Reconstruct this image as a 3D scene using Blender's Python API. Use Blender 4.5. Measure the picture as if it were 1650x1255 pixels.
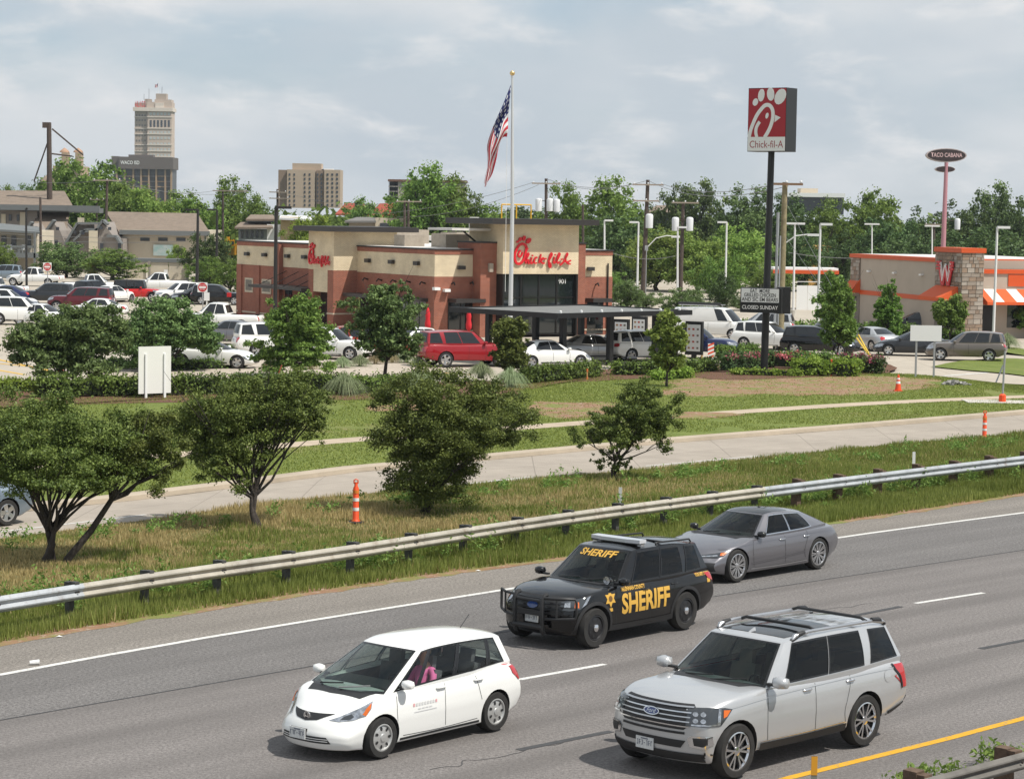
import bpy, bmesh, math, random
import numpy as np
from mathutils import Vector, Matrix
from mathutils.bvhtree import BVHTree
random.seed(7); RNG=np.random.default_rng(7)
for o in list(bpy.data.objects): bpy.data.objects.remove(o)
SC=bpy.context.scene; COL=SC.collection
# ---------------------------------------------------------------- camera
FPX=3800.0; CX=825.0; CY=627.5; HC=7.85; PIT=math.atan(282.5/FPX); ROLL=.016
cam=bpy.data.cameras.new('camera'); camo=bpy.data.objects.new('camera',cam); COL.objects.link(camo)
cam.sensor_width=36; cam.lens=36*FPX/1650; cam.clip_start=.5; cam.clip_end=9000
_cp,_sp,_cr,_sr=math.cos(PIT),math.sin(PIT),math.cos(ROLL),math.sin(ROLL)
_f=Vector((0,_cp,-_sp)); _u=Vector((0,_sp,_cp)); _r=Vector((1,0,0))
_r2=_r*_cr+_u*_sr; _u2=_u*_cr-_r*_sr
camo.matrix_world=Matrix(((_r2.x,_u2.x,-_f.x,0),(_r2.y,_u2.y,-_f.y,0),(_r2.z,_u2.z,-_f.z,HC),(0,0,0,1)))
SC.camera=camo
def ray(px,py):
    x=px-CX;y=py-CY; a=(x*_cr+y*_sr)/FPX; b=(-x*_sr+y*_cr)/FPX
    return Vector((a,_cp-b*_sp,-_sp-b*_cp))
def G(px,py,z=0.0):
    d=ray(px,py);t=(z-HC)/d.z; return Vector((d.x*t,d.y*t,z))
def D(px,py,Y):
    d=ray(px,py);t=Y/d.y; return Vector((d.x*t,Y,HC+d.z*t))
# ---------------------------------------------------------------- sky, sun
SUND=Vector((-.56,.30,-1.0)).normalized()      # the way sunlight travels
_el=math.asin(-SUND.z); _az=math.atan2(-SUND.x,-SUND.y)
W=bpy.data.worlds.new('World'); SC.world=W; W.use_nodes=True
_n=W.node_tree.nodes; _l=W.node_tree.links; _n.clear()
def nd(t,**k):
    n=_n.new(t)
    for a,b in k.items(): setattr(n,a,b)
    return n
_out=nd('ShaderNodeOutputWorld'); _bg=nd('ShaderNodeBackground'); _bg.inputs[1].default_value=.107
_sky=nd('ShaderNodeTexSky',sky_type='NISHITA',sun_disc=False); _sky.sun_elevation=_el; _sky.sun_rotation=_az; _sky.air_density=1.0; _sky.dust_density=.6
_tc=nd('ShaderNodeTexCoord'); _mp=nd('ShaderNodeMapping'); _mp.inputs['Scale'].default_value=(1,1,2.6)
_l.new(_tc.outputs['Generated'],_mp.inputs[0])
def wnoise(scale,detail,rough,lo,hi,dist=0):
    a=nd('ShaderNodeTexNoise'); a.inputs['Scale'].default_value=scale; a.inputs['Detail'].default_value=detail; a.inputs['Roughness'].default_value=rough; a.inputs['Distortion'].default_value=dist
    _l.new(_mp.outputs[0],a.inputs['Vector']); r=nd('ShaderNodeMapRange'); r.interpolation_type='SMOOTHSTEP'; r.inputs[1].default_value=lo; r.inputs[2].default_value=hi
    _l.new(a.outputs[0],r.inputs[0]); return r.outputs[0]
_c1=wnoise(7,6,.52,.36,.64,.25); _c2=wnoise(17,7,.58,.48,.74,.2); _c3=wnoise(5.0,4,.5,.42,.66)
def mixc(fac,a,b):
    m=nd('ShaderNodeMix',data_type='RGBA')
    if isinstance(fac,float): m.inputs[0].default_value=fac
    else: _l.new(fac,m.inputs[0])
    for s,v in ((6,a),(7,b)):
        if isinstance(v,tuple): m.inputs[s].default_value=(*v,1)
        else: _l.new(v,m.inputs[s])
    return m.outputs[2]
_hs=nd('ShaderNodeHueSaturation'); _hs.inputs['Saturation'].default_value=.9; _hs.inputs['Value'].default_value=1.0; _l.new(_sky.outputs[0],_hs.inputs['Color'])
_base=mixc(.62,_hs.outputs[0],(4.1,5.2,6.4))         # thin high overcast over the blue
_k1=mixc(_c1,_base,(6.7,7.0,7.25))
_k2=mixc(_c3,_k1,(5.2,5.8,6.35))
_k3=mixc(_c2,_k2,(7.7,7.75,7.8))
_l.new(_k3,_bg.inputs[0]); _l.new(_bg.outputs[0],_out.inputs[0])
_sl=bpy.data.lights.new('sun','SUN'); _sl.energy=4.9; _sl.angle=math.radians(.6); _sl.color=(1,.955,.88)
suno=bpy.data.objects.new('sun',_sl); COL.objects.link(suno); suno.rotation_euler=SUND.to_track_quat('-Z','Y').to_euler(); suno.location=(60,-20,90)
SC.render.engine='CYCLES'; SC.cycles.max_bounces=6; SC.cycles.diffuse_bounces=3; SC.cycles.glossy_bounces=3; SC.cycles.transmission_bounces=3; SC.cycles.transparent_max_bounces=10; SC.cycles.volume_bounces=0; SC.cycles.use_denoising=True
vs=SC.view_settings; vs.view_transform='Standard'; vs.look='None'; vs.exposure=0.0; vs.gamma=1; vs.use_curve_mapping=False
# ---------------------------------------------------------------- helpers: materials
MATS={}
def mat(name,col,rough=.6,metal=0.0,var=0.0,vscale=4.0,bump=0.0,bscale=40.0,spec=.5,coat=0.0,col2=None,emit=None,coord='Object',stretch=None,detail=5):
    if name in MATS: return MATS[name]
    m=bpy.data.materials.new(name); m.use_nodes=True; t=m.node_tree; b=t.nodes['Principled BSDF']
    b.inputs['Base Color'].default_value=(*col,1); b.inputs['Roughness'].default_value=rough; b.inputs['Metallic'].default_value=metal
    b.inputs['Specular IOR Level'].default_value=spec; b.inputs['Coat Weight'].default_value=coat
    if coat: b.inputs['Coat Roughness'].default_value=.02
    if emit: b.inputs['Emission Color'].default_value=(*emit[:3],1); b.inputs['Emission Strength'].default_value=emit[3]
    if var or bump:
        tc=t.nodes.new('ShaderNodeTexCoord'); src=tc.outputs[coord]
        if stretch:
            mp=t.nodes.new('ShaderNodeMapping'); mp.inputs['Scale'].default_value=stretch; t.links.new(src,mp.inputs[0]); src=mp.outputs[0]
    if var:
        n=t.nodes.new('ShaderNodeTexNoise'); n.inputs['Scale'].default_value=vscale; n.inputs['Detail'].default_value=detail; n.inputs['Roughness'].default_value=.62
        t.links.new(src,n.inputs['Vector']); r=t.nodes.new('ShaderNodeMapRange'); r.inputs[1].default_value=.3; r.inputs[2].default_value=.7; t.links.new(n.outputs[0],r.inputs[0])
        mx=t.nodes.new('ShaderNodeMix'); mx.data_type='RGBA'; t.links.new(r.outputs[0],mx.inputs[0])
        c2=col2 if col2 else tuple(c*(1+var) for c in col); c1=col if col2 else tuple(c*(1-var) for c in col)
        mx.inputs[6].default_value=(*c1,1); mx.inputs[7].default_value=(*c2,1); t.links.new(mx.outputs[2],b.inputs['Base Color'])
    if bump:
        n=t.nodes.new('ShaderNodeTexNoise'); n.inputs['Scale'].default_value=bscale; n.inputs['Detail'].default_value=4
        t.links.new(src,n.inputs['Vector']); bm_=t.nodes.new('ShaderNodeBump'); bm_.inputs['Strength'].default_value=bump; bm_.inputs['Distance'].default_value=.05
        t.links.new(n.outputs[0],bm_.inputs['Height']); t.links.new(bm_.outputs[0],b.inputs['Normal'])
    MATS[name]=m; return m
def glass(name,tint,gl=.9):
    if name in MATS: return MATS[name]
    m=bpy.data.materials.new(name); m.use_nodes=True; t=m.node_tree; t.nodes.clear(); o=t.nodes.new('ShaderNodeOutputMaterial')
    tr=t.nodes.new('ShaderNodeBsdfTransparent'); tr.inputs[0].default_value=(*tint,1); g=t.nodes.new('ShaderNodeBsdfGlossy'); g.inputs['Roughness'].default_value=.03; g.inputs[0].default_value=(gl,gl,gl,1)
    lw0=t.nodes.new('ShaderNodeLayerWeight'); pw=t.nodes.new('ShaderNodeMath'); pw.operation='POWER'; pw.inputs[1].default_value=4.5; t.links.new(lw0.outputs['Facing'],pw.inputs[0]); lw=t.nodes.new('ShaderNodeMath'); lw.operation='MULTIPLY_ADD'; lw.inputs[1].default_value=.85; lw.inputs[2].default_value=.038; t.links.new(pw.outputs[0],lw.inputs[0]); mx=t.nodes.new('ShaderNodeMixShader')
    t.links.new(lw.outputs[0],mx.inputs[0]); t.links.new(tr.outputs[0],mx.inputs[1]); t.links.new(g.outputs[0],mx.inputs[2]); t.links.new(mx.outputs[0],o.inputs[0])
    MATS[name]=m; return m
def brickmat(name,c1,c2,mortar,bw=.205,bh=.0735,scale=1.0,ax='side'):
    # courses follow the wall: u = distance along the wall, v = height (Generated from object space)
    if name in MATS: return MATS[name]
    m=bpy.data.materials.new(name); m.use_nodes=True; t=m.node_tree; b=t.nodes['Principled BSDF']; b.inputs['Roughness'].default_value=.85
    tc=t.nodes.new('ShaderNodeTexCoord'); sx=t.nodes.new('ShaderNodeSeparateXYZ'); t.links.new(tc.outputs['Object'],sx.inputs[0])
    ad=t.nodes.new('ShaderNodeMath'); ad.operation='ADD'; t.links.new(sx.outputs[0],ad.inputs[0]); t.links.new(sx.outputs[1],ad.inputs[1])
    cb=t.nodes.new('ShaderNodeCombineXYZ'); t.links.new(ad.outputs[0],cb.inputs[0]); t.links.new(sx.outputs[2],cb.inputs[1])
    br=t.nodes.new('ShaderNodeTexBrick'); br.inputs['Scale'].default_value=1; br.inputs['Brick Width'].default_value=bw; br.inputs['Row Height'].default_value=bh; br.inputs['Mortar Size'].default_value=.011; br.inputs['Mortar Smooth'].default_value=.3
    br.inputs['Color1'].default_value=(*c1,1); br.inputs['Color2'].default_value=(*c2,1); br.inputs['Mortar'].default_value=(*mortar,1); br.inputs['Bias'].default_value=-.1
    t.links.new(cb.outputs[0],br.inputs['Vector'])
    n=t.nodes.new('ShaderNodeTexNoise'); n.inputs['Scale'].default_value=.9; n.inputs['Detail'].default_value=6; t.links.new(tc.outputs['Object'],n.inputs['Vector'])
    mx=t.nodes.new('ShaderNodeMix'); mx.data_type='RGBA'; mx.blend_type='MULTIPLY'; mx.inputs[0].default_value=.35
    cr=t.nodes.new('ShaderNodeMapRange'); cr.inputs[1].default_value=.3; cr.inputs[2].default_value=.7; cr.inputs[3].default_value=.6; cr.inputs[4].default_value=1.25; t.links.new(n.outputs[0],cr.inputs[0])
    t.links.new(br.outputs[0],mx.inputs[6]); t.links.new(cr.outputs[0],mx.inputs[7]); t.links.new(mx.outputs[2],b.inputs['Base Color'])
    bp=t.nodes.new('ShaderNodeBump'); bp.inputs['Strength'].default_value=.6; bp.inputs['Distance'].default_value=.01; bp.invert=True; t.links.new(br.outputs['Fac'],bp.inputs['Height']); t.links.new(bp.outputs[0],b.inputs['Normal'])
    MATS[name]=m; return m
def leafmat(name,dark,light,trans=.35):
    if name in MATS: return MATS[name]
    m=bpy.data.materials.new(name); m.use_nodes=True; t=m.node_tree; t.nodes.clear(); o=t.nodes.new('ShaderNodeOutputMaterial')
    a=t.nodes.new('ShaderNodeAttribute'); a.attribute_name='rnd'; oi=t.nodes.new('ShaderNodeObjectInfo')
    mx=t.nodes.new('ShaderNodeMix'); mx.data_type='RGBA'; t.links.new(a.outputs['Fac'],mx.inputs[0]); mx.inputs[6].default_value=(*dark,1); mx.inputs[7].default_value=(*light,1)
    hs=t.nodes.new('ShaderNodeHueSaturation'); r1=t.nodes.new('ShaderNodeMapRange'); r1.inputs[3].default_value=.485; r1.inputs[4].default_value=.515; t.links.new(oi.outputs['Random'],r1.inputs[0]); t.links.new(r1.outputs[0],hs.inputs['Hue'])
    r2=t.nodes.new('ShaderNodeMapRange'); r2.inputs[3].default_value=.82; r2.inputs[4].default_value=1.16; t.links.new(oi.outputs['Random'],r2.inputs[0]); t.links.new(r2.outputs[0],hs.inputs['Value']); t.links.new(mx.outputs[2],hs.inputs['Color'])
    p=t.nodes.new('ShaderNodeBsdfPrincipled'); p.inputs['Roughness'].default_value=.5; p.inputs['Specular IOR Level'].default_value=.2; t.links.new(hs.outputs[0],p.inputs['Base Color'])
    tr=t.nodes.new('ShaderNodeBsdfTranslucent'); t.links.new(hs.outputs[0],tr.inputs[0]); ms=t.nodes.new('ShaderNodeMixShader'); ms.inputs[0].default_value=trans
    t.links.new(p.outputs[0],ms.inputs[1]); t.links.new(tr.outputs[0],ms.inputs[2]); t.links.new(ms.outputs[0],o.inputs[0]); MATS[name]=m; return m
# ---------------------------------------------------------------- helpers: mesh builder and objects
class MB:
    def __init__(s): s.v=[]; s.f=[]
    def add(s,vs,fs):
        o=len(s.v); s.v+= [tuple(p) for p in vs]; s.f+=[tuple(i+o for i in f) for f in fs]; return s
    def box(s,c,d,rz=0,rx=0,ry=0):
        M=Matrix.Rotation(rz,3,'Z')@Matrix.Rotation(ry,3,'Y')@Matrix.Rotation(rx,3,'X') if (rz or rx or ry) else None
        vs=[]
        for x in (-.5,.5):
            for y in (-.5,.5):
                for z in (-.5,.5):
                    p=Vector((x*d[0],y*d[1],z*d[2])); p=M@p if M else p; vs.append((p.x+c[0],p.y+c[1],p.z+c[2]))
        return s.add(vs,[(0,1,3,2),(4,6,7,5),(0,4,5,1),(2,3,7,6),(0,2,6,4),(1,5,7,3)])
    def b2(s,lo,hi): return s.box([(a+b)/2 for a,b in zip(lo,hi)],[abs(b-a) for a,b in zip(lo,hi)])
    def tube(s,pts,r,n=8,caps=True):
        pts=[Vector(p) for p in pts]; rs=r if isinstance(r,(list,tuple)) else [r]*len(pts); o=len(s.v); prev=None
        for i,p in enumerate(pts):
            d=(pts[min(i+1,len(pts)-1)]-pts[max(i-1,0)]).normalized()
            if prev is None:
                a=Vector((1,0,0)) if abs(d.x)<.8 else Vector((0,1,0)); e1=d.cross(a).normalized()
            else: e1=(prev-d*prev.dot(d)).normalized()
            prev=e1; e2=d.cross(e1)
            for k in range(n):
                t=2*math.pi*k/n; q=p+(e1*math.cos(t)+e2*math.sin(t))*rs[i]; s.v.append((q.x,q.y,q.z))
        for i in range(len(pts)-1):
            for k in range(n): a=o+i*n+k; b=o+i*n+(k+1)%n; s.f.append((a,b,b+n,a+n))
        if caps: s.f.append(tuple(o+k for k in range(n))[::-1]); s.f.append(tuple(o+(len(pts)-1)*n+k for k in range(n)))
        return s
    def lathe(s,prof,n=24,c=(0,0,0),axis='Z'):
        o=len(s.v)
        for r,h in prof:
            for k in range(n):
                t=2*math.pi*k/n; a,b=r*math.cos(t),r*math.sin(t)
                p={'Z':(a,b,h),'Y':(a,h,b),'X':(h,a,b)}[axis]; s.v.append((p[0]+c[0],p[1]+c[1],p[2]+c[2]))
        for i in range(len(prof)-1):
            for k in range(n): a=o+i*n+k; b=o+i*n+(k+1)%n; s.f.append((a,b,b+n,a+n) if axis!='Y' else (b,a,a+n,b+n))
        return s
    def prism(s,poly,z0,z1,M=None):
        n=len(poly); vs=[Vector((x,y,z0)) for x,y in poly]+[Vector((x,y,z1)) for x,y in poly]
        if M is not None: vs=[M@p for p in vs]
        return s.add(vs,[tuple(range(n))[::-1],tuple(range(n,2*n))]+[(i,(i+1)%n,n+(i+1)%n,n+i) for i in range(n)])
    def sheet(s,a,b):
        n=len(a); return s.add(list(a)+list(b),[(i,i+1,n+i+1,n+i) for i in range(n-1)])
    def mesh(s,name):
        me=bpy.data.meshes.new(name); me.from_pydata(s.v,[],s.f); me.update(); return me
def link(name,me,m=None,parent=None,smooth=None,loc=None,rz=None):
    o=bpy.data.objects.new(name,me); COL.objects.link(o)
    if m is not None and me is not None:
        if not me.materials: me.materials.append(m)
        elif me.materials[0]!=m: o.material_slots[0].link='OBJECT'; o.material_slots[0].material=m
    if parent is not None: o.parent=parent
    if smooth: shade(me,smooth)
    if loc is not None: o.location=loc
    if rz is not None: o.rotation_euler[2]=rz
    return o
def shade(me,ang):
    me.polygons.foreach_set('use_smooth',[True]*len(me.polygons))
    try: me.set_sharp_from_angle(angle=math.radians(ang))
    except Exception: pass
def P(name,mb,m,parent,smooth=None,loc=None,rz=None,label=None):
    o=link(name,mb.mesh(name) if isinstance(mb,MB) else mb,m,parent,smooth,loc,rz)
    if label: o['label']=label
    return o
def tag(o,label,cat,group=None):
    o['label']=label; o['category']=cat
    if group: o['group']=group
    return o
def thing(name,label,cat,loc=(0,0,0),rz=0,group=None):
    o=bpy.data.objects.new(name,None); COL.objects.link(o); o.location=loc; o.rotation_euler[2]=rz; o.empty_display_size=.2
    return tag(o,label,cat,group)
def struct(name,mb,m,smooth=None):
    o=P(name,mb,m,None,smooth); o['kind']='structure'; return o
KIDS={}
def copy_tree(o,parent=None):
    c=o.copy(); COL.objects.link(c); c.parent=parent
    for ch in o.children: copy_tree(ch,c)
    return c
def npmesh(name,V,F,rnd=None):
    V=np.asarray(V,np.float32); F=np.asarray(F,np.int32); k=F.shape[1]
    me=bpy.data.meshes.new(name); me.vertices.add(len(V)); me.vertices.foreach_set('co',V.ravel())
    me.loops.add(F.size); me.loops.foreach_set('vertex_index',F.ravel()); me.polygons.add(len(F)); me.polygons.foreach_set('loop_start',np.arange(len(F),dtype=np.int32)*k)
    me.update(calc_edges=True)
    if rnd is not None:
        a=me.attributes.new('rnd','FLOAT','POINT'); a.data.foreach_set('value',np.asarray(rnd,np.float32))
    return me
def text_mesh(s,size=1.0,offset=0.0,extrude=0.0,shear=0.0,space=1.0,align='CENTER'):
    cu=bpy.data.curves.new('t','FONT'); cu.body=s; cu.size=size; cu.offset=offset; cu.extrude=extrude; cu.shear=shear; cu.space_character=space; cu.align_x=align; cu.align_y='CENTER'; cu.resolution_u=3
    o=bpy.data.objects.new('t',cu); COL.objects.link(o); dg=bpy.context.evaluated_depsgraph_get(); me=bpy.data.meshes.new_from_object(o.evaluated_get(dg)); bpy.data.objects.remove(o); bpy.data.curves.remove(cu)
    return me
def frame_matrix(origin,u,up):
    u=Vector(u).normalized(); up=Vector(up).normalized(); n=u.cross(up)
    return Matrix(((u.x,up.x,n.x,origin[0]),(u.y,up.y,n.y,origin[1]),(u.z,up.z,n.z,origin[2]),(0,0,0,1)))
def put_text(name,s,size,m,parent,origin,u=(1,0,0),up=(0,0,1),width=None,**k):
    me=text_mesh(s,size,**k)
    if width:
        xs=[v.co.x for v in me.vertices]; w=max(xs)-min(xs); me.transform(Matrix.Diagonal((width/w,1,1,1)))
    me.transform(frame_matrix(origin,u,up)); return link(name,me,m,parent)
def smooth_poly(pts,n=6):
    pts=[Vector(p) for p in pts]; out=[]
    for i in range(len(pts)-1):
        p0=pts[max(i-1,0)];p1=pts[i];p2=pts[i+1];p3=pts[min(i+2,len(pts)-1)]
        for k in range(n):
            t=k/n; out.append(.5*((2*p1)+(p2-p0)*t+(2*p0-5*p1+4*p2-p3)*t*t+(3*p1-p0-3*p2+p3)*t**3))
    return out+[pts[-1]]
def interp(tab,x):
    if x<=tab[0][0]: return tab[0][1]
    for (a,b),(c,d) in zip(tab,tab[1:]):
        if x<=c: return b+(d-b)*(x-a)/(c-a)
    return tab[-1][1]
def sinterp(tab,x):
    if x<=tab[0][0]: return tab[0][1]
    for i,((a,b),(c,d)) in enumerate(zip(tab,tab[1:])):
        if x<=c:
            h=c-a; t=(x-a)/h
            def sl(j):
                if j<=0 or j>=len(tab)-1: return None
                return (tab[j+1][1]-tab[j-1][1])/(tab[j+1][0]-tab[j-1][0])
            m0=sl(i); m1=sl(i+1); s=(d-b)/h; m0=s if m0 is None else m0; m1=s if m1 is None else m1
            if m0*s<=0: m0=0
            if m1*s<=0: m1=0
            m0=max(-3*abs(s),min(3*abs(s),m0)); m1=max(-3*abs(s),min(3*abs(s),m1))
            return (2*t**3-3*t*t+1)*b+(t**3-2*t*t+t)*h*m0+(-2*t**3+3*t*t)*d+(t**3-t*t)*h*m1
    return tab[-1][1]
def lerp(a,b,t): return a+(b-a)*t
def sstep(a,b,x):
    t=max(0,min(1,(x-a)/(b-a))); return t*t*(3-2*t)
# ================================================================ vehicles
def paint(name,col,metal=0.0,rough=.38):
    return mat('paint_'+name,col,rough,metal,spec=.5 if metal else .12,coat=1.0)
BLK=mat('black_plastic',(.018,.018,.019),.55); TRIM=mat('gloss_black',(.012,.012,.013),.25)
RUB=mat('tyre_rubber',(.022,.021,.02),.85,var=.25,vscale=9); CHR=mat('chrome',(.75,.75,.76),.12,1.0); ALU=mat('alloy',(.58,.58,.59),.28,.9)
HUBC=mat('hubcap_silver',(.50,.50,.49),.4,.5); STEELW=mat('steel_wheel_black',(.02,.02,.022),.4,.2)
GDARK=mat('window_dark',(.012,.014,.016),.06,spec=.7); LENS=mat('lamp_lens',(.50,.51,.53),.16,.85,var=.5,vscale=14); LENSD=mat('lamp_dark',(.05,.055,.06),.08,.3,coat=1.0)
AMB=mat('amber_lens',(.65,.14,.02),.2); REDL=mat('red_lens',(.45,.008,.012),.15,coat=1.0); PLATE=mat('plate_white',(.62,.63,.62),.5,var=.12,vscale=30); PLTX=mat('plate_mark',(.12,.13,.17),.5)
CABIN=mat('interior_dark',(.03,.03,.032),.9); SEATM=mat('seat_grey',(.10,.10,.105),.9,var=.15,vscale=8); SEATB=mat('seat_beige',(.34,.30,.25),.9)
GCLR=glass('glass_clear',(.46,.54,.51)); GTINT=glass('glass_tint',(.10,.115,.11)); GMID=glass('glass_mid',(.30,.34,.33)); SEAM=mat('panel_gap',(.01,.01,.01),.8)
def box_lattice(nx,ny,nz,fn):
    idx={}; V=[]; F=[]
    def vid(i,j,k):
        key=(i,j,k)
        if key not in idx: idx[key]=len(V); V.append(fn(i/nx,2*j/ny-1,k/nz))
        return idx[key]
    for i in range(nx):
        for j in range(ny):
            F.append((vid(i,j,nz),vid(i+1,j,nz),vid(i+1,j+1,nz),vid(i,j+1,nz))); F.append((vid(i,j,0),vid(i,j+1,0),vid(i+1,j+1,0),vid(i+1,j,0)))
    for i in range(nx):
        for k in range(nz):
            F.append((vid(i,0,k),vid(i+1,0,k),vid(i+1,0,k+1),vid(i,0,k+1))); F.append((vid(i,ny,k),vid(i,ny,k+1),vid(i+1,ny,k+1),vid(i+1,ny,k)))
    for j in range(ny):
        for k in range(nz):
            F.append((vid(nx,j,k),vid(nx,j+1,k),vid(nx,j+1,k+1),vid(nx,j,k+1))); F.append((vid(0,j,k),vid(0,j,k+1),vid(0,j+1,k+1),vid(0,j+1,k)))
    return V,F
def eval_mods(o,name):
    dg=bpy.context.evaluated_depsgraph_get(); me=bpy.data.meshes.new_from_object(o.evaluated_get(dg)); me.name=name
    old=o.data; bpy.data.objects.remove(o); bpy.data.meshes.remove(old); return me
def boolean_cut(me,cutters,cmat):
    o=link('tmp',me); tmp=[]
    for mb in cutters:
        c=link('cut',mb.mesh('cut'),cmat); bm=bmesh.new(); bm.from_mesh(c.data); bmesh.ops.recalc_face_normals(bm,faces=bm.faces); bm.to_mesh(c.data); bm.free()
        m=o.modifiers.new('b','BOOLEAN'); m.operation='DIFFERENCE'; m.object=c; m.solver='EXACT'; m.material_mode='TRANSFER'; tmp.append(c)
    bpy.context.view_layer.update(); r=eval_mods(o,me.name)
    for c in tmp: d=c.data; bpy.data.objects.remove(c); bpy.data.meshes.remove(d)
    return r
class Car:
    """lofted car body: S holds lengths in metres, x forward, y to the car's left, z up"""
    def __init__(s,S,quality=1):
        s.S=S; s.q=quality; s.Lf=S['nose']; s.Lr=S['tail']; s.hw=S['w']/2
    def tub(s):
        S=s.S; Lf,Lr,hw=s.Lf,s.Lr,s.hw; pf=S.get('plan_f',.16); pr=S.get('plan_r',.12); cr=S.get('crown',.05)
        fas=S.get('fascia_f',[(0,.10),(.2,.02),(.5,0),(.8,.05),(1,.16)]); far=S.get('fascia_r',[(0,.10),(.25,.02),(.5,0),(.8,.05),(1,.12)]); side=S.get('side',[(0,.945),(.2,.975),(.5,1.0),(.75,.985),(.92,.955),(1,.93)])
        def fn(u,v,w):
            # denser stations near the ends
            uu=u+.06*math.sin(2*math.pi*u)*-1; x=lerp(Lr,Lf,uu); zt=sinterp(S['top'],x); zb=interp(S['bot'],x); av=abs(v)
            ztv=zt-cr*av**3.0-S.get('crown2',0)*av**2*sstep(S['cowl'],S['cowl']+.3,x); z=lerp(zb,ztv,w)
            plan=1-pf*max(0,(x-(Lf-1.05))/1.05)**2.4-pr*max(0,((Lr+.9)-x)/.9)**2.4
            vv=v*(1+.0*av); y=vv*hw*plan*interp(side,w)
            f=sstep(.80,1,uu); r=sstep(.20,0,uu)
            x-=f*(S.get('bow_f',.20)*av**2.6+interp(fas,w)); x+=r*(S.get('bow_r',.12)*av**2.6+interp(far,w)); return (x,y,z)
        n=(40,16,12) if s.q else (24,10,8)
        V,F=box_lattice(*n,fn); me=bpy.data.meshes.new('body'); me.from_pydata(V,[],F); me.update()
        bm=bmesh.new(); bm.from_mesh(me); bmesh.ops.recalc_face_normals(bm,faces=bm.faces); bm.to_mesh(me); bm.free()
        me.materials.append(s.paint)
        o=link('tmp',me); b=o.modifiers.new('b','BEVEL'); b.width=S.get('bevel',.055); b.segments=3; b.limit_method='ANGLE'; b.angle_limit=math.radians(38)
        bpy.context.view_layer.update(); me=eval_mods(o,'body')
        cuts=[]; R=S['R']
        for x in (S['xf'],S['xr']):
            for sg in (1,-1):
                mb=MB(); ra=R*S.get('arch',1.13); mb.lathe([(0.0001,sg*(hw-.42)),(ra,sg*(hw-.42)),(ra,sg*(hw+.3)),(0.0001,sg*(hw+.3))],28 if s.q else 16,(x,0,R*1.0),'Y'); cuts.append(mb)
        if S.get('cavity'):
            x0,x1,z0=S['cavity']; zz=sinterp(S['top'],(x0+x1)/2); mb=MB(); mb.b2((x0,-hw*.80,z0),(x1,hw*.80,zz+.5)); cuts.append(mb)
        if S.get('bed'):
            x0,x1,z0=S['bed']; mb=MB(); mb.b2((x0,-hw*.78,z0),(x1,hw*.78,3)); cuts.append(mb)
        me=boolean_cut(me,cuts,BLK if not S.get('cavity') else CABIN); shade(me,32); return me
    # greenhouse
    def wr(s,a): return s.S['roof_hw']*(1-.06*abs(2*a-1)**3-s.S.get('roof_taper',0)*max(0,.5-a)*2)
    def wb(s,a): return s.S['belt_hw']*(1-s.S.get('belt_taper_f',.03)*max(0,a-.6)/.4-s.S.get('belt_taper_r',.06)*max(0,.35-a)/.35)
    def R(s,a,v):
        S=s.S; xr=S['hdr_r']+.10*abs(v)**2.2; xf=S['hdr_f']-.12*abs(v)**2.2; x=lerp(xr,xf,a); z=sinterp(S['roof'],x)-S.get('roof_crown',.05)*abs(v)**2.4; return Vector((x,v*s.wr(a),z))
    def B(s,a,v):
        S=s.S; xr=S['base_r']+S.get('sweep_r',.14)*abs(v)**2.2; xf=S['base_f']-S.get('sweep_f',.34)*abs(v)**2.0; x=lerp(xr,xf,a); z=sinterp(S['belt'],x)-.0*abs(v); return Vector((x,v*s.wb(a),z))
    def side(s,a,t,sg,off=0):
        b=s.B(a,sg);r=s.R(a,sg); p=b.lerp(r,t) if t>=0 else b+Vector((0,-sg*.01,t*.6)); p.y+=sg*(s.S.get('bulge',.03)*math.sin(math.pi*max(0,min(1,t)))*min(1,6*a,6*(1-a))+off); return p
    def front(s,v,t,off=0):
        p=s.B(1,v).lerp(s.R(1,v),t) if t>=0 else s.B(1,v)+Vector((0,0,t*.6)); p.x+=.035*math.sin(math.pi*max(0,t))*(1-v**4)+off*.7; p.z+=off*.7; return p
    def rear(s,v,t,off=0):
        p=s.B(0,v).lerp(s.R(0,v),t) if t>=0 else s.B(0,v)+Vector((0,0,t*.6)); p.x-=.03*math.sin(math.pi*max(0,t))*(1-v**4)+off*.8; p.z+=off*.5; return p
    def patch(s,fn,q,off,nu=8,nv=5,mb=None):
        # q: corners (s,t): bottom-left, bottom-right, top-right, top-left
        mb=mb or MB(); V=[]; (a,b,c,d)=q
        for j in range(nv+1):
            for i in range(nu+1):
                u=i/nu;w=j/nv; sx=lerp(lerp(a[0],b[0],u),lerp(d[0],c[0],u),w); ty=lerp(lerp(a[1],b[1],u),lerp(d[1],c[1],u),w); V.append(fn(sx,ty,off))
        n=nu+1; mb.add(V,[(j*n+i,j*n+i+1,(j+1)*n+i+1,(j+1)*n+i) for j in range(nv) for i in range(nu)]); return mb
    def ring(s,fn,q,off,w,mb):
        # frame strip around a window
        (a,b,c,d)=q
        def inn(p,q1,q2): return p
        cs=[a,b,c,d]; k=[]
        cx=sum(p[0] for p in cs)/4; cy=sum(p[1] for p in cs)/4
        for p in cs: k.append((p[0]+math.copysign(w[0],cx-p[0]),p[1]+math.copysign(w[1],cy-p[1])))
        for i in range(4):
            j=(i+1)%4; s.patch(fn,(cs[i],cs[j],k[j],k[i]),off,8,1,mb)
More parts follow.
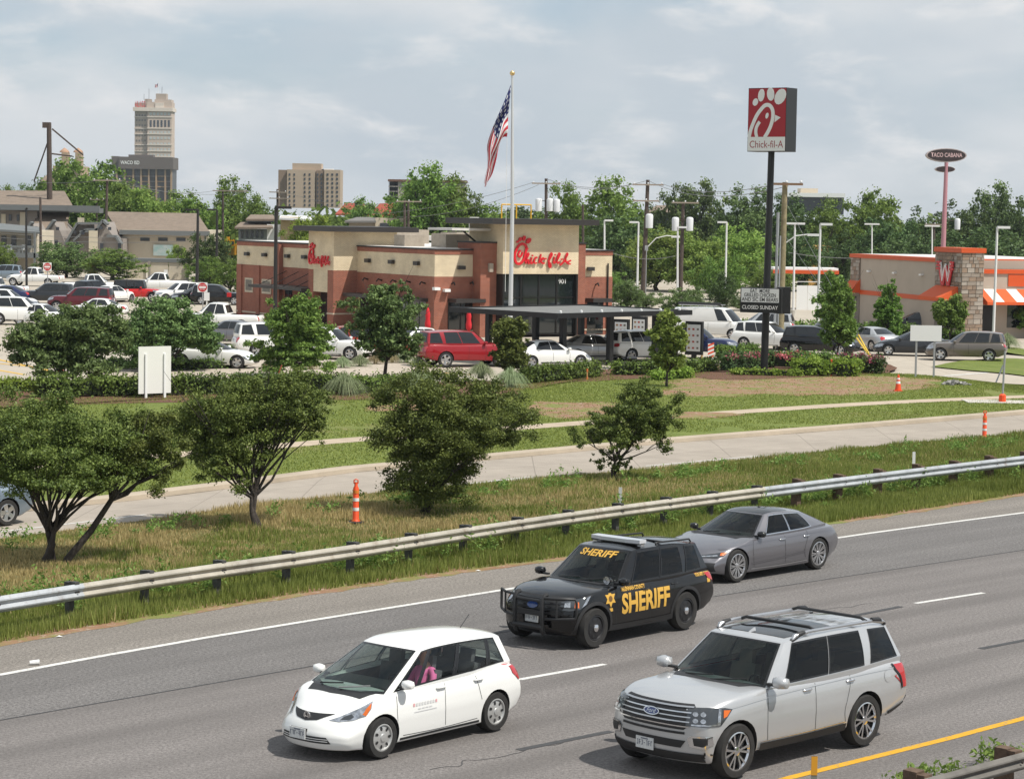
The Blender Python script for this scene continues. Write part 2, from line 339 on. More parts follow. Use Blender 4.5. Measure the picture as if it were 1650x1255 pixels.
    def build(s,root,pt,g_front,g_side,g_rear=None):
        S=s.S; s.paint=pt; g_rear=g_rear or g_side; q=s.q
        tub=s.tub(); body=P('body',tub,None,root)
        cab=MB(); wins=[]
        nu=12 if q else 6
        # roof
        nr=(14,10) if q else (8,6); V=[s.R(i/nr[0],2*j/nr[1]-1) for i in range(nr[0]+1) for j in range(nr[1]+1)]; n=nr[1]+1
        rf=MB(); rf.add(V,[(i*n+j,(i+1)*n+j,(i+1)*n+j+1,i*n+j+1) for i in range(nr[0]) for j in range(nr[1])])
        roof=P('roof',rf,S.get('roof_paint',pt),root,40)
        fw=S.get('fw',.93); t0,t1=.03,.955
        # windshield + frame
        s.patch(s.front,((-1,0),(-fw,0),(-fw,1),(-1,1)),0,2,6,cab); s.patch(s.front,((fw,0),(1,0),(1,1),(fw,1)),0,2,6,cab)
        s.patch(s.front,((-1,-.12),(1,-.12),(1,0),(-1,0)),0,nu,1,cab); s.patch(s.rear,((-1,-.2),(1,-.2),(1,0),(-1,0)),0,nu,1,cab); s.patch(s.front,((-fw,t1),(fw,t1),(fw,1),(-fw,1)),0,nu,1,cab); s.patch(s.front,((-fw,0),(fw,0),(fw,t0),(-fw,t0)),0,nu,1,cab)
        qd=((-fw-.012,t0-.02),(fw+.012,t0-.02),(fw+.012,t1+.012),(-fw-.012,t1+.012))
        tr=MB(); s.ring(s.front,qd,.007,(.035,.035),tr); wins.append(('windshield',s.patch(s.front,qd,.004,nu,7),g_front,tr,TRIM))
        # rear window
        if S.get('rear_win',True):
            rw=S.get('rw',.86); r0,r1=S.get('rwt',(.12,.90))
            s.patch(s.rear,((-1,0),(-rw,0),(-rw,1),(-1,1)),0,2,6,cab); s.patch(s.rear,((rw,0),(1,0),(1,1),(rw,1)),0,2,6,cab)
            s.patch(s.rear,((-rw,r1),(rw,r1),(rw,1),(-rw,1)),0,nu,1,cab); s.patch(s.rear,((-rw,0),(rw,0),(rw,r0),(-rw,r0)),0,nu,1,cab)
            qd=((-rw-.02,r0-.02),(rw+.02,r0-.02),(rw+.02,r1+.02),(-rw-.02,r1+.02)); tr=MB(); s.ring(s.rear,qd,.007,(.03,.03),tr); wins.append(('rear_window',s.patch(s.rear,qd,.004,nu,6),g_rear,tr,TRIM))
        else: s.patch(s.rear,((-1,0),(1,0),(1,1),(-1,1)),0,nu,6,cab)
        sw=S['wins']; st0,st1=S.get('swt',(.05,.93))
        for sg in (1,-1):
            fn=lambda a,t,off,sg=sg: s.side(a,t,sg,off)
            ed=[((0,0),(0,0))]; bl=0; tl=0
            s.patch(fn,((0,-.2),(1,-.2),(1,0),(0,0)),0,16,1,cab); s.patch(fn,((0,0),(1,0),(1,st0),(0,st0)),0,16,1,cab); s.patch(fn,((0,st1),(1,st1),(1,1),(0,1)),0,16,1,cab)
            pb,ptp=0.0,0.0; pil=MB()
            for (b0,b1,c1,c0,*ex) in sw+[(1.0,None,None,1.0)]:
                if S.get('black_pillars') and pb>0 and b1 is not None: s.patch(fn,((pb-.004,st0-.02),(b0+.004,st0-.02),(c0+.004,st1+.015),(ptp-.004,st1+.015)),.0065,3,5,pil)
                s.patch(fn,((pb,st0),(b0,st0),(c0,st1),(ptp,st1)),0,3,5,cab)
                if b1 is None: break
                pb,ptp=b1,c1
                qd=((b0-.004,st0-.02),(b1+.004,st0-.02),(c1+.004,st1+.015),(c0-.004,st1+.015)); g=ex[0] if ex else g_side
                tr=MB(); s.ring(fn,qd,.008,(S.get('ringw',.010),.045),tr); wins.append(('side_window',s.patch(fn,qd,.004,8,5),g,tr,S.get('trim_mat',TRIM)))
            if pil.f:
                k4=24
                for q0 in range(0,len(pil.v),k4): pm=MB(); pm.add(pil.v[q0:q0+k4],[tuple(i-q0 for i in f) for f in pil.f if q0<=f[0]<q0+k4]); P('pillar_trim',pm,TRIM,root,40)
        P('cabin_frame',cab,pt,root,40)
        for nm,mb,g,tr,tm in wins:
            wo=P(nm,mb,g,root,60)
            if q: P('window_trim',tr,tm,wo,40)
        bm=bmesh.new(); bm.from_mesh(tub); s.bvh=BVHTree.FromBMesh(bm); bm.free()
        all_=MB(); all_.add(cab.v,cab.f); all_.add(rf.v,rf.f)
        for nm,mb,*_ in wins: all_.add(mb.v,mb.f)
        s.bvh2=BVHTree.FromPolygons(all_.v,all_.f); s.root=root; s.body=body; return s
    def proj(s,V,axis,off,which=0):
        out=[]; bv=s.bvh2 if which else s.bvh
        for p in V:
            if axis in 'XY':
                sg=1 if axis=='X' else -1; o=Vector((s.Lr-.766*4+.643*p[0],sg*(.643*4+.766*p[0]),p[1])); d=Vector((.766,-.643*sg,0)); h,nn,_,_=bv.ray_cast(o,d,9)
                if h is None: h,nn,_,_=bv.find_nearest(o+d*4)
                if nn.dot(d)>0: nn=-nn
                out.append(h+nn*off); continue
            if axis in 'QE':
                sg=1 if axis=='Q' else -1; o=Vector((s.Lf+.766*4-.643*p[0],sg*(.643*4+.766*p[0]),p[1])); d=Vector((-.766,-.643*sg,0)); h,nn,_,_=bv.ray_cast(o,d,9)
                if h is None: h,nn,_,_=bv.find_nearest(o+d*4)
                if nn.dot(d)>0: nn=-nn
                out.append(h+nn*off); continue
            o={'L':(p[0],4,p[1]),'R':(p[0],-4,p[1]),'F':(6,p[0],p[1]),'B':(-6,p[0],p[1]),'T':(p[0],p[1],4)}[axis]; d={'L':(0,-1,0),'R':(0,1,0),'F':(-1,0,0),'B':(1,0,0),'T':(0,0,-1)}[axis]
            h,nn,_,_=bv.ray_cast(Vector(o),Vector(d),9)
            if h is None:
                far={'L':(p[0],s.hw,p[1]),'R':(p[0],-s.hw,p[1]),'F':(s.Lf,p[0],p[1]),'B':(s.Lr,p[0],p[1]),'T':(p[0],p[1],1.)}[axis]; h,nn,_,_=bv.find_nearest(Vector(far))
            if nn.dot(Vector(d))>0: nn=-nn
            out.append(h+nn*off)
        return out
    def decal(s,name,poly,axis,m,off=.005,res=.07,parent=None,which=0,label=None,thick=0):
        bm=bmesh.new(); vs=[bm.verts.new((p[0],p[1],0)) for p in poly]; f=bm.faces.new(vs); bmesh.ops.triangulate(bm,faces=[f])
        for ax in (0,1):
            lo=min(p[ax] for p in poly);hi=max(p[ax] for p in poly); n=int((hi-lo)/res)
            for k in range(1,n+1):
                co=[0,0,0];no=[0,0,0];co[ax]=lo+(hi-lo)*k/(n+1);no[ax]=1; bmesh.ops.bisect_plane(bm,geom=bm.verts[:]+bm.edges[:]+bm.faces[:],plane_co=co,plane_no=no)
        bm.verts.index_update(); V=[(v.co.x,v.co.y) for v in bm.verts]; F=[[v.index for v in f.verts] for f in bm.faces]; bm.free()
        PV=s.proj(V,axis,off,which); mb=MB(); mb.add(PV,F); return P(name,mb,m,parent or s.root,45,label=label)
    def line(s,name,pts,axis,m,w=.010,off=.003,parent=None,which=0,n=6):
        pts=smooth_poly([(p[0],p[1],0) for p in pts],n) if len(pts)>2 else [Vector((p[0],p[1],0)) for p in (Vector(pts[0]).lerp(Vector(pts[1]),k/8) for k in range(9))]
        L=[];Rr=[]
        for i,p in enumerate(pts):
            d=(pts[min(i+1,len(pts)-1)]-pts[max(i-1,0)]); d=Vector((-d.y,d.x)).normalized()*w/2; L.append((p.x+d.x,p.y+d.y)); Rr.append((p.x-d.x,p.y-d.y))
        mb=MB(); mb.sheet(s.proj(L,axis,off,which),s.proj(Rr,axis,off,which)); return P(name,mb,m,parent or s.root,45)
    def text(s,name,st,size,cx,cz,axis,m,width=None,off=.006,which=0,**k):
        me=text_mesh(st,size,**k); xs=[v.co.x for v in me.vertices]; sx=width/(max(xs)-min(xs)) if width else 1
        bm=bmesh.new(); bm.from_mesh(me)
        for ax in (0,1):
            lo=min(v.co[ax] for v in bm.verts);hi=max(v.co[ax] for v in bm.verts); n=int((hi-lo)*(sx if ax==0 else 1)/.06)
            for k_ in range(1,n+1):
                co=[0,0,0];no=[0,0,0];co[ax]=lo+(hi-lo)*k_/(n+1);no[ax]=1; bmesh.ops.bisect_plane(bm,geom=bm.verts[:]+bm.edges[:]+bm.faces[:],plane_co=co,plane_no=no)
        bm.to_mesh(me); bm.free()
        # viewer's right is -x on the car's left flank, +y... of the front
        V=[(cx+v.co.x*sx*(-1 if axis=='L' else 1)*(1 if axis!='B' else -1),cz+v.co.y) for v in me.vertices]
        PV=s.proj(V,axis,off,which)
        for v,p in zip(me.vertices,PV): v.co=p
        return link(name,me,m,s.root)
WHEELS={}
def wheel_meshes(R,style,hi=True):
    key=(R,style,hi)
    if key in WHEELS: return WHEELS[key]
    n=40 if hi else 18; w=.11; rr=R*{'multi':.70,'twin':.76,'steel':.64,'cover':.66,'five':.68}[style]
    t=MB(); t.lathe([(rr,-w),(rr+.01,-w-.012),(R*.93,-w-.012),(R,-w*.6),(R,w*.6),(R*.93,w+.012),(rr+.01,w+.012),(rr-.004,w+.002),(rr-.02,w-.03),(rr-.025,-w)],n,axis='Y')
    r=MB(); r.lathe([(rr-.002,w+.004),(rr-.02,w+.008),(rr-.035,w-.02)],n,axis='Y')           # rim lip
    ns={'multi':6,'twin':10,'steel':8,'cover':7,'five':5}[style]; 
    if style in('multi','twin','five'):
        for i in range(ns):
            a=2*math.pi*i/ns
            for da in ((-.2,.2) if style=='multi' else (-.11,.11) if style!='five' else (0,)):
                wd=.014 if style=='multi' else .011 if style!='five' else .05; A=Vector((math.cos(a+da*.35),0,math.sin(a+da*.35)))*(R*.14); B=Vector((math.cos(a+da),0,math.sin(a+da)))*(rr-.015); tn=(B-A).normalized().cross(Vector((0,1,0)))*wd
                y0,y1=w-.012,w+.004; r.add([A-tn+Vector((0,y0,0)),A+tn+Vector((0,y0,0)),B+tn*1.25+Vector((0,y1,0)),B-tn*1.25+Vector((0,y1,0)),A-tn+Vector((0,y0-.04,0)),A+tn+Vector((0,y0-.04,0)),B+tn*1.25+Vector((0,y1-.05,0)),B-tn*1.25+Vector((0,y1-.05,0))],[(0,1,2,3),(0,4,5,1),(3,2,6,7),(0,3,7,4),(1,5,6,2)])
        r.lathe([(R*.17,w-.03),(R*.16,w-.004),(R*.08,w),(.001,w+.002)],16,axis='Y')
    else:
        r.lathe([(rr-.03,w-.02),(rr*.72,w-.006),(rr*.5,w-.002),(R*.2,w+.006),(R*.17,w+.02),(.001,w+.026)],n,axis='Y')
    b=MB(); b.lathe([(rr-.025,w-.06),(.001,w-.06)],n,axis='Y')                                # dark disc and brake behind
    holes=MB()
    if style in('steel','cover'):
        for i in range(ns):
            a=2*math.pi*(i+.5)/ns; rad=rr*(.68 if style=='cover' else .66); c=Vector((math.cos(a)*rad,w+.002,math.sin(a)*rad)); e1=Vector((math.cos(a),0,math.sin(a))); e2=Vector((-math.sin(a),0,math.cos(a)))
            h1,h2=(rr*.17,rr*.11) if style=='cover' else (rr*.10,rr*.10); k=8; holes.add([c+e1*math.cos(2*math.pi*q/k)*h1+e2*math.sin(2*math.pi*q/k)*h2 for q in range(k)],[tuple(range(k))])
    m=[x.mesh(nm) for x,nm in ((t,'tyre'),(r,'rim'),(b,'brake_disc'))]; [shade(x,35) for x in m]; hs=[]
    for f in holes.f: h=MB(); h.add([holes.v[i] for i in f],[tuple(range(len(f)))]); hs.append(h.mesh('rim_slot'))
    m.append(hs); WHEELS[key]=m; return m
def add_wheels(root,S,style,rimm,hi=True,steer=0):
    R=S['R']; ms=wheel_meshes(R,style,hi)
    for x in (S['xf'],S['xr']):
        for sg in (1,-1):
            wo=P('wheel',MB().lathe([(R*.2,-.1),(R*.2,.05)],10,axis='Y'),BLK,root,loc=(x,sg*(S['w']/2-.135),R),rz=0 if sg>0 else math.pi)
            P('tyre',ms[0],RUB,wo); P('rim',ms[1],rimm,wo)
            if hi: P('brake_disc',ms[2],BLK,wo)
            if hi:
                for h in ms[3]: P('rim_slot',h,BLK,wo)
def add_mirrors(c,pt,x,z,y,big=1.0,cap=None):
    for sg in (1,-1):
        mb=MB(); V=[];n=8
        for i,(k,sx) in enumerate(((0.0,.35),(.03,.85),(.07,1.0),(.12,.9),(.15,.5))):
            for q in range(n):
                t=2*math.pi*q/n; yy=math.cos(t); zz=math.sin(t); V.append((x-.08*big+k*big*1.2, sg*(y+.12*big)+math.copysign(abs(yy)**.7,yy)*.115*big*sx, z+math.copysign(abs(zz)**.7,zz)*.078*big*sx))
        mb.add(V,[(i*n+q,i*n+(q+1)%n,(i+1)*n+(q+1)%n,(i+1)*n+q) for i in range(4) for q in range(n)]+[tuple(range(n))[::-1],tuple(range(4*n,5*n))])
        m=P('mirror',mb,cap or pt,c.root,50); P('mirror_arm',MB().box((x+.02,sg*(y-.02),z-.05),(.07,.16,.035)),BLK,m)
def add_handles(c,xs,z,m):
    for x in xs:
        for sg,ax in ((1,'L'),(-1,'R')):
            h=c.proj([(x,z)],ax,.02)[0]; mb=MB(); mb.tube([(x-.1,h.y-sg*.015,z),(x-.07,h.y+sg*.012,z),(x+.07,h.y+sg*.012,z),(x+.1,h.y-sg*.015,z)],.014,6); P('door_handle',mb,m,c.root,60)
def add_plate(c,y,z,axis='F',w=.32,h=.16,marks=True):
    p=c.proj([(y,z)],axis,.02)[0]; sx=1 if axis=='F' else -1; mb=MB(); mb.box((p.x,y,z),(.015,w,h)); pl=P('license_plate',mb,PLATE,c.root)
    if marks:
        k=MB()
        for i in range(7):
            if i==3: k.box((p.x+sx*.009,y-w*.40+w*.8*i/6,z),(.004,.018,.012)); continue
            yy=y-w*.40+w*.8*i/6; rq=random.Random(i*7+int(abs(z)*100)); k.box((p.x+sx*.009,yy+rq.choice((-.008,.008)),z+h*.02),(.004,.009,h*.42)); k.box((p.x+sx*.0092,yy,z+h*rq.choice((-.17,0,.2))),(.004,.022,.012)); k.box((p.x+sx*.0094,yy,z+h*.2),(.004,.02,.010))
        k.box((p.x+sx*.009,y,z+h*.36),(.004,w*.4,h*.10)); P('plate_mark',k,PLTX,pl)
def door_lines(c,xs,z0,z1,sill=None):
    for sg in 'LR':
        for pts in xs: c.line('door_seam',pts,sg,SEAM,.009)
        if sill: c.line('door_seam',sill,sg,SEAM,.009)
def interior(c,x_dash,x_seat,z,w,seatm,rear=None,wheel_side=1):
    r=c.root; d=MB(); d.box((x_dash,0,z-.02),(.5,w*1.75,.22)); P('dashboard',d,CABIN,r)
    for x,ys in ((x_seat,(w*.46,-w*.46)),)+(((rear,(w*.5,0,-w*.5)),) if rear else ()):
        for y in ys:
            s=MB(); s.box((x-.05,y,z-.12),(.16,.46,.62),ry=-.22); s.box((x+.2,y,z-.42),(.5,.48,.16)); s.box((x-.14,y,z+.28),(.09,.24,.19),ry=-.15); o=P('seat',s,seatm,r)
    sw=MB(); M=Matrix.Translation((x_dash-.36,wheel_side*w*.46,z+.02))@Matrix.Rotation(math.radians(-65),4,'Y'); pts=[M@Vector((.19*math.cos(t*math.pi/8),.19*math.sin(t*math.pi/8),0)) for t in range(17)]; sw.tube(pts,.014,6,False); sw.tube([M@Vector((-.19,0,0)),M@Vector((.19,0,0))],.012,6); P('steering_wheel',sw,CABIN,r,60)
# ================================================================ ground, roads, kerbs, lawns
def ext(pts,d0=120,d1=160):
    a=(pts[0]-pts[1]).normalized(); b=(pts[-1]-pts[-2]).normalized(); return [pts[0]+a*d0]+pts+[pts[-1]+b*d1]
def gl(pl,z=0,d0=120,d1=160,n=5):
    w=smooth_poly([G(x,y,0) for x,y in pl],n); w=[Vector((p.x,p.y,z)) for p in w]; return ext(w,d0,d1) if d0 else w
def resample(pts,n):
    L=[0]
    for a,b in zip(pts,pts[1:]): L.append(L[-1]+(b-a).length)
    out=[];j=0
    for i in range(n):
        t=L[-1]*i/(n-1)
        while j<len(L)-2 and L[j+1]<t: j+=1
        out.append(pts[j].lerp(pts[j+1],(t-L[j])/max(1e-6,L[j+1]-L[j])))
    return out
def offset(pts,d,z=None):
    out=[]
    for i,p in enumerate(pts):
        t=pts[min(i+1,len(pts)-1)]-pts[max(i-1,0)]; n=Vector((-t.y,t.x,0)).normalized(); q=p+n*d
        if z is not None: q.z=z
        out.append(q)
    return out
def setz(pts,z): return [Vector((p.x,p.y,z)) for p in pts]
def uvstrip(name,a,b,m,n=90,kind='structure'):
    a=resample(a,n);b=resample(b,n); mb=MB(); mb.sheet(a,b); me=mb.mesh(name); uv=me.uv_layers.new(name='UVMap'); L=[0]
    for p,q in zip(a,a[1:]): L.append(L[-1]+(q-p).length)
    W_=[(p-q).length for p,q in zip(a,b)]
    for lp in me.loops:
        i=lp.vertex_index; uv.data[lp.index].uv=(L[i%n],0 if i<n else W_[i%n])
    o=link(name,me,m); o['kind']=kind; return o
def gmat(name,build):
    m=bpy.data.materials.new(name); m.use_nodes=True; t=m.node_tree; b=t.nodes['Principled BSDF']; MATS[name]=m
    class X: pass
    x=X(); x.t=t; x.b=b; N=t.nodes.new; Lk=t.links.new
    def noise(scale,detail=5,rough=.6,src=None,lo=.35,hi=.65,stretch=None,dist=0):
        n=N('ShaderNodeTexNoise'); n.inputs['Scale'].default_value=scale; n.inputs['Detail'].default_value=detail; n.inputs['Roughness'].default_value=rough; n.inputs['Distortion'].default_value=dist
        s=src or x.obj
        if stretch: mp=N('ShaderNodeMapping'); mp.inputs['Scale'].default_value=stretch; Lk(s,mp.inputs[0]); s=mp.outputs[0]
        Lk(s,n.inputs['Vector']); r=N('ShaderNodeMapRange'); r.inputs[1].default_value=lo; r.inputs[2].default_value=hi; Lk(n.outputs[0],r.inputs[0]); return r.outputs[0]
    def mix(f,a,bb,mode='MIX'):
        mx=N('ShaderNodeMix'); mx.data_type='RGBA'; mx.blend_type=mode
        if isinstance(f,(int,float)): mx.inputs[0].default_value=f
        else: Lk(f,mx.inputs[0])
        for s,v in ((6,a),(7,bb)):
            if isinstance(v,tuple): mx.inputs[s].default_value=(*v,1)
            else: Lk(v,mx.inputs[s])
        return mx.outputs[2]
    def math_(op,a,bb=None):
        q=N('ShaderNodeMath'); q.operation=op
        for i,v in enumerate((a,bb)):
            if v is None: continue
            if isinstance(v,(int,float)): q.inputs[i].default_value=v
            else: Lk(v,q.inputs[i])
        return q.outputs[0]
    def bump(h,strength=.4,dist=.02):
        bp=N('ShaderNodeBump'); bp.inputs['Strength'].default_value=strength; bp.inputs['Distance'].default_value=dist; Lk(h,bp.inputs['Height']); Lk(bp.outputs[0],b.inputs['Normal'])
    tc=N('ShaderNodeTexCoord'); x.obj=tc.outputs['Object']; x.uv=tc.outputs['UV']; x.noise=noise; x.mix=mix; x.math=math_; x.bump=bump; x.N=N; x.L=Lk
    def sep(s): q=N('ShaderNodeSeparateXYZ'); Lk(s,q.inputs[0]); return q.outputs
    x.sep=sep; b.inputs['Roughness'].default_value=.9; b.inputs['Specular IOR Level'].default_value=.25
    Lk(build(x),b.inputs['Base Color']); return m
def asphalt(base,spk,wheel=None):
    def f(x):
        sp=x.noise(17,4,.8,lo=.40,hi=.60); sp2=x.noise(38,2,.8,lo=.42,hi=.60); big=x.noise(.35,4,.6,lo=.3,hi=.7); c=x.mix(sp,tuple(v*(1-spk) for v in base),tuple(v*(1+spk) for v in base)); c=x.mix(x.math('MULTIPLY',sp2,.5),c,tuple(min(1,v*1.8) for v in base)); c=x.mix(x.math('MULTIPLY',big,.30),c,tuple(v*.72 for v in base))
        st=x.noise(.9,4,.6,x.uv,.35,.68,(.05,1.0,1)); c=x.mix(x.math('MULTIPLY',st,.42),c,tuple(v*.62 for v in base))
        if wheel:
            v=x.sep(x.uv)[1]; w=x.math('SINE',x.math('MULTIPLY',x.math('ADD',v,wheel[1]),2*math.pi/wheel[0])); w=x.math('MULTIPLY',x.math('MULTIPLY',x.math('MAXIMUM',w,0.0),.62),x.noise(.5,4,.6,x.uv,.25,.7,(.12,1,1))); c=x.mix(w,c,tuple(v_*.55 for v_ in base))
        x.bump(sp,.5,.012); return c
    return f
def concrete(base,j=None,stain=.35):
    def f(x):
        a=x.noise(1.1,6,.65,lo=.3,hi=.7); c=x.mix(a,tuple(v*.88 for v in base),tuple(v*1.08 for v in base)); s=x.noise(.25,5,.6,x.obj,.45,.72); c=x.mix(x.math('MULTIPLY',s,stain),c,tuple(v*.55 for v in base)); f_=x.noise(30,2,.6,lo=.3,hi=.7); c=x.mix(x.math('MULTIPLY',f_,.16),c,tuple(v*.6 for v in base))
        if j:
            br=x.N('ShaderNodeTexBrick'); br.inputs['Scale'].default_value=1; br.inputs['Brick Width'].default_value=j[0]; br.inputs['Row Height'].default_value=j[1]; br.inputs['Mortar Size'].default_value=.025; br.offset=0; x.L(x.uv if len(j)<3 else x.obj,br.inputs['Vector']); c=x.mix(x.math('MULTIPLY',br.outputs['Fac'],.55),c,tuple(v*.4 for v in base))
        return c
    return f
M_ROAD=gmat('highway_asphalt',asphalt((.180,.166,.158),.48,(1.83,.3))); M_AUX=gmat('aux_asphalt',asphalt((.150,.142,.137),.6)); M_SHO=gmat('shoulder_chipseal',asphalt((.205,.186,.165),.6))
M_CON=gmat('frontage_concrete',concrete((.36,.315,.265),(4.5,3.6))); M_LOT=gmat('lot_concrete',concrete((.44,.39,.32),(4.5,4.5,1),.28)); M_KERB=gmat('kerb_concrete',concrete((.44,.37,.285),None,.5)); M_WALK=gmat('walk_concrete',concrete((.47,.385,.29),(1.5,9),.3))
def grassf(g1,g2,dry,lo=.52,hi=.72,sc=.16):
    def f(x):
        a=x.noise(.5,6,.65,lo=.3,hi=.7); c=x.mix(a,g1,g2); h=x.noise(22,3,.7,lo=.3,hi=.7,stretch=(1,1,1)); c=x.mix(x.math('MULTIPLY',h,.45),c,tuple(v*.45 for v in g1)); d=x.noise(sc,6,.7,lo=lo,hi=hi); d2=x.noise(1.6,5,.7,lo=.42,hi=.62); c=x.mix(x.math('MULTIPLY',x.math('MULTIPLY',d,d2),.85),c,dry); x.bump(h,.7,.05); return c
    return f
M_LAWN=gmat('lawn_grass',grassf((.155,.205,.04),(.24,.285,.07),(.33,.24,.135))); M_MED=gmat('median_soil_grass',grassf((.11,.145,.035),(.18,.185,.06),(.27,.205,.105),.42,.66,.22)); M_FAR=gmat('far_ground',grassf((.05,.075,.02),(.09,.11,.035),(.16,.14,.09),.5,.7,.01))
def mulchf(x):
    a=x.noise(9,5,.7,lo=.3,hi=.7); c=x.mix(a,(.075,.034,.02),(.20,.105,.065)); b_=x.noise(28,3,.7,lo=.55,hi=.7); c=x.mix(x.math('MULTIPLY',b_,.7),c,(.33,.25,.18)); x.bump(a,.8,.05); return c
M_MUL=gmat('bark_mulch',mulchf)
def dirtf(x):
    a=x.noise(1.2,6,.7,lo=.3,hi=.7); c=x.mix(a,(.215,.108,.062),(.30,.19,.115)); b_=x.noise(5,4,.7,lo=.52,hi=.66); c=x.mix(x.math('MULTIPLY',b_,.75),c,(.42,.34,.27)); g=x.noise(.8,6,.75,lo=.47,hi=.60); c=x.mix(x.math('MULTIPLY',g,.85),c,(.16,.20,.045)); x.bump(b_,.5,.04); return c
M_DIRT=gmat('bare_dirt',dirtf)
def worn(col):
    def f(x):
        a=x.noise(3,5,.7,lo=.3,hi=.7); c=x.mix(a,tuple(v*.82 for v in col),col); ch=x.noise(11,5,.75,lo=.56,hi=.62); c=x.mix(x.math('MULTIPLY',ch,.75),c,(.19,.178,.168)); return c
    return f
LW=gmat('line_white',worn((.66,.65,.62))); LY=gmat('line_yellow',worn((.64,.35,.03))); LDK=mat('line_removed',(.05,.05,.052),.8,var=.2,vscale=6)
HEp=[(0,1035),(200,1000),(560,945),(700,925),(1000,886),(1380,836),(1650,795)]; WLp=[(0,1087),(280,1036),(560,990),(800,952),(1100,905),(1380,862),(1650,826)]; SMp=[(0,1160),(300,1108),(560,1063),(1000,985),(1300,938),(1650,886)]
HE=gl(HEp,0); WL=gl(WLp,0); SM=gl(SMp,0)
g=MB(); g.add([(-1900,-60,-.06),(1900,-60,-.06),(1900,3300,-.06),(-1900,3300,-.06)],[(0,1,2,3)]); struct('ground',g,M_FAR)
uvstrip('highway_shoulder',setz(HE,0),setz(WL,0),M_SHO); uvstrip('highway_aux_lane',setz(WL,.0),setz(SM,.0),M_AUX); NEAR=offset(SM,-24,0); uvstrip('highway',setz(SM,0),NEAR,M_ROAD)
def ribbon(name,pl,w,m,z=.006,d0=60,d1=120,n=80):
    a=gl(pl,z,d0,d1); o=uvstrip(name,offset(a,w/2,z),offset(a,-w/2,z),m,n); return o
ribbon('edge_line',WLp,.15,LW)
ribbon('centre_line',[(1100,1304),(1290,1248),(1480,1202),(1650,1157)],.16,LY,d0=20)
for a,b in (((835,1095),(975,1070)),((1475,972),(1585,955))): 
    A=G(*a);B=G(*b); uvstrip('lane_dash',offset([A,B],.065,.006),offset([A,B],-.065,.006),LW,4)
_A=G(835,1095);_B=G(975,1070);_d=(_B-_A); 
for a,b in (((835,1208),(985,1178)),((1580,1045),(1690,1024)),((1345,998),(1452,977))):
    A=G(*a);B=G(*b); uvstrip('removed_line',offset([A,B],.07,.006),offset([A,B],-.07,.006),LDK,4)
# frontage road
FCp=[(0,828),(200,808),(380,786),(560,762),(780,742),(1100,712),(1300,697),(1650,668)]; FNp=[(0,868),(280,832),(480,805),(880,770),(1100,750),(1400,720),(1650,698)]; FLp=[(0,858),(235,829),(540,800),(860,768),(1240,734),(1650,700)]
FC=gl(FCp,0); FN=gl(FNp,0); uvstrip('frontage_road',setz(FN,.0),setz(FC,.0),M_CON)
for a,b in (((0,857),(235,829)),((690,786),(860,768)),((1040,751),(1240,733)),((1440,715),(1650,697))):
    A=G(*a);B=G(*b); uvstrip('lane_dash',offset([A,B],.05,.006),offset([A,B],-.05,.006),LW,4)
k=MB(); a=resample(FC,70); b=offset(a,.16); prof=[setz(a,0.004),setz(offset(a,.015),.13),setz(b,.145),setz(offset(a,.55),.14)]
for p,q in zip(prof,prof[1:]): k.sheet(p,q)
struct('kerb',k,M_KERB,30)
uvstrip('median',offset(setz(HE,-.012),-.0),setz(FN,-.012),M_MED,60)
# lawn: from kerb to the planted edge of the lot
KB=offset(resample(FC,70),.55,.125)
LBp=[(-60,658),(0,652),(240,642),(640,634),(760,642),(860,612),(1000,606),(1150,602),(1290,602),(1400,604),(1480,607),(1540,614),(1600,624),(1680,640),(1800,660)]
LB=[Vector((p.x,p.y,.118)) for p in (G(x,y) for x,y in LBp)]
lw=MB(); L0=resample(KB,70); i0=0
lb=[LB[0]+(LB[0]-LB[1]).normalized()*120]+LB+[LB[-1]+Vector((30,12,0)),LB[-1]+Vector((120,62,0))]
uvstrip('lawn',[p for p in setz(KB,.118)],lb,M_LAWN,70)
lot=MB(); lot.sheet(setz(resample(lb,40),.0),[Vector((-120+240*i/39,300,.0)) for i in range(40)]); struct('parking_lot',lot,M_LOT)
# lawn's far edge kerb
k=MB(); a=resample(LB[1:11],60); k.sheet(setz(a,.122),setz(offset(a,.15),.125)); k.sheet(setz(offset(a,.15),.125),setz(offset(a,.16),.0)); struct('lot_kerb',k,M_KERB)
SWp=[(-200,775),(100,750),(520,714),(700,701),(900,686),(1150,668),(1400,652),(1650,641)]
sw=gl(SWp,.124,60,80); uvstrip('sidewalk',sw,offset(sw,-1.25,.124),M_WALK,80)
def blob(name,pl,m,z,seed,jit=.12,kind='structure'):
    r=random.Random(seed); pts=smooth_poly([Vector((*G(x,y)[:2],0)) for x,y in pl+[pl[0]]],6)[:-1]; c=sum(pts,Vector())/len(pts); q=[]
    for p in pts: d=p-c; q.append(c+d*(1+r.uniform(-jit,jit)))
    mb=MB(); mb.add([(c.x,c.y,z)]+[(p.x,p.y,z) for p in q],[(0,i+1,(i+1)%len(q)+1) for i in range(len(q))]); o=struct(name,mb,m); return o
BARE=[[(1150,604),(1290,606),(1420,610),(1500,616),(1480,632),(1380,640),(1200,640),(1120,634),(1080,624)],[(1090,628),(1220,632),(1180,644),(1060,640)],[(860,652),(1000,655),(980,672),(900,680),(850,668)],[(1110,668),(1200,672),(1130,680),(1060,676)],[(640,640),(820,636),(780,648),(660,650)],[(590,660),(680,656),(690,664),(600,668)]]
for i,pl in enumerate(BARE): blob('dirt_patch' if i not in(4,) else 'mulch_bed',pl,M_DIRT if i!=4 else M_MUL,.1225+.001*i,i)
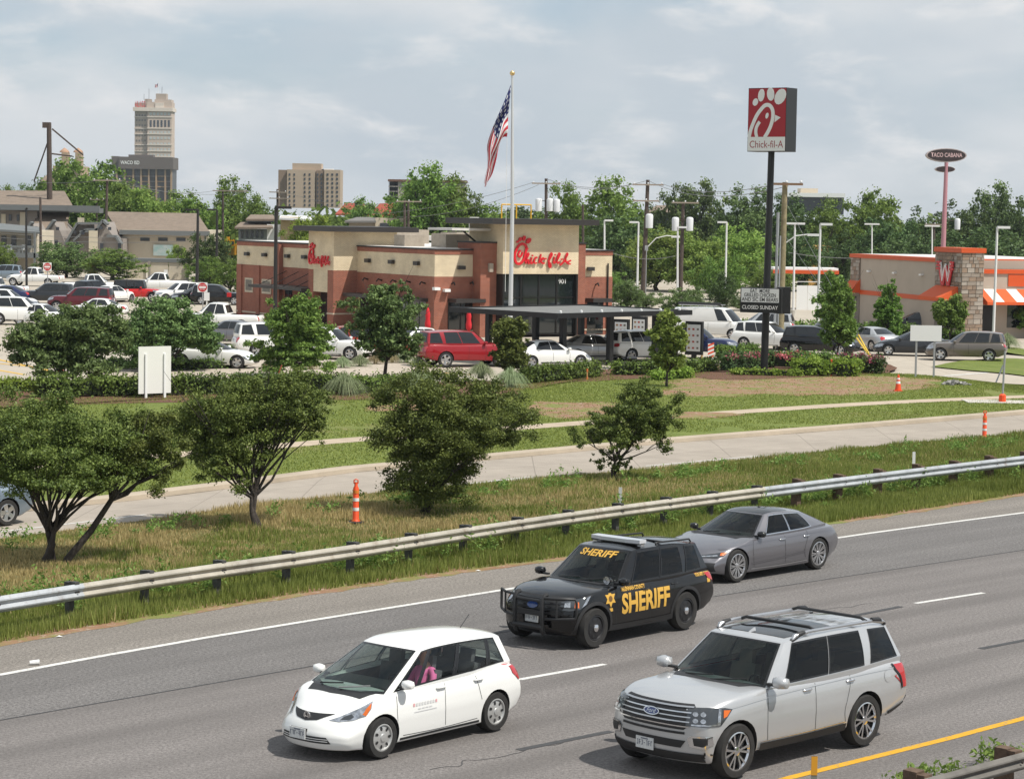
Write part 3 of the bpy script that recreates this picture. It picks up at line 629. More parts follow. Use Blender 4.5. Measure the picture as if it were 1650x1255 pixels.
for i,pl in enumerate([[(-80,640),(0,636),(240,628),(640,622),(800,618),(850,626),(820,642),(640,648),(240,654),(0,662),(-80,668)],[(840,596),(960,600),(1150,592),(1160,606),(1000,616),(900,622),(850,630)],[(1150,592),(1290,588),(1420,590),(1430,604),(1290,612),(1160,616),(1110,606)]]): blob('mulch_bed',pl,M_MUL,.130+.002*i,20+i,.03)
# planted islands and gravel in the lot
M_GRV=mat('island_gravel',(.42,.36,.29),.95,var=.3,vscale=6,bump=.5,bscale=8)
blob('planted_island',[(150,600),(330,590),(420,594),(700,592),(690,604),(420,608),(160,612)],M_GRV,.02,31,.02); blob('planted_island',[(410,580),(560,584),(680,578),(690,590),(560,594),(410,592)],M_GRV,.024,32,.02)
M_YEL=mat('paint_yellow',(.60,.36,.04),.8,var=.2,vscale=2)
for a,b in (((-40,582),(60,592)),((-40,590),(40,604)),((-10,578),(120,606)),((700,600),(760,604)),((390,512),(420,528))):
    A=G(*a);B=G(*b); uvstrip('lot_marking',offset([A,B],.12,.008),offset([A,B],-.12,.008),M_YEL,4)
# side street verge by the burger restaurant
blob('verge',[(1500,592),(1560,582),(1650,580),(1700,600),(1700,612),(1620,603),(1560,598)],M_LAWN,.06,41,.01); blob('verge',[(1180,535),(1280,538),(1420,545),(1640,562),(1660,575),(1560,560),(1400,556),(1290,552),(1200,545)],M_LAWN,.06,42,.02)
A=G(1520,606);B=G(1650,596); uvstrip('stop_bar',offset([A,B],.15,.008),offset([A,B],-.15,.008),LW,4)
# ---------------------------------------------------------------- tall grass on the median (countless blades)
def strip_pts(A,B,n,smin=0,smax=1,t0=0,t1=1,rng=RNG):
    A=np.array([tuple(p) for p in resample(A,200)]);B=np.array([tuple(p) for p in resample(B,200)]); t=rng.uniform(t0,t1,n)*198.99; s=rng.uniform(smin,smax,n)[:,None]; i=t.astype(int); f=(t-i)[:,None]; a=A[i]*(1-f)+A[i+1]*f; b=B[i]*(1-f)+B[i+1]*f; return a*(1-s)+b*s
def vnoise(P_,sc,seed=0):
    r=np.random.default_rng(seed); T=r.random((64,64)); x=P_[:,0]*sc;y=P_[:,1]*sc; xi=np.floor(x).astype(int);yi=np.floor(y).astype(int);fx=x-xi;fy=y-yi;fx=fx*fx*(3-2*fx);fy=fy*fy*(3-2*fy); g=lambda a,b:T[a%64,b%64]; return (g(xi,yi)*(1-fx)+g(xi+1,yi)*fx)*(1-fy)+(g(xi,yi+1)*(1-fx)+g(xi+1,yi+1)*fx)*fy
def blades(name,P_,h,w,m,lean=.35,rnd=None):
    n=len(P_); a=RNG.uniform(0,2*np.pi,n); ux=np.stack([np.cos(a),np.sin(a),np.zeros(n)],1); b=RNG.uniform(0,2*np.pi,n); ln=(h*RNG.uniform(0,lean,n))[:,None]*np.stack([np.cos(b),np.sin(b),np.zeros(n)],1); up=np.zeros((n,3));up[:,2]=h; ww=(w*RNG.uniform(.6,1.4,n))[:,None]
    V=np.stack([P_-ux*ww,P_+ux*ww,P_+ln+up],1).reshape(-1,3); F=np.arange(3*n).reshape(n,3); r=np.repeat(RNG.random(n) if rnd is None else rnd,3).astype(np.float32); me=npmesh(name,V,F,r); o=link(name,me,m); o['kind']='stuff'; return o
M_GB=leafmat('grass_blade',(.14,.19,.035),(.36,.42,.12),.4); M_GD=leafmat('dry_blade',(.28,.205,.085),(.60,.47,.245),.35)
i_0,i_1=.36,.62
HEin=gl(HEp,0,8,14); FNin=gl(FNp,0,8,14)
_st=RNG.bit_generator.state; pts=strip_pts(HEin,FNin,300000); RNG.bit_generator.state=_st; RNG.uniform(0,1,300000); sdist=RNG.uniform(0,1,300000); nz=vnoise(pts,.45,3)*.6+vnoise(pts,1.7,5)*.4
RAILW=gl([(0,963),(270,921),(560,881),(900,830),(1200,791),(1420,764),(1650,737)],0,8,14)
# dry patches: around the shrubs on the left
sx=pts[:,0]; dryp=(np.clip(1.15-.07*(sx+4),0.16,1.5)*np.clip((nz-.18)*2.8,.12,1.6)*np.clip((sdist-.26)*5,.05,1)); d_edge=strip_pts(HEin,FNin,1)
isdry=RNG.random(len(pts))<dryp
hh=.06+.20*vnoise(pts,.8,9)*RNG.uniform(.4,1.3,len(pts))
hh*=np.where(vnoise(pts,.35,11)>.6,1.35,.9)*np.where(sdist<.34,1.30,.9)
blades('median_grass',pts[~isdry],hh[~isdry],.013,M_GB,rnd=np.clip(RNG.normal(.45,.25,(~isdry).sum())+.5*(vnoise(pts[~isdry],.6,15)-.5),0,1)); blades('median_dry_grass',pts[isdry],hh[isdry]*.8,.011,M_GD,.5)
lp=strip_pts(setz(KB,.118),lb,900000)
_x=lp[:,0]*FPX/lp[:,1]; _y=(HC-lp[:,2])*FPX/lp[:,1]; lp=lp[(np.abs(_x)<860)&(_y>200)]; lp=lp[:220000]
def inpoly(P_,pl):
    w=[G(x,y) for x,y in pl]; x,y=P_[:,0],P_[:,1]; r=np.zeros(len(P_),bool)
    for a,b in zip(w,w[1:]+w[:1]): r^=((a.y>y)!=(b.y>y))&(x<(b.x-a.x)*(y-a.y)/(b.y-a.y+1e-9)+a.x)
    return r
_sw=np.array([tuple(p)[:2] for p in resample(offset(sw,-.62),300)]); _dd=np.full(len(lp),9e9)
for q_ in _sw: _dd=np.minimum(_dd,(lp[:,0]-q_[0])**2+(lp[:,1]-q_[1])**2)
_keep=_dd>.80**2
for pl in BARE: _keep&=~(inpoly(lp,pl)&(RNG.random(len(lp))<.88))
lp=lp[_keep][:150000]; lpn=vnoise(lp,.5,21); blades('lawn_grass_blades',lp[lpn<.8],RNG.uniform(.03,.07,(lpn<.8).sum()),.02,leafmat('lawn_blade',(.17,.22,.045),(.34,.39,.10),.3),.8)
# ---------------------------------------------------------------- guardrails
def railf(c1,c2):
    def f(x):
        a=x.noise(2.2,5,.7,lo=.3,hi=.7); c=x.mix(a,c1,c2); s_=x.noise(3.5,4,.7,lo=.55,hi=.75,stretch=(1,1,.25)); c=x.mix(x.math('MULTIPLY',s_,.6),c,(.17,.11,.07)); d_=x.noise(.7,4,.6,lo=.5,hi=.8); c=x.mix(x.math('MULTIPLY',d_,.5),c,(.16,.15,.14)); x.b.inputs['Roughness'].default_value=.5; x.b.inputs['Metallic'].default_value=.25; return c
    return f
GALV=gmat('galvanised_rail',railf((.33,.35,.37),(.47,.49,.51))); GALT=gmat('weathered_rail',railf((.36,.33,.27),(.50,.465,.40))); POSTS=mat('post_steel',(.07,.068,.066),.7,.2,var=.3,vscale=9); POSTW=mat('post_wood',(.11,.07,.045),.9,var=.35,vscale=14); BOLT=mat('bolt_rust',(.05,.035,.03),.8)
def guardrail(pl,label,d0,d1,woodfrom,tanrange,zt=.70,GALT=GALT):
    path=[G(x,y,zt) for x,y in pl]; path=setz(smooth_poly(path,6),0); path=ext(path,d0,d1); L=0
    for a,b in zip(path,path[1:]): L+=(b-a).length
    n=int(L/1.905); pts=resample(path,n+1); root=thing('guardrail',label,'guardrail',tuple(pts[0])); o0=pts[0]
    prof=[(0,.70),(.02,.685),(.055,.64),(.06,.615),(.02,.57),(.0,.545),(.02,.52),(.06,.475),(.055,.45),(.02,.405),(0,.39)]
    for i in range(0,n-1,2):
        seg=[pts[j]-o0 for j in range(i,min(i+3,n+1))]; mb=MB(); rows=[]
        for y,z in prof: q=offset(seg,-y-.10-(.004 if (i//2)%2 else 0)); rows.append([Vector((p.x,p.y,z*zt/.70)) for p in q])
        # overlap onto the next panel
        for r in rows: r[-1]=r[-1]+(r[-1]-r[-2]).normalized()*.15
        for a,b in zip(rows,rows[1:]): mb.sheet(b,a)
        xm=(pts[i]).x; P('rail',mb,GALT if tanrange[0]<xm<tanrange[1] else GALV,root,25)
        for j in (i,i+1):
            t=(pts[min(j+1,n)]-pts[j]); rz=math.atan2(t.y,t.x); p=pts[j]-o0; nn=Vector((math.sin(rz),-math.cos(rz),0))
            bo=MB(); c=p+nn*.165; bo.box((c.x,c.y,.55*zt/.7),(.03,.02,.03),rz); P('bolt',bo,BOLT,root)
    for j in range(n+1):
        t=(pts[min(j+1,n)]-pts[max(j-1,0)]); rz=math.atan2(t.y,t.x); p=pts[j]-o0; nn=Vector((math.sin(rz),-math.cos(rz),0)); wood=pts[j].x>woodfrom; r=random.Random(j)
        a=p-nn*(.13 if wood else .10); po=MB(); w=.19 if wood else .12; po.box((a.x,a.y,(.33+(.03 if wood else 0))*zt/.70),(w,w+.02,(.80+(r.uniform(-.02,.05) if wood else 0))*zt/.70),rz,r.uniform(-.03,.03),r.uniform(-.03,.03)); q=P('post',po,POSTW if wood else POSTS,root)
        b=MB(); bp=p+nn*(.02 if wood else .04); b.box((bp.x,bp.y,.57*zt/.70),(w*.95,.16,.34*zt/.7),rz); P('blockout',b,POSTW if wood else POSTS,q)
    return root
guardrail([(0,958),(270,917),(560,877),(900,826),(1200,787),(1420,760),(1650,733)],'long galvanised W-beam guardrail along the far highway shoulder',6,8,7.5,(-8.6,5.5))
guardrail([(1330,1300),(1450,1260),(1650,1206)],'dark guardrail corner beside the yellow line, lower right of the picture',2,4,-99,(-99,99),.56,mat('old_rail',(.15,.14,.125),.7,.2,var=.3,vscale=2))

# broad-leaved weeds along the rails
WEED=leafmat('weed_leaf',(.10,.17,.03),(.26,.36,.09),.4)
def weeds(name,pl,n,spread,zmax,seed):
    r=np.random.default_rng(seed); path=resample(setz([G(x,y) for x,y in pl],0),400); cl=[]
    for i in range(n):
        p=path[r.integers(0,400)]; h=r.uniform(.12,zmax); x=p.x+r.normal(0,spread);y=p.y+r.normal(0,spread)
        for k in range(3): cl.append((x+r.normal(0,.08),y+r.normal(0,.08),h*(.3+.3*k),.13,.13,h*.28))
    cl=np.array(cl); N=n*60; k=r.integers(0,len(cl),N); d=r.normal(size=(N,3)); p=cl[k,:3]+d*cl[k,3:6]*.7; p[:,2]=np.abs(p[:,2])+.01; t=r.normal(size=(N,3)); t/=np.linalg.norm(t,axis=1)[:,None]; b=np.cross(t,r.normal(size=(N,3))); b/=np.linalg.norm(b,axis=1)[:,None]; s=r.uniform(.02,.045,N)[:,None]
    V=np.stack([p-t*s*1.6,p-b*s*.6,p+t*s*1.6,p+b*s*.6],1).reshape(-1,3); o=link(name,npmesh(name,V,np.arange(4*N).reshape(N,4),np.repeat(r.random(N),4)),WEED); o['kind']='stuff'
weeds('roadside_weeds',[(-40,990),(270,950),(560,912),(900,862),(1200,820),(1420,792),(1680,758)],340,.55,.55,3); weeds('median_weeds',[(-20,886),(300,848),(520,824),(880,788),(1100,768),(1650,716)],90,.45,.42,4); weeds('near_rail_weeds',[(1480,1262),(1650,1222)],10,.2,.32,5)

# construction joint, sealed cracks, gritty verge
ribbon('pavement_joint',SMp,.045,LDK,.005,60,120)
r_=random.Random(3)
for x0,y0,x1,y1 in ((700,1240,960,1182),(1150,1010,1400,972)):
    A=G(x0,y0);B=G(x1,y1); pp=[A.lerp(B,i/14)+Vector((r_.uniform(-.12,.12),r_.uniform(-.12,.12),0)) for i in range(15)]; pp=smooth_poly(pp,3); uvstrip('sealed_crack',offset(pp,.009,.005),offset(pp,-.009,.005),LDK,50)
hv=resample(HEin,140); hv=[p+Vector((r_.uniform(-.12,.12),r_.uniform(-.12,.12),0)) for p in hv]; uvstrip('gritty_verge',offset(hv,.35,.004),offset(hv,-.28,.004),gmat('verge_dirt',dirtf),140)
# ================================================================ the chicken restaurant
BR=brickmat('brick_red',(.27,.068,.034),(.36,.10,.05),(.31,.20,.155)); CREAM=brickmat('brick_cream',(.72,.60,.40),(.80,.68,.47),(.50,.41,.30)); FASC=mat('fascia_bronze',(.045,.04,.038),.45,.3); COPE=mat('coping_dark',(.03,.03,.032),.5,.3); SILL=mat('cast_stone',(.55,.47,.36),.8,var=.12,vscale=3); RED=mat('sign_red',(.62,.012,.022),.35); WHT=mat('sign_white',(.80,.80,.78),.5); ROOFW=mat('roof_membrane',(.62,.60,.57),.8,var=.15,vscale=1); SOFF=mat('soffit_cream',(.42,.35,.26),.8); SGLASS=mat('shop_glass',(.012,.016,.018),.04,spec=.9); MULL=mat('mullion_dark',(.02,.019,.018),.4,.4); HVAC=mat('hvac_tan',(.34,.29,.23),.7,var=.15,vscale=3)
TH=math.radians(30.5); RC=Vector((-5.02,149.2,0)); RU=Vector((math.cos(TH),math.sin(TH),0)); RV=Vector((-math.sin(TH),math.cos(TH),0))
def FPl(px,py,off=0):      # point of the front wall plane (off metres before it) seen at a pixel -> (along, height)
    r=ray(px,py); o=RC-RV*off; t=o.dot(RV)/r.dot(RV); p=r*t; return ((p-o).dot(RU),HC+p.z)
def z4(x,y,off=0): return FPl(670+x/4.853,320+y/4.853,off)
rest=thing('restaurant_building','red and cream brick chicken restaurant with flat-roofed sign tower','building',tuple(RC),TH)
def RB(name,lo,hi,m,parent=None,label=None): return P(name,MB().b2(lo,hi),m,parent or rest,label=label)
WX,DY=13.4,30.8
# walls by courses: brick base, cream band, brick parapet, coping
def wallring(x0,y0,x1,y1,pz,tag_=''):
    for nm,z0,z1,m,o in (('brick_wall',0,3.82,BR,0),('cream_band',3.82,5.22,CREAM,-.025),('parapet',5.22,pz,BR,.0)): RB(nm,(x0-o,y0-o,z0),(x1+o,y1+o,z1),m)
    RB('coping',(x0-.06,y0-.06,pz),(x1+.06,y1+.06,pz+.09),COPE)
wallring(0,0,WX,DY,5.50); RB('water_table',(-.03,-.03,.30),(WX+.03,DY+.03,.40),SILL); RB('roof_deck',(.3,.3,5.591),(WX-.3,DY-.3,5.60),ROOFW)
for y in (23.0,): RB('brick_pier',(-.30,y-.35,0),(-.001,y+.35,5.42),BR); 
for y,z in ((30.0,0),(26.8,0)): RB('brick_pier',(-.10,y-.28,0),(-.001,y+.28,3.80),BR)
# front sign tower
u0=z4(685,310,1.8)[0]; u1=z4(1275,300,1.8)[0]; tt=z4(1000,205,1.8)[1]; tb=z4(1000,590,1.8)[1]
RB('tower_wall',(u0,-1.8,tb),(u1,2.6,tt),CREAM); 
lo=u0-1.55; RB('tower_roof',(lo+.2,-2.75,tt),(u1+.95,3.4,tt+.36),FASC); RB('tower_soffit',(lo+.3,-2.65,tt-.012),(u1+.85,3.3,tt-.002),SOFF)
# brick piers beside the tower
pl0=z4(510,340,1.0)[0]; RB('brick_pier',(pl0,-1.0,0),(u0-.004,2.0,5.98),BR); RB('coping',(pl0-.05,-1.05,5.98),(u0-.006,2.05,6.07),COPE)
pr0=u1+.004; pr1=z4(1330,345,1.0)[0]; RB('brick_pier',(pr0,-1.0,0),(pr1,2.0,5.98),BR); RB('coping',(pr0+.002,-1.05,5.98),(pr1+.05,2.05,6.07),COPE)
# storefront glazing recessed under the tower
RB('storefront_back',(u0+.002,-.9,.12),(u1-.002,-.80,tb-.002),SGLASS); RB('tower_side',(u0,-1.8,0),(u0+.12,-.85,tb-.003),MULL); RB('tower_side',(u1-.12,-1.8,0),(u1,-.85,tb-.003),MULL)
n=4; 
for i in range(n):
    a=u0+.14+(u1-u0-.28)*i/n; b=u0+.14+(u1-u0-.28)*(i+1)/n
    for z0,z1 in ((.25,1.35),(1.42,2.5),(2.58,tb-.1)): w=RB('window_pane',(a+.06,-1.55,z0),(b-.06,-1.53,z1),SGLASS)
for i in range(n+1): a=u0+.14+(u1-u0-.28)*i/n; RB('mullion',(a-.05,-1.60,.12),(a+.05,-1.48,tb-.006),MULL)
for z in (.18,1.38,2.54,tb-.06): RB('transom',(u0+.121,-1.585,z-.035),(u1-.121,-1.50,z+.035),MULL)
put_text('address_number','901',.42,WHT,rest,(z4(1150,650,1.6)[0],-1.56,z4(1150,650,1.6)[1]),(1,0,0),(0,0,1))
# left front wing window + awning
a=z4(255,810); b=z4(440,1045); RB('window_pane',(a[0],-.02,.42),(b[0],-.005,a[1]),SGLASS); 
for x in (a[0],(a[0]+b[0])/2,b[0]): RB('mullion',(x-.04,-.05,.41),(x+.04,-.021,a[1]),MULL)
RB('awning',(a[0]-.05,-1.1,2.20),(b[0]+.35,-.001,2.44),FASC); 
RB('window_sill',(.0,-.08,.302),(b[0]+.1,-.031,.41),SILL)
d0=z4(1325,775);d1=z4(1475,805); RB('awning',(d0[0],-1.0,2.18),(d1[0],-.001,2.42),FASC); RB('door',(d0[0]+.15,-.03,.05),(d1[0]-.1,-.004,2.15),SGLASS); P('door_handle',MB().b2((d0[0]+.3,-.07,.9),(d0[0]+.34,-.031,1.5)),CHR,rest)
P('downspout',MB().tube([(z4(1500,500)[0],-.07,4.7),(z4(1500,500)[0],-.07,.2)],.05,6),MULL,rest)
for x,y,nm in ((20,517,0),(350,540,0),(1360,550,0)):
    q=z4(x,y); 
    if q[0]>.1: L=RB('wall_light',(q[0]-.25,-.24,q[1]-.12),(q[0]+.25,-.026,q[1]+.12),FASC)
for x,y in ((280,668),(425,665),(1405,675)): q=z4(x,y); P('gooseneck_lamp',MB().tube([(q[0],-.001,q[1]),(q[0],-.3,q[1]+.12),(q[0],-.42,q[1]-.05)],.05,6),MULL,rest,50)
for x,y in ((150,705),(230,718)): q=z4(x,y); RB('flood_light',(q[0]-.2,-.35,q[1]-.09),(q[0]+.2,-.001,q[1]+.09),WHT)
q=z4(580,540,1.0); RB('speaker_box',(q[0]-.14,-1.2,q[1]-.28),(q[0]+.14,-1.001,q[1]+.28),HVAC)
# side entrance tower
p_=1.75; v0,v1=10.88,14.75; st=6.50
RB('entry_tower_wall',(-p_,v0,3.9),(3.0,v1,st),CREAM); RB('entry_pier',(-p_,v0,0),(-.001,v0+.9,3.899),BR); RB('entry_pier',(-p_,v1-.75,0),(-.001,v1,3.899),BR); RB('entry_jamb',(-p_+.02,v0+.901,2.4),(-.3,v1-.751,3.898),CREAM)
RB('entry_roof',(-p_-.75,v0-.9,st),(4.2,v1+.9,st+.33),FASC); RB('entry_soffit',(-p_-.65,v0-.8,st-.012),(4.1,v1+.8,st-.002),SOFF); RB('entry_door',(-1.2,v0+1.0,.05),(-1.15,v1-.85,2.38),SGLASS); RB('mullion',(-1.25,(v0+v1)/2-.05,.05),(-1.201,(v0+v1)/2+.05,2.38),MULL); RB('pier_sill',(-p_-.03,v0-.03,.95),(-.002,v0+.93,1.05),SILL)
RB('entry_canopy',(-2.4,v1-.2,2.38),(-.002,23.3,2.58),FASC)
for y in (16.0,18.0,20.0,22.0): P('canopy_rod',MB().tube([(-2.2,y,2.56),(-.02,y,3.55)],.025,5),MULL,rest)
for a,b in ((21.0,22.2),(18.2,19.7),(15.6,17.0)): RB('window_pane',(-.03,a,.45),(-.004,b,2.3),SGLASS); RB('mullion',(-.05,(a+b)/2-.035,.45),(-.031,(a+b)/2+.035,2.3),MULL)
for a,b in ((27.9,29.0),(24.7,26.0)): f=RB('window_frame',(-.06,a-.15,1.80),(-.003,b+.15,2.85),SILL); RB('pane',(-.075,a,1.95),(-.062,b,2.72),SGLASS,f)
for y in (28.7,25.6,21.7,18.9,9.1,5.7,2.2): RB('wall_light',(-.24,y-.28,4.48),(-.027,y+.28,4.74),FASC)
RB('awning',(-1.2,6.8,2.2),(-.002,10.6,2.42),FASC); RB('window_pane',(-.03,7.2,.45),(-.004,10.3,2.18),SGLASS); RB('awning',(-1.2,.8,2.2),(-.002,4.9,2.42),FASC); RB('window_pane',(-.03,1.0,.45),(-.004,4.7,2.18),SGLASS)
for y in (1.9,2.85,3.8,8.2,9.2): RB('mullion',(-.05,y-.04,.45),(-.031,y+.04,2.18),MULL)
for y in (1.2,3.2,5.2,7.2,9.2): P('gooseneck_lamp',MB().tube([(-.001,y,3.35),(-.3,y,3.45),(-.42,y,3.28)],.05,6),MULL,rest,50)
# roof plant
for x,y,w,d,h in ((3,4,2.4,2.0,.9),(6,8,2.2,2.2,.95),(9.5,4.5,2.0,2.0,.85),(4,18,3,2.2,1.0),(8,20,2.4,2.4,1.0),(1.8,7.5,1.5,1.5,.75)): RB('roof_unit',(x,y,5.6),(x+w,y+d,5.6+h),HVAC)
hx=MB()
for x in (u0+1.0,u0+2.1,u0+3.2): hx.tube([(x,.2,tt+.36),(x,.2,tt+1.25)],.045,6)
hx.tube([(u0+1.0,.2,tt+1.25),(u0+3.2,.2,tt+1.25)],.045,6); P('roof_hatch_rail',hx,mat('safety_yellow',(.75,.42,.02),.5),rest)
RB('lower_roof',(lo-1.3,-.2,6.75),(lo+1.6,3.0,6.90),ROOFW); P('roof_brace',MB().tube([(lo-.2,.4,6.75),(lo+1.0,.8,6.05)],.06,6),FASC,rest)
# script sign: strokes standing off the wall
def stroke(mb,pts,w,d0,d1,M,n=8,taper=None):
    c=smooth_poly([Vector((x,y,0)) for x,y in pts],n) if len(pts)>2 else [Vector((x,y,0)) for x,y in pts]; L=[];R=[]
    for i,p in enumerate(c):
        t=(c[min(i+1,len(c)-1)]-c[max(i-1,0)]); nn=Vector((-t.y,t.x,0)).normalized()*w*.5*(taper(i/(len(c)-1)) if taper else 1); L.append(p+nn);R.append(p-nn)
    poly=[(p.x,p.y) for p in L]+[(p.x,p.y) for p in reversed(R)]; k=len(c); V=[M@Vector((x,y,d)) for d in (d0,d1) for x,y in poly]; m=2*k
    F=[]
    for i in range(k-1):
        a,b,cc,dd=i,i+1,m-2-i,m-1-i; F+=[(m+a,m+b,m+cc,m+dd),(dd,cc,b,a)]
    F+=[(i,(i+1)%m,m+(i+1)%m,m+i) for i in range(m)]; mb.add(V,F)
def ell(mb,cx,cy,a,b,ang,d0,d1,M,n=14): c,s=math.cos(ang),math.sin(ang); mb.prism([(cx+a*math.cos(t)*c-b*math.sin(t)*s,cy+a*math.cos(t)*s+b*math.sin(t)*c) for t in (2*math.pi*k/n for k in range(n))],d0,d1,M)
def chicken_script(parent,M,width,m,d=.09):
    # unit: photo-zoom pixels, 1290 wide
    s=width/1290.0; S_=Matrix.Scale(s,4); S_[2][2]=1; T=M@S_@Matrix.Translation((-740,-0,0)); Y=lambda pts:[(x,520-y) for x,y in pts]; k=0
    def part_(fn):
        nonlocal k; mb=MB(); fn(mb,.02+k*.003,.02+d+k*.003); k+=1; P('sign_letter',mb,m,parent)
    part_(lambda mb,a,b: stroke(mb,Y([(375,440),(345,375),(270,350),(190,395),(130,500),(112,610),(140,705),(200,735),(270,705),(325,620),(350,520),(372,440)]),46,a,b,T))
    part_(lambda mb,a,b: stroke(mb,Y([(240,480),(200,520),(190,570),(225,600),(262,570),(285,510)]),34,a,b,T))
    for cx,cy,ra,rb,an in ((172,312,34,22,.6),(228,265,44,30,1.1),(310,245,52,34,1.35),(412,292,66,44,.7)): part_(lambda mb,a,b,cx=cx,cy=cy,ra=ra,rb=rb,an=an: ell(mb,cx,520-cy,ra,rb,an,a,b,T))
    part_(lambda mb,a,b: mb.prism([(372,520-420),(412,520-445),(372,520-468)],a,b,T))
    L=[ [(330,690),(380,620),(420,555),(405,530),(375,590),(350,730)],[(352,720),(395,655),(420,670),(405,725),(440,715)],[(490,610),(465,700),(480,728),(515,700)],[(610,620),(575,610),(540,660),(550,720),(600,715)],[(690,545),(650,720)],[(665,680),(730,620),(745,640),(690,670),(730,725),(775,715)],[(770,640),(815,632)],[(850,690),(915,600),(940,545),(915,530),(880,620),(870,740),(890,800),(915,780),(900,720),(870,715)],[(1000,600),(975,690),(990,718),(1020,690)],[(1035,690),(1085,610),(1115,545),(1095,530),(1065,600),(1050,690),(1075,718),(1110,690)],[(1145,645),(1185,640)],[(1120,760),(1200,690),(1260,600),(1290,545),(1275,530),(1250,590),(1250,670),(1290,720),(1360,735)],[(1220,690),(1300,690),(1365,665)] ]
    for l in L: part_(lambda mb,a,b,l=l: stroke(mb,Y(l),27,a,b,T,5))
    part_(lambda mb,a,b: ell(mb,495,520-575,16,16,0,a,b,T)); part_(lambda mb,a,b: ell(mb,1008,520-560,16,16,0,a,b,T))
q0=z4(765,310,1.8); q1=z4(1210,520,1.8); cxu=(q0[0]+q1[0])/2; czz=q1[1]+(q0[1]-q1[1])*.46
sg_=thing('script_sign','red script letter sign on the cream front tower','sign',tuple(RC+RU*cxu-RV*1.80+Vector((0,0,czz))),TH)
chicken_script(sg_,frame_matrix((0,0,0),(1,0,0),(0,0,1)),(q1[0]-q0[0])*1.0,RED,.10)
sg2=thing('script_sign','small red script letter sign on the shaded side entrance tower','sign',tuple(RC-RU*p_+RV*12.9+Vector((0,0,4.85))),TH-math.pi/2); chicken_script(sg2,frame_matrix((0,0,0),(1,0,0),(0,0,1)),3.4,RED,.10)
# patio umbrellas (folded), rail
def umbrella(px,py,label):
    p=G(px,py); t=thing('patio_umbrella',label,'umbrella',tuple(p),0,'folded red patio umbrellas'); P('pole',MB().tube([(0,0,.05),(0,0,2.05)],.025,8),MULL,t); c=MB(); pr=[(.06,.62),(.17,.75),(.19,1.0),(.13,1.3),(.16,1.5),(.10,1.8),(.03,1.98),(.001,2.0)]
    c.lathe(pr,10); c.v=[(x*(1+.18*math.sin(5*math.atan2(y,x))),y*(1+.18*math.sin(5*math.atan2(y,x))),z) for x,y,z in c.v]; P('canopy',c,mat('canvas_red',(.55,.012,.02),.8),t,60); P('base',MB().lathe([(.001,0),(.28,0),(.28,.06),(.04,.08),(.001,.08)],14),MULL,t)
umbrella(689,547,'folded red patio umbrella at the restaurant corner window'); umbrella(755,549,'folded red patio umbrella left of the brick tower pier')
# order canopy over the drive-through
cano=thing('order_canopy','flat black steel canopy over the drive-through lanes','canopy'); N0=Vector((2.26,119.6,0)); ea=Vector((-.62,.785,0)).normalized(); eb=Vector((.722,.692,0)).normalized(); cano.location=N0; cano.rotation_euler[2]=math.atan2(eb.y,eb.x)
LB_,LA_=10.2,8.2; BKM=mat('canopy_black',(.014,.014,.015),.45,.2); DECK=mat('deck_metal',(.20,.20,.185),.5,.3,var=.1,vscale=2)
for nm,lo_,hi_ in (('fascia',(0,0,2.60),(LB_,.12,2.86)),('fascia',(0,LA_-.12,2.60),(LB_,LA_,2.86)),('fascia',(0,.121,2.60),(.12,LA_-.121,2.86)),('fascia',(LB_-.12,.121,2.60),(LB_,LA_-.121,2.86))): P(nm,MB().b2(lo_,hi_),BKM,cano)
for i in range(6): P('deck_panel',MB().b2((.14+i*(LB_-.28)/6+.02,.14,2.76),(.14+(i+1)*(LB_-.28)/6-.02,LA_-.14,2.80)),DECK,cano)
for x in (1.6,5.1,8.6):
    P('beam',MB().b2((x-.08,.13,2.62),(x+.08,LA_-.13,2.755)),BKM,cano)
    for y in (1.2,LA_-1.4): P('post',MB().b2((x-.14,y-.14,0),(x+.14,y+.14,2.62)),BKM,cano)
for i in range(7): P('roof_lamp',MB().lathe([(.07,0),(.07,.1),(.001,.13)],8,(.5+i*1.5,.3,2.86)),WHT,cano)
def menu_board(px,py,label,w=.75,h=1.25,yaw=-28):
    p=G(px,py); t=thing('menu_board',label,'menu board',tuple(p),math.radians(yaw),'drive-through menu boards'); P('housing',MB().b2((-w/2-.1,-.12,.35),(w/2+.1,.12,.55+h+.12)),BKM,t); P('post',MB().b2((-.12,-.1,0),(.12,.1,.349)),BKM,t); f=P('panel',MB().b2((-w/2,-.14,.55),(w/2,-.121,.5+h)),mat('menu_white',(.66,.67,.66),.4),t)
    k=0
    for r in range(4):
        for c in range(3): P('menu_picture',MB().b2((-w/2+.08+c*w/3.1,-.15,.68+r*h/4.4),(-w/2+.20+c*w/3.1,-.141,.78+r*h/4.4)),mat('menu_food%d'%(k%3),[(.30,.15,.05),(.35,.05,.03),(.12,.10,.08)][k%3],.5),f); k+=1
menu_board(1001,568,'menu board under the canopy beside the silver sedan'); menu_board(1030,562,'menu board under the canopy left of the young bright tree'); menu_board(1118,582,'large white menu board beside the blue pickup',.8,1.5)
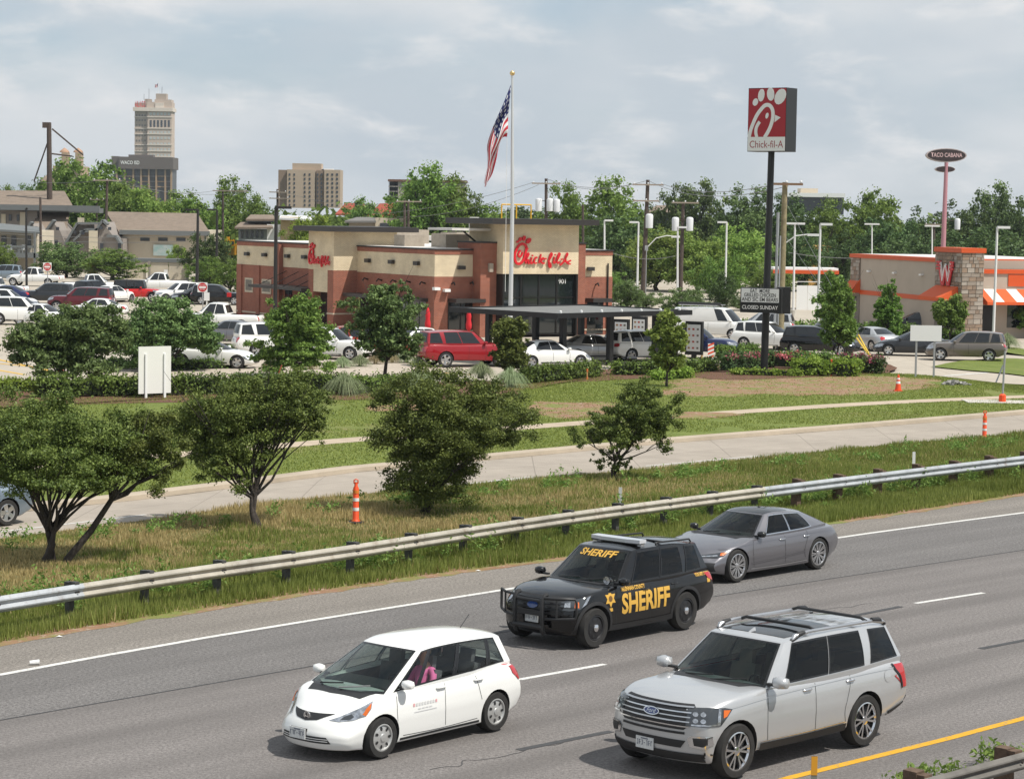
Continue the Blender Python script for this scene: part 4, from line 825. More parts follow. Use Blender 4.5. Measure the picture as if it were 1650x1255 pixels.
# flagpole and flag
fy=138.0; fb_=D(821.5,560,fy); ft=D(825.5,124,fy); fp=thing('flagpole','tall white flagpole with a gold ball in front of the sign tower','flagpole',(fb_.x,fy,0)); POLEM=mat('pole_white',(.62,.63,.63),.35,.3); P('pole',MB().tube([(0,0,0),(.02,0,ft.z*.5),(ft.x-fb_.x,0,ft.z)],[.14,.115,.06],14),POLEM,fp,60)
bl=MB(); bl.lathe([(.001,-.16),(.11,-.11),(.16,0),(.11,.11),(.001,.16)],14,(ft.x-fb_.x,0,ft.z+.2)); P('finial_ball',bl,mat('gold_ball',(.75,.55,.25),.25,.8),fp,60); P('truck',MB().tube([(ft.x-fb_.x,0,ft.z-.05),(ft.x-fb_.x,0,ft.z+.08)],.08,8),POLEM,fp); P('base_collar',MB().lathe([(.30,0),(.30,.08),(.16,.2),(.15,.2)],14),POLEM,fp)
P('halyard',MB().tube([D(817,222,fy)-Vector((fb_.x,fy,0)),D(816,300,fy)-Vector((fb_.x,fy,0)),D(814,470,fy)-Vector((fb_.x,fy,0))],.012,4),WHT,fp)
def flagmat():
    m=bpy.data.materials.new('flag_cloth'); m.use_nodes=True; t=m.node_tree; b=t.nodes['Principled BSDF']; b.inputs['Roughness'].default_value=.8; N=t.nodes.new; L=t.links.new; tc=N('ShaderNodeTexCoord'); sp=N('ShaderNodeSeparateXYZ'); L(tc.outputs['UV'],sp.inputs[0])
    def M_(op,a,b_=None):
        q=N('ShaderNodeMath'); q.operation=op
        for i,v in enumerate((a,b_)):
            if v is None: continue
            if isinstance(v,(int,float)): q.inputs[i].default_value=v
            else: L(v,q.inputs[i])
        return q.outputs[0]
    st=M_('LESS_THAN',M_('MODULO',M_('MULTIPLY',sp.outputs[1],6.5),1.0),.5); can=M_('MULTIPLY',M_('LESS_THAN',sp.outputs[0],.4),M_('GREATER_THAN',sp.outputs[1],.4615))
    gx=M_('FRACT',M_('MULTIPLY',sp.outputs[0],6/.4)); gy=M_('FRACT',M_('MULTIPLY',M_('SUBTRACT',sp.outputs[1],.4615),5/.5385)); d=M_('ADD',M_('POWER',M_('SUBTRACT',gx,.5),2.0),M_('POWER',M_('SUBTRACT',gy,.5),2.0)); star=M_('LESS_THAN',d,.055)
    def mx(f,a,b_):
        q=N('ShaderNodeMix'); q.data_type='RGBA'; L(f,q.inputs[0])
        for s,v in((6,a),(7,b_)):
            if isinstance(v,tuple): q.inputs[s].default_value=(*v,1)
            else: L(v,q.inputs[s])
        return q.outputs[2]
    c=mx(can,mx(st,(.72,.72,.72),(.50,.02,.035)),mx(star,(.018,.025,.12),(.75,.75,.75))); L(c,b.inputs['Base Color']); return m
FLM=flagmat()
def flag(name,label,fn,nu,nv):
    V=[fn(i/nu,j/nv) for j in range(nv+1) for i in range(nu+1)]; mb=MB(); mb.add(V,[(j*(nu+1)+i,j*(nu+1)+i+1,(j+1)*(nu+1)+i+1,(j+1)*(nu+1)+i) for j in range(nv) for i in range(nu)]); me=mb.mesh(name); uv=me.uv_layers.new(name='UVMap')
    for lp in me.loops: k=lp.vertex_index; uv.data[lp.index].uv=((k%(nu+1))/nu,1-(k//(nu+1))/nv)
    o=link(name,me,FLM,None,80); return tag(o,label,'flag')
TE=smooth_poly([(823,137,0),(812,163,0),(802,185,0),(794,207,0),(787.5,230,0),(787,250,0),(785,272,0),(781.5,296,0)],8); BE=smooth_poly([(817,221,0),(811,222,0),(806,235,0),(801,252,0),(796,265,0),(791,280,0),(785,292,0),(781.5,299,0)],8)
def flg(s,t):
    a=TE[min(int(s*56),56)];b=BE[min(int(s*56),56)]; p=a.lerp(b,t); fold=math.sin(t*9+s*7)*.5+math.sin(t*17-s*5)*.25; amp=min(1,s*3+.15); px=p.x+fold*5.5*amp*(1-s*.55); py=p.y+math.sin(t*8+1)*3*amp*s; q=D(px,py,fy); q.y-=.15+fold*.45*amp; return tuple(q)
flag('american_flag','limp stars and stripes flag on the tall white flagpole',flg,40,30)
# ---------------------------------------------------------------- tall pylon sign
bp=G(1231,602,.12); SY=bp.y; py=thing('pylon_sign','tall pylon sign with red and white chicken logo box on a black pole','sign',(bp.x,SY,.12)); tp=D(1243,249,SY); BLKP=mat('pole_black',(.012,.012,.013),.45,.1); P('pole',MB().tube([(0,0,-.1),((tp.x-bp.x),0,tp.z+.3)],[.19,.16],14),BLKP,py,60)
ph=math.radians(-36); bw,bd,bh=2.15,1.05,3.12; ctr=Vector((tp.x-bp.x,0,tp.z+bh/2)); Rm=Matrix.Translation(ctr)@Matrix.Rotation(ph,4,'Z')
bx=P('sign_box',MB().b2((-bw/2,-bd/2,-bh/2),(bw/2,bd/2,bh/2)),mat('sign_case',(.016,.016,.018),.35),py); bx.matrix_basis=Rm
fa=-bd/2-.008
P('sign_face',MB().b2((-bw/2+.03,fa-.012,-bh/2+.72),(bw/2-.03,fa+.006,bh/2-.03)),mat('face_red',(.36,.008,.018),.4),bx); P('name_panel',MB().b2((-bw/2+.03,fa-.012,-bh/2+.03),(bw/2-.03,fa+.006,-bh/2+.718)),WHT,bx)
put_text('name_lettering','Chick-fil-A',.50,mat('face_red_dark',(.30,.01,.02),.5),bx,(0,fa-.015,-bh/2+.34),(1,0,0),(0,0,1),width=bw*.88)
FM=frame_matrix((-bw/2,fa-.013,bh/2),(1,0,0),(0,0,1)); sx=bw/515.; sy=bh/950.
def fx(pts): return [((x-265)*sx,-(y-195)*sy) for x,y in pts]
k=0
def lg(fn):
    global k; mb=MB(); fn(mb,.0+k*.002,.012+k*.002); P('logo_mark',mb,WHT,bx); k+=1
lg(lambda mb,a,b: stroke(mb,fx([(288,930),(315,800),(380,620),(440,520),(500,455),(560,460),(600,530),(605,640),(580,760),(540,860),(500,935)]),.19,a,b,FM)); lg(lambda mb,a,b: stroke(mb,fx([(395,930),(380,860),(385,790),(410,730),(430,700)]),.17,a,b,FM))
for cx,cy,ra,rb,an in ((365,405,58*sy,36*sx,1.15),(443,305,95*sy,44*sx,1.45),(570,290,100*sy,50*sx,1.7),(700,330,125*sy,70*sx,1.05)):
    X,Y_=fx([(cx,cy)])[0]; lg(lambda mb,a,b,X=X,Y_=Y_,ra=ra,rb=rb,an=an: ell(mb,X,Y_,ra,rb,an,a,b,FM))
X,Y_=fx([(528,610)])[0]; lg(lambda mb,a,b: ell(mb,X,Y_,.15,.085,1.3,a,b,FM)); lg(lambda mb,a,b: mb.prism(fx([(638,600),(712,640),(632,710)]),a,b,FM))
mbx=thing('message_board','black message board with white letter panel on the tall sign pole','sign',(bp.x,SY,.12)); 
c0=D(1226,484,SY-.6)-Vector((bp.x,SY,.12)); mb0=P('board_case',MB().b2((-1.05,-.16,-.62),(1.05,.16,.62)),BLKP,mbx); mb0.matrix_basis=Matrix.Translation(Vector((c0.x+.05,c0.y+.1,c0.z)))@Matrix.Rotation(math.radians(-22),4,'Z')
P('letter_panel',MB().b2((-1.0,-.175,-.10),(.92,-.161,.58)),mat('panel_white',(.72,.73,.72),.5),mb0)
for s_,z in (('EAT  MORE',.46),('GRILLED CHICKEN',.25),('AND SIC EM BEARS',.03)): put_text('board_lettering',s_,.26,BLK,mb0,(-.04,-.178,z),(1,0,0),(0,0,1),width=1.0 if 'EAT' in s_ else 1.62 if 'GRI' in s_ else 1.86,offset=.004)
put_text('board_lettering','CLOSED SUNDAY',.26,WHT,mb0,(-.04,-.165,-.36),(1,0,0),(0,0,1),width=1.84,offset=.003)
e0=D(1262,484,SY-.2); P('side_case',MB().b2((e0.x-bp.x-.33,-.55,e0.z-.12-.66),(e0.x-bp.x+.33,-.05,e0.z-.12+.66)),BLKP,mbx)
P('bracket',MB().b2((c0.x-.2,-.35,c0.z-.1),(c0.x+.3,.05,c0.z+.1)),BLKP,mbx)
# ================================================================ burger restaurant on the right
STO=mat('stone_grout',(.22,.19,.16),.9); STN=[mat('stone_a',(.30,.25,.205),.85,var=.2,vscale=3),mat('stone_b',(.38,.33,.28),.85,var=.2,vscale=3),mat('stone_c',(.24,.175,.13),.85,var=.25,vscale=3),mat('stone_d',(.30,.215,.155),.85,var=.2,vscale=3)]; TAN=mat('stucco_tan',(.44,.375,.305),.9,var=.06,vscale=.6); ORG=mat('trim_orange',(.60,.085,.012),.5); ORGA=mat('awning_orange',(.66,.10,.018),.7)
A_=Vector((25.4,178,0)); B_=Vector((29.75,161.5,0)); du=(B_-A_).normalized(); wl=(B_-A_).length; dn=Vector((-du.y,du.x,0))   # du runs towards the camera; dn points right, into the building
wr=thing('burger_restaurant','tan stucco burger restaurant with orange trim and stone tower','building',tuple(A_),math.atan2(du.y,du.x))
def WB(name,lo,hi,m,parent=None): return P(name,MB().b2(lo,hi),m,parent or wr)
H1=5.0
WB('side_wall',(0,0,0),(wl,11,H1),TAN); WB('orange_cornice',(-.1,-.1,H1),(wl,11.1,H1+.28),ORG); WB('orange_band',(1.9,-.05,2.30),(wl-.001,-.002,2.62),ORG); WB('roof_deck',(.5,.5,H1+.281),(wl-.3,10.5,H1+.30),ROOFW)
def stones(par,o,u,w,h,n,seed,z0=0):
    r=random.Random(seed); z=z0; me={}
    up=Vector((0,0,1))
    while z<h-.05:
        hh=min(r.choice((.22,.28,.34)),h-z); x=0
        while x<w-.02:
            ww=min(r.choice((.28,.4,.52,.66)),w-x); d=r.uniform(.03,.07); key=(round(ww,2),round(hh,2),round(d,2)); c=Vector(o)+Vector(u)*(x+ww/2)+up*(z+hh/2)+Vector(n)*(d/2); mb=MB(); ang=math.atan2(u[1],u[0])
            q=P('stone',MB().box((0,0,0),(ww-.03,d,hh-.03)) ,r.choice(STN),par,loc=tuple(c)); q.rotation_euler[2]=ang; x+=ww
        z+=hh
sp_=WB('stone_panel',(.15,-.06,0),(1.85,-.003,H1-.02),STO); stones(sp_,(.15,-.06,0),(1,0,0),1.7,H1-.02,(0,-1,0),1,2.2)
TW0,TW1,TH_=wl+.002,wl+4.1,5.75
tw=WB('stone_tower',(TW0,-1.0,0),(TW1,.6,TH_),STO); WB('orange_cornice',(TW0-.1,-1.12,TH_),(TW1+.12,.7,TH_+.32),ORG)
stones(tw,(TW0,-1.0,0),(1,0,0),TW1-TW0,TH_,(0,-1,0),2,1.5); stones(tw,(TW1,-1.0,0),(0,1,0),1.6,TH_,(1,0,0),3)
def awn(name,lo,hi,out,m,axis='y',stripes=0):
    # sloped awning: lo/hi along wall, z0..z1, projects out
    (x0,z0),(x1,z1)=lo,hi; mb=MB()
    if axis=='y': V=[(x0,-.01,z1),(x1,-.01,z1),(x1,-out,z0+.25),(x0,-out,z0+.25),(x0,-out,z0),(x1,-out,z0),(x0,-.01,z0),(x1,-.01,z0)]
    else: V=[(TW1+.01,x0,z1),(TW1+.01,x1,z1),(TW1+out,x1,z0+.25),(TW1+out,x0,z0+.25),(TW1+out,x0,z0),(TW1+out,x1,z0),(TW1+.01,x0,z0),(TW1+.01,x1,z0)]
    mb.add(V,[(0,1,2,3),(3,2,5,4),(0,3,4,6),(1,7,5,2)]); return P(name,mb,m,wr)
awn('awning',(.1,2.4),(1.9,3.4),.7,ORGA); a_=awn('awning',(TW0+.2,2.5),(TW1-.4,3.5),1.3,ORGA); a_.location.y=-1.0
FWX=TW1-1.6
WB('front_wall',(FWX-1.2,.601,0),(FWX,16,4.35),TAN); WB('orange_cornice',(FWX-1.3,.602,4.35),(FWX+.1,16.1,4.62),ORG); WB('upper_wall',(FWX-4,.8,4.62),(FWX-2.2,14,5.2),TAN)
aw=MB(); aw.add([(FWX+.01,.9,3.3),(FWX+.01,15.5,3.3),(FWX+1.7,15.5,2.5),(FWX+1.7,.9,2.5),(FWX+1.7,15.5,2.3),(FWX+1.7,.9,2.3),(FWX+.01,.9,2.3)],[(0,3,2,1),(3,5,4,2),(0,6,5,3)]); P('awning',aw,ORGA,wr)
for i in range(7):
    y=1.4+i*1.65; s=MB(); s.add([(FWX+.01,y,3.306),(FWX+.01,y+.75,3.306),(FWX+1.702,y+.75,2.508),(FWX+1.702,y,2.508)],[(0,3,2,1)]); P('awning_stripe',s,WHT,wr)
for y in (3.2,6.6,10.0): WB('shop_window',(FWX-.02,y,.7),(FWX+.02,y+2.4,2.25),SGLASS)
WB('orange_panel',(FWX+.001,3.2,3.5),(FWX+.06,5.6,4.3),ORG); WB('door',(FWX-.02,1.2,0),(FWX+.03,2.2,2.2),MULL); WB('drive_window',(.5,-.085,1.0),(1.4,-.064,2.1),SGLASS)
for x in (3.6,8.2,12.8): L=WB('wall_lamp',(x-.2,-.2,4.0),(x+.2,-.002,4.12),WHT)
# striped W emblem on the tower
WM=frame_matrix((TW0+1.9,-1.09,4.35),(1,0,0),(0,0,1)); kk=0
wsg=thing('letter_sign','red and white striped letter W on the stone tower','sign',tuple(wr.matrix_basis@Vector((0,0,0))) if False else tuple(A_),math.atan2(du.y,du.x))
for pts,m_,w_ in (([(-1.0,.75),(-.45,-.8),(0,.45),(.45,-.8),(1.0,.75)],RED,.42),([(-.9,.72),(-.45,-.55),(0,.62),(.45,-.55),(.9,.72)],WHT,.09),([(-.72,.72),(-.40,-.2),(-.1,.5)],WHT,.06),([(.72,.72),(.40,-.2),(.1,.5)],WHT,.06)):
    for a,b in zip(pts,pts[1:]): mb=MB(); stroke(mb,[a,b],w_,.0+kk*.004,.08+kk*.004,WM); P('emblem_stroke',mb,m_,wsg); kk+=1
for sg in(1,-1):
    for z in (.72,.50,.28): mb=MB(); stroke(mb,[(sg*.75,z),(sg*1.3,z)],.13,.0+kk*.004,.08+kk*.004,WM); P('emblem_stripe',mb,RED,wsg); kk+=1
P('mounting_plate',MB().box((TW0+1.9,-1.075,4.3),(1.2,.02,.8)),RED,wsg)
# drive-through fuel canopy with white enclosure
fc=thing('drive_canopy','thin white and orange canopy over a white fenced enclosure','canopy',tuple(G(1290,498))); s_=fc.location; P('roof',MB().b2((-2.6,-1.5,3.4),(3.0,1.5,3.62)),WHT,fc); P('orange_edge',MB().b2((-2.65,-1.56,3.1),(3.05,-1.501,3.42)),ORG,fc)
for x in (-2.2,2.4): P('post',MB().b2((x-.1,-.1,0),(x+.1,.1,3.4)),WHT,fc)
for i in range(4): P('fence_panel',MB().b2((-.6+i*.95,-1.9,0),(.32+i*.95,-1.82,2.1)),WHT,fc)
P('rail',MB().b2((-.6,-1.85,2.4),(3.2,-1.8,2.46)),WHT,fc)
# ================================================================ apartments on the left
SID=mat('siding_tan',(.52,.46,.36),.85,var=.06,vscale=1); SIDD=mat('siding_grey',(.25,.22,.195),.85,var=.08,vscale=1); SHG=mat('shingles',(.20,.155,.118),.9,var=.18,vscale=1.5,bump=.4,bscale=6); TRG=mat('trim_grey',(.14,.15,.15),.7); SIDL=mat('siding_cream',(.55,.49,.37),.85); DGL=mat('far_glass',(.03,.035,.045),.15,spec=.8)
def flatpx(Y): return lambda px,py:D(px,py,Y)
def wallbox(parent,name,x0,y0,x1,y1,Y,m,depth=6,off=0):
    a=D(x0,y1,Y);b=D(x1,y0,Y); o=parent.location; return P(name,MB().b2((a.x-o.x,Y-o.y+off,a.z-o.z),(b.x-o.x,Y-o.y+off+depth,b.z-o.z)),m,parent)
def gable(parent,name,pts,Y,m,depth,off=0,lip=.0):
    o=parent.location; V=[D(x,y,Y)-o for x,y in pts]; n=len(V); mb=MB(); mb.add([(v.x,off,v.z) for v in V]+[(v.x,off+depth,v.z) for v in V],[tuple(range(n))[::-1],tuple(range(n,2*n))]+[(i,(i+1)%n,n+(i+1)%n,n+i) for i in range(n)]); return P(name,mb,m,parent)
def roofslab(parent,name,pts,Y0,Y1,m):
    # sloping roof: front edge (pts 0,1) at Y0, back edge (2,3) at Y1
    o=parent.location; a=D(*pts[0],Y0)-o;b=D(*pts[1],Y0)-o;c=D(*pts[2],Y1)-o;d=D(*pts[3],Y1)-o; mb=MB(); mb.add([a,b,c,d]+[p-Vector((0,0,.25)) for p in (a,b,c,d)],[(0,1,2,3),(4,7,6,5),(0,4,5,1),(1,5,6,2),(2,6,7,3),(3,7,4,0)]); return P(name,mb,m,parent)
ap=thing('apartment_block','tan apartment block with brown shingle roof and a teal banner','building',(D(260,440,292).x,292,0))
wallbox(ap,'wall',197,372,335,450,292,SID,14); roofslab(ap,'roof',[(192,374),(338,374),(318,344),(170,341)],291,302,SHG); wallbox(ap,'gutter',192,373,338,378,290.8,TRG,.15)
for x in (226,255,284): f=wallbox(ap,'window',x,383.5,x+15,388.5,291.9,DGL,.08)
wallbox(ap,'corner_post',329,377,332,440,291.85,TRG,.14)
ap2=thing('apartment_block','dark grey gabled apartment block with steep dormers behind the round tree','building',(D(150,440,288).x,288,0))
wallbox(ap2,'wall',62,385,198,452,288,SIDD,12)
for gi_,pts in enumerate(([(40,374),(48,360),(62,372),(70,392),(70,446),(40,446)],[(72,374),(84,358),(96,372),(104,392),(104,446),(72,446)],[(104,394),(122,362),(150,362),(150,446),(104,446)],[(120,386),(136,372),(156,372),(156,446),(120,446)],[(152,374),(163,358),(172,366),(192,392),(192,446),(152,446)])): gable(ap2,'gable_wall',pts,287.4-.3*pts[0][0]/100,SIDD,10,-.25-.3*gi_)
for pts in (((38,377),(50,358)),((70,377),(86,355)),((104,394),(124,360)),((124,360),(160,360)),((118,388),(138,370)),((138,370),(158,370)),((150,378),(165,355)),((165,355),(172,362)),((172,380),(186,381)),((186,381),(194,394)),((128,373),(146,373))):
    a=D(*pts[0],286.2)-ap2.location;b=D(*pts[1],286.2)-ap2.location; mb=MB(); d=Vector((b.x-a.x,0,b.z-a.z)); nn=Vector((-d.z,0,d.x)).normalized()*.13; mb.add([Vector((p.x,y,p.z))+q for p in (a,b) for y in (-1.85,-.2) for q in (nn,-nn)],[(0,1,3,2),(4,6,7,5),(0,4,5,1),(2,3,7,6),(0,2,6,4),(1,5,7,3)]); P('eave',mb,TRG,ap2)
roofslab(ap2,'roof',[(50,392),(104,392),(112,342),(58,342)],288.3,298,SHG); wallbox(ap2,'pale_siding',143,372,157,405,286.0,SIDL,.2); wallbox(ap2,'pale_siding',125,351,135,360,292,SIDL,.3)
for x,y in ((46,365),(55,365),(90,366),(118,372),(131,373),(160,365),(174,366),(88,387),(112,391),(122,390),(161,392),(190,392)): f=wallbox(ap2,'window',x,y,x+5,y+5+(9 if y>380 else 0),286.1,DGL,.2)
ap3=thing('apartment_block','long brown-roofed apartment block with balcony at the left edge','building',(D(30,440,270).x,270,0))
wallbox(ap3,'wall',-80,340,60,372,296,SIDD,10); roofslab(ap3,'roof',[(-90,335),(117,331),(104,308),(-90,306)],295,306,SHG); wallbox(ap3,'eave',-90,332,160,337,294.6,TRG,.6); wallbox(ap3,'eave',0,336,160,341,296.2,TRG,3)
wallbox(ap3,'balcony_wall',-60,372,60,440,274,SID,10); roofslab(ap3,'balcony_roof',[(-60,366),(64,374),(64,366),(-60,354)],271,276,TRG); wallbox(ap3,'balcony_floor',-60,408,59,414,270.6,TRG,4); wallbox(ap3,'balcony_post',54,374,57,440,270.6,TRG,.3)
for i in range(16): wallbox(ap3,'baluster',-4+i*4,398,-3.3+i*4,408,270.7,TRG,.06)
wallbox(ap3,'railing',-60,396,58,398,270.66,TRG,.1)
for x in (2,18,42): wallbox(ap3,'window',x,380,x+8,396,273.9,DGL,.1)
wallbox(ap3,'window',8,424,26,436,273.9,DGL,.1); wallbox(ap3,'pale_siding',2,345,9,362,295.8,SIDL,.2); wallbox(ap3,'pale_siding',32,342,42,364,295.8,SIDL,.2)
for x in (14,27): wallbox(ap3,'window',x,346,x+4,356,295.8,DGL,.2)
for dx,lb_ in ((16,'white plastic chair on the apartment balcony, left'),(36,'white plastic chair on the apartment balcony, right')):
    q=D(dx,408,271.6); ch=thing('plastic_chair',lb_,'chair',tuple(q),.4 if dx<20 else -.5,'white balcony chairs'); P('seat',MB().b2((-.3,-.3,.4),(.3,.3,.46)),WHT,ch); P('backrest',MB().b2((-.3,.27,.461),(.3,.33,.95)),WHT,ch)
    for x in (-.26,.26):
        for y in (-.26,.26): P('leg',MB().b2((x-.03,y-.03,0),(x+.03,y+.03,.399)),WHT,ch)
bn=wallbox(ap,'tmp',247,395,279,412,291.7,mat('banner_teal',(.25,.55,.52),.7,var=.5,vscale=.9,col2=(.75,.78,.76)),.04); bn.parent=None; bn.location=ap.location; bn.name='banner'; tag(bn,'pale teal banner hung on the tan apartment wall','banner')
cp=thing('carport','low tan panelled carport wall with dark posts behind the white pickup','carport',(D(250,470,262).x,262,0)); wallbox(cp,'beam',142,418,310,421,262,TRG,3)
for i,x in enumerate((205,241,272)): wallbox(cp,'panel',x,421,x+30,470,262.1+.01*i,SID,.2)
for x in (238,300): wallbox(cp,'post',x,421,x+4,470,261.8,SIDD,.25)
wallbox(cp,'brick_pier',142,421,154,452,261.8,BR,.6); sg3=wallbox(cp,'tmp',264,435,270,442,261.7,WHT,.04); sg3.parent=None; sg3.location=cp.location; sg3.name='notice'; tag(sg3,'small white notice on the tan carport panel','sign')
# school buses
BUSY=mat('bus_yellow',(.62,.29,.015),.4); 
def bus(x0,x1,y0,y1,Y,label,roofm):
    b=thing('school_bus',label,'bus',(D((x0+x1)/2,y1,Y).x,Y,0),0,'school buses behind the apartments'); wallbox(b,'body',x0,y0+4,x1,y1,Y,BUSY,9); wallbox(b,'roof',x0,y0,x1,y0+4,Y+.1,roofm,8.8)
    n=3
    for i in range(n): w=(x1-x0)/n; wallbox(b,'window',x0+w*i+1,y0+6,x0+w*(i+1)-1,y0+11,Y-.05,DGL,.04)
    wallbox(b,'stripe',x0,y0+14,x1,y0+15,Y-.03,BLK,.02); a=D(x0+3,y1,Y)-b.location
    for x in (x0+4,x1-4): q=D(x,y1,Y)-b.location; P('wheel',MB().lathe([(.001,-.3),(.48,-.3),(.48,.1),(.001,.1)],14,(q.x,.15,.48),'Y'),RUB,b)
bus(357,378,383,411,330,'yellow school bus between the apartments and the restaurant',BUSY); bus(331,356,384,409,334,'yellow school bus with a white roof beside the tan apartments',WHT)
# ================================================================ downtown blocks
def block(name,label,x0,y0,x1,Y,m,depth,parts,sidex=None,base=0):
    b=thing(name,label,'building',(D((x0+x1)/2,y0,Y).x,Y,0)); o=b.location; a=D(x0,y0,Y);c=D(x1,y0,Y); P('wall',MB().b2((a.x-o.x,0,0),(c.x-o.x,depth,a.z)),m,b); return b
def grid(b,nm,x0,x1,nx,y0,y1,ny,wf,hf,Y,m,off=-.15,d=.3):
    for i in range(nx):
        for j in range(ny):
            w=(x1-x0)/nx;h=(y1-y0)/ny; wallbox(b,nm,x0+w*(i+.5-wf/2),y0+h*(j+.5-hf/2),x0+w*(i+.5+wf/2),y0+h*(j+.5+hf/2),Y,m,d,off)
AST=mat('tower_stone',(.52,.42,.345),.9,var=.08,vscale=.05); AST2=mat('tower_stone_shaded',(.40,.325,.265),.9,var=.08,vscale=.05); ACR=mat('tower_cornice',(.66,.58,.50),.9); AWN=mat('tower_window',(.46,.49,.48),.3)  # second stone is a darker copy, shade of the side painted in
YA=1700
al=thing('office_tower','tall pale stone tower with cornice, red roof letters and a small flag','building',(D(247,300,YA).x,YA,0))
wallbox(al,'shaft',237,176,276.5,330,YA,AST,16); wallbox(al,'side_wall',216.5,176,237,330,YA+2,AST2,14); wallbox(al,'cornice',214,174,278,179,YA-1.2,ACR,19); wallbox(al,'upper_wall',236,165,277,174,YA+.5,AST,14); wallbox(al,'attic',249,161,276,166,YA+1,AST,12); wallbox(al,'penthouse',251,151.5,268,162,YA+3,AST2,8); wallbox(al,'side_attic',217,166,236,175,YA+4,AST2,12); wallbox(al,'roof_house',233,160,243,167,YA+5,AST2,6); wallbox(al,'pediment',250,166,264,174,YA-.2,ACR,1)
for y in (188,206.5,215.5,233,243,252): wallbox(al,'string_course',236.8,y,277,y+1.1,YA-.4,ACR,1); wallbox(al,'string_course',216,y+.3,236.8,y+1.2,YA+1.6,ACR,1)
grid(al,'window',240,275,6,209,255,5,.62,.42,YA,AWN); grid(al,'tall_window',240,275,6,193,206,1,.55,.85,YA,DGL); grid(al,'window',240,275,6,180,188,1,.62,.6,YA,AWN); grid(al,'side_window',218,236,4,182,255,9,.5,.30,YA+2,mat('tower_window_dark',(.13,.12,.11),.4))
for i,ch in enumerate('ALICO'): 
    x=219+i*3.4; q=D(x,168.5,YA+1)-al.location; put_text('roof_letter',ch,6.0,RED,al,(q.x,q.y,q.z),(1,0,0),(0,0,1),width=.45 if ch=='I' else 1.3,offset=.05); wallbox(al,'letter_strut',x-.2,163,x+.2,176,YA+1.3,mat('strut_dark',(.05,.03,.03),.8),.3)
for x,y0,y1 in ((240,143,160),(232,152,161),(261,140,152)): wallbox(al,'antenna',x-.25,y0,x+.25,y1,YA+4,MULL,.3)
wallbox(al,'flag_staff',254.6,131,255.3,152,YA+4,WHT,.3)
flag('small_flag','tiny flag flying on top of the tall stone tower',lambda s,t:tuple(D(254.6-s*5,134+t*5+s*4+math.sin(s*5)*1.0,YA+4+math.sin(s*7)*.8)),10,8)
YW=1150; DKB=mat('band_brown',(.13,.11,.098),.8); TANB=mat('pier_tan',(.36,.25,.16),.85)
wi=thing('office_building','office block with dark brown top band lettered in white','building',(D(228,300,YW).x,YW,0)); wallbox(wi,'core',183,272,277,330,YW+.6,mat('office_dark',(.07,.07,.075),.4),16); wallbox(wi,'top_band',191,254,279,272,YW-1.5,DKB,18); wallbox(wi,'band_side',179.5,252,191,272,YW+.5,DKB,14); wallbox(wi,'penthouse',207,250,247,254,YW+5,DKB,6)
for x in (188,200.5,214.5,227,239.5,251.5,266,275.5): wallbox(wi,'pier',x-1.4,272,x+1.4,330,YW-.6,TANB,1.5)
for i in range(7):
    xs=(188,200.5,214.5,227,239.5,251.5,266,275.5); 
    for y in (283.5,292,300.5): wallbox(wi,'spandrel',xs[i]+1.5,y,xs[i+1]-1.5,y+1.6,YW+.35,TANB if i%2 else mat('spandrel_grey',(.18,.17,.17),.7),.2)
q=D(209.5,262.5,YW-1.6)-wi.location; put_text('band_lettering','WACO ISD',2.4,WHT,wi,(q.x,q.y,q.z),(1,0,0),(0,0,1),width=9.2,offset=.05)
YB=900; BT=mat('block_tan',(.43,.335,.25),.9,var=.06,vscale=.1); BTD=mat('block_tan_shaded',(.24,.17,.12),.9)  # darker tan copy paints shade onto end wall, recess and return
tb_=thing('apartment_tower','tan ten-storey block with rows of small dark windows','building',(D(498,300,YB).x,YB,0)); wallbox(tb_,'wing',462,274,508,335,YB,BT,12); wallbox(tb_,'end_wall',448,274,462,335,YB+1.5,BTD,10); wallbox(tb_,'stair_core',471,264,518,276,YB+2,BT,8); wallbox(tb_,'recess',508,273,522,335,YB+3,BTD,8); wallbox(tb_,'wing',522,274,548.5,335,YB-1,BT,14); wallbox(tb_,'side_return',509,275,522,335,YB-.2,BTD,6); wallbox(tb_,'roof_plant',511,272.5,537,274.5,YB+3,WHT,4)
grid(tb_,'window',463,478,2,278,334,8,.34,.5,YB,DGL); grid(tb_,'window',487,503,2,278,334,8,.34,.5,YB,DGL); grid(tb_,'window',524,547,3,278,334,8,.42,.5,YB-1,DGL); grid(tb_,'window',509,521,2,278,334,8,.4,.5,YB-.4,DGL)
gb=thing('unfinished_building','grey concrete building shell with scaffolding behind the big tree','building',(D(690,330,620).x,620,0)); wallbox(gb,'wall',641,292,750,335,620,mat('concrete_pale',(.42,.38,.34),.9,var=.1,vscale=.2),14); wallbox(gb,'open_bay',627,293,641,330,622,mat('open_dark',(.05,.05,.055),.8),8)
for y in (300,308,316): wallbox(gb,'floor_slab',626,y,642,y+1.2,619.6,mat('concrete_pale',(.42,.38,.34),.9),3)
for x in (626,633,640): wallbox(gb,'scaffold_post',x,292,x+.8,330,619.2,MULL,.2)
wallbox(gb,'parapet',625,291,752,292.6,619.5,mat('rust_brown',(.16,.08,.05),.8),15)
REDT=mat('red_tiles',(.30,.055,.03),.85,var=.2,vscale=.8)
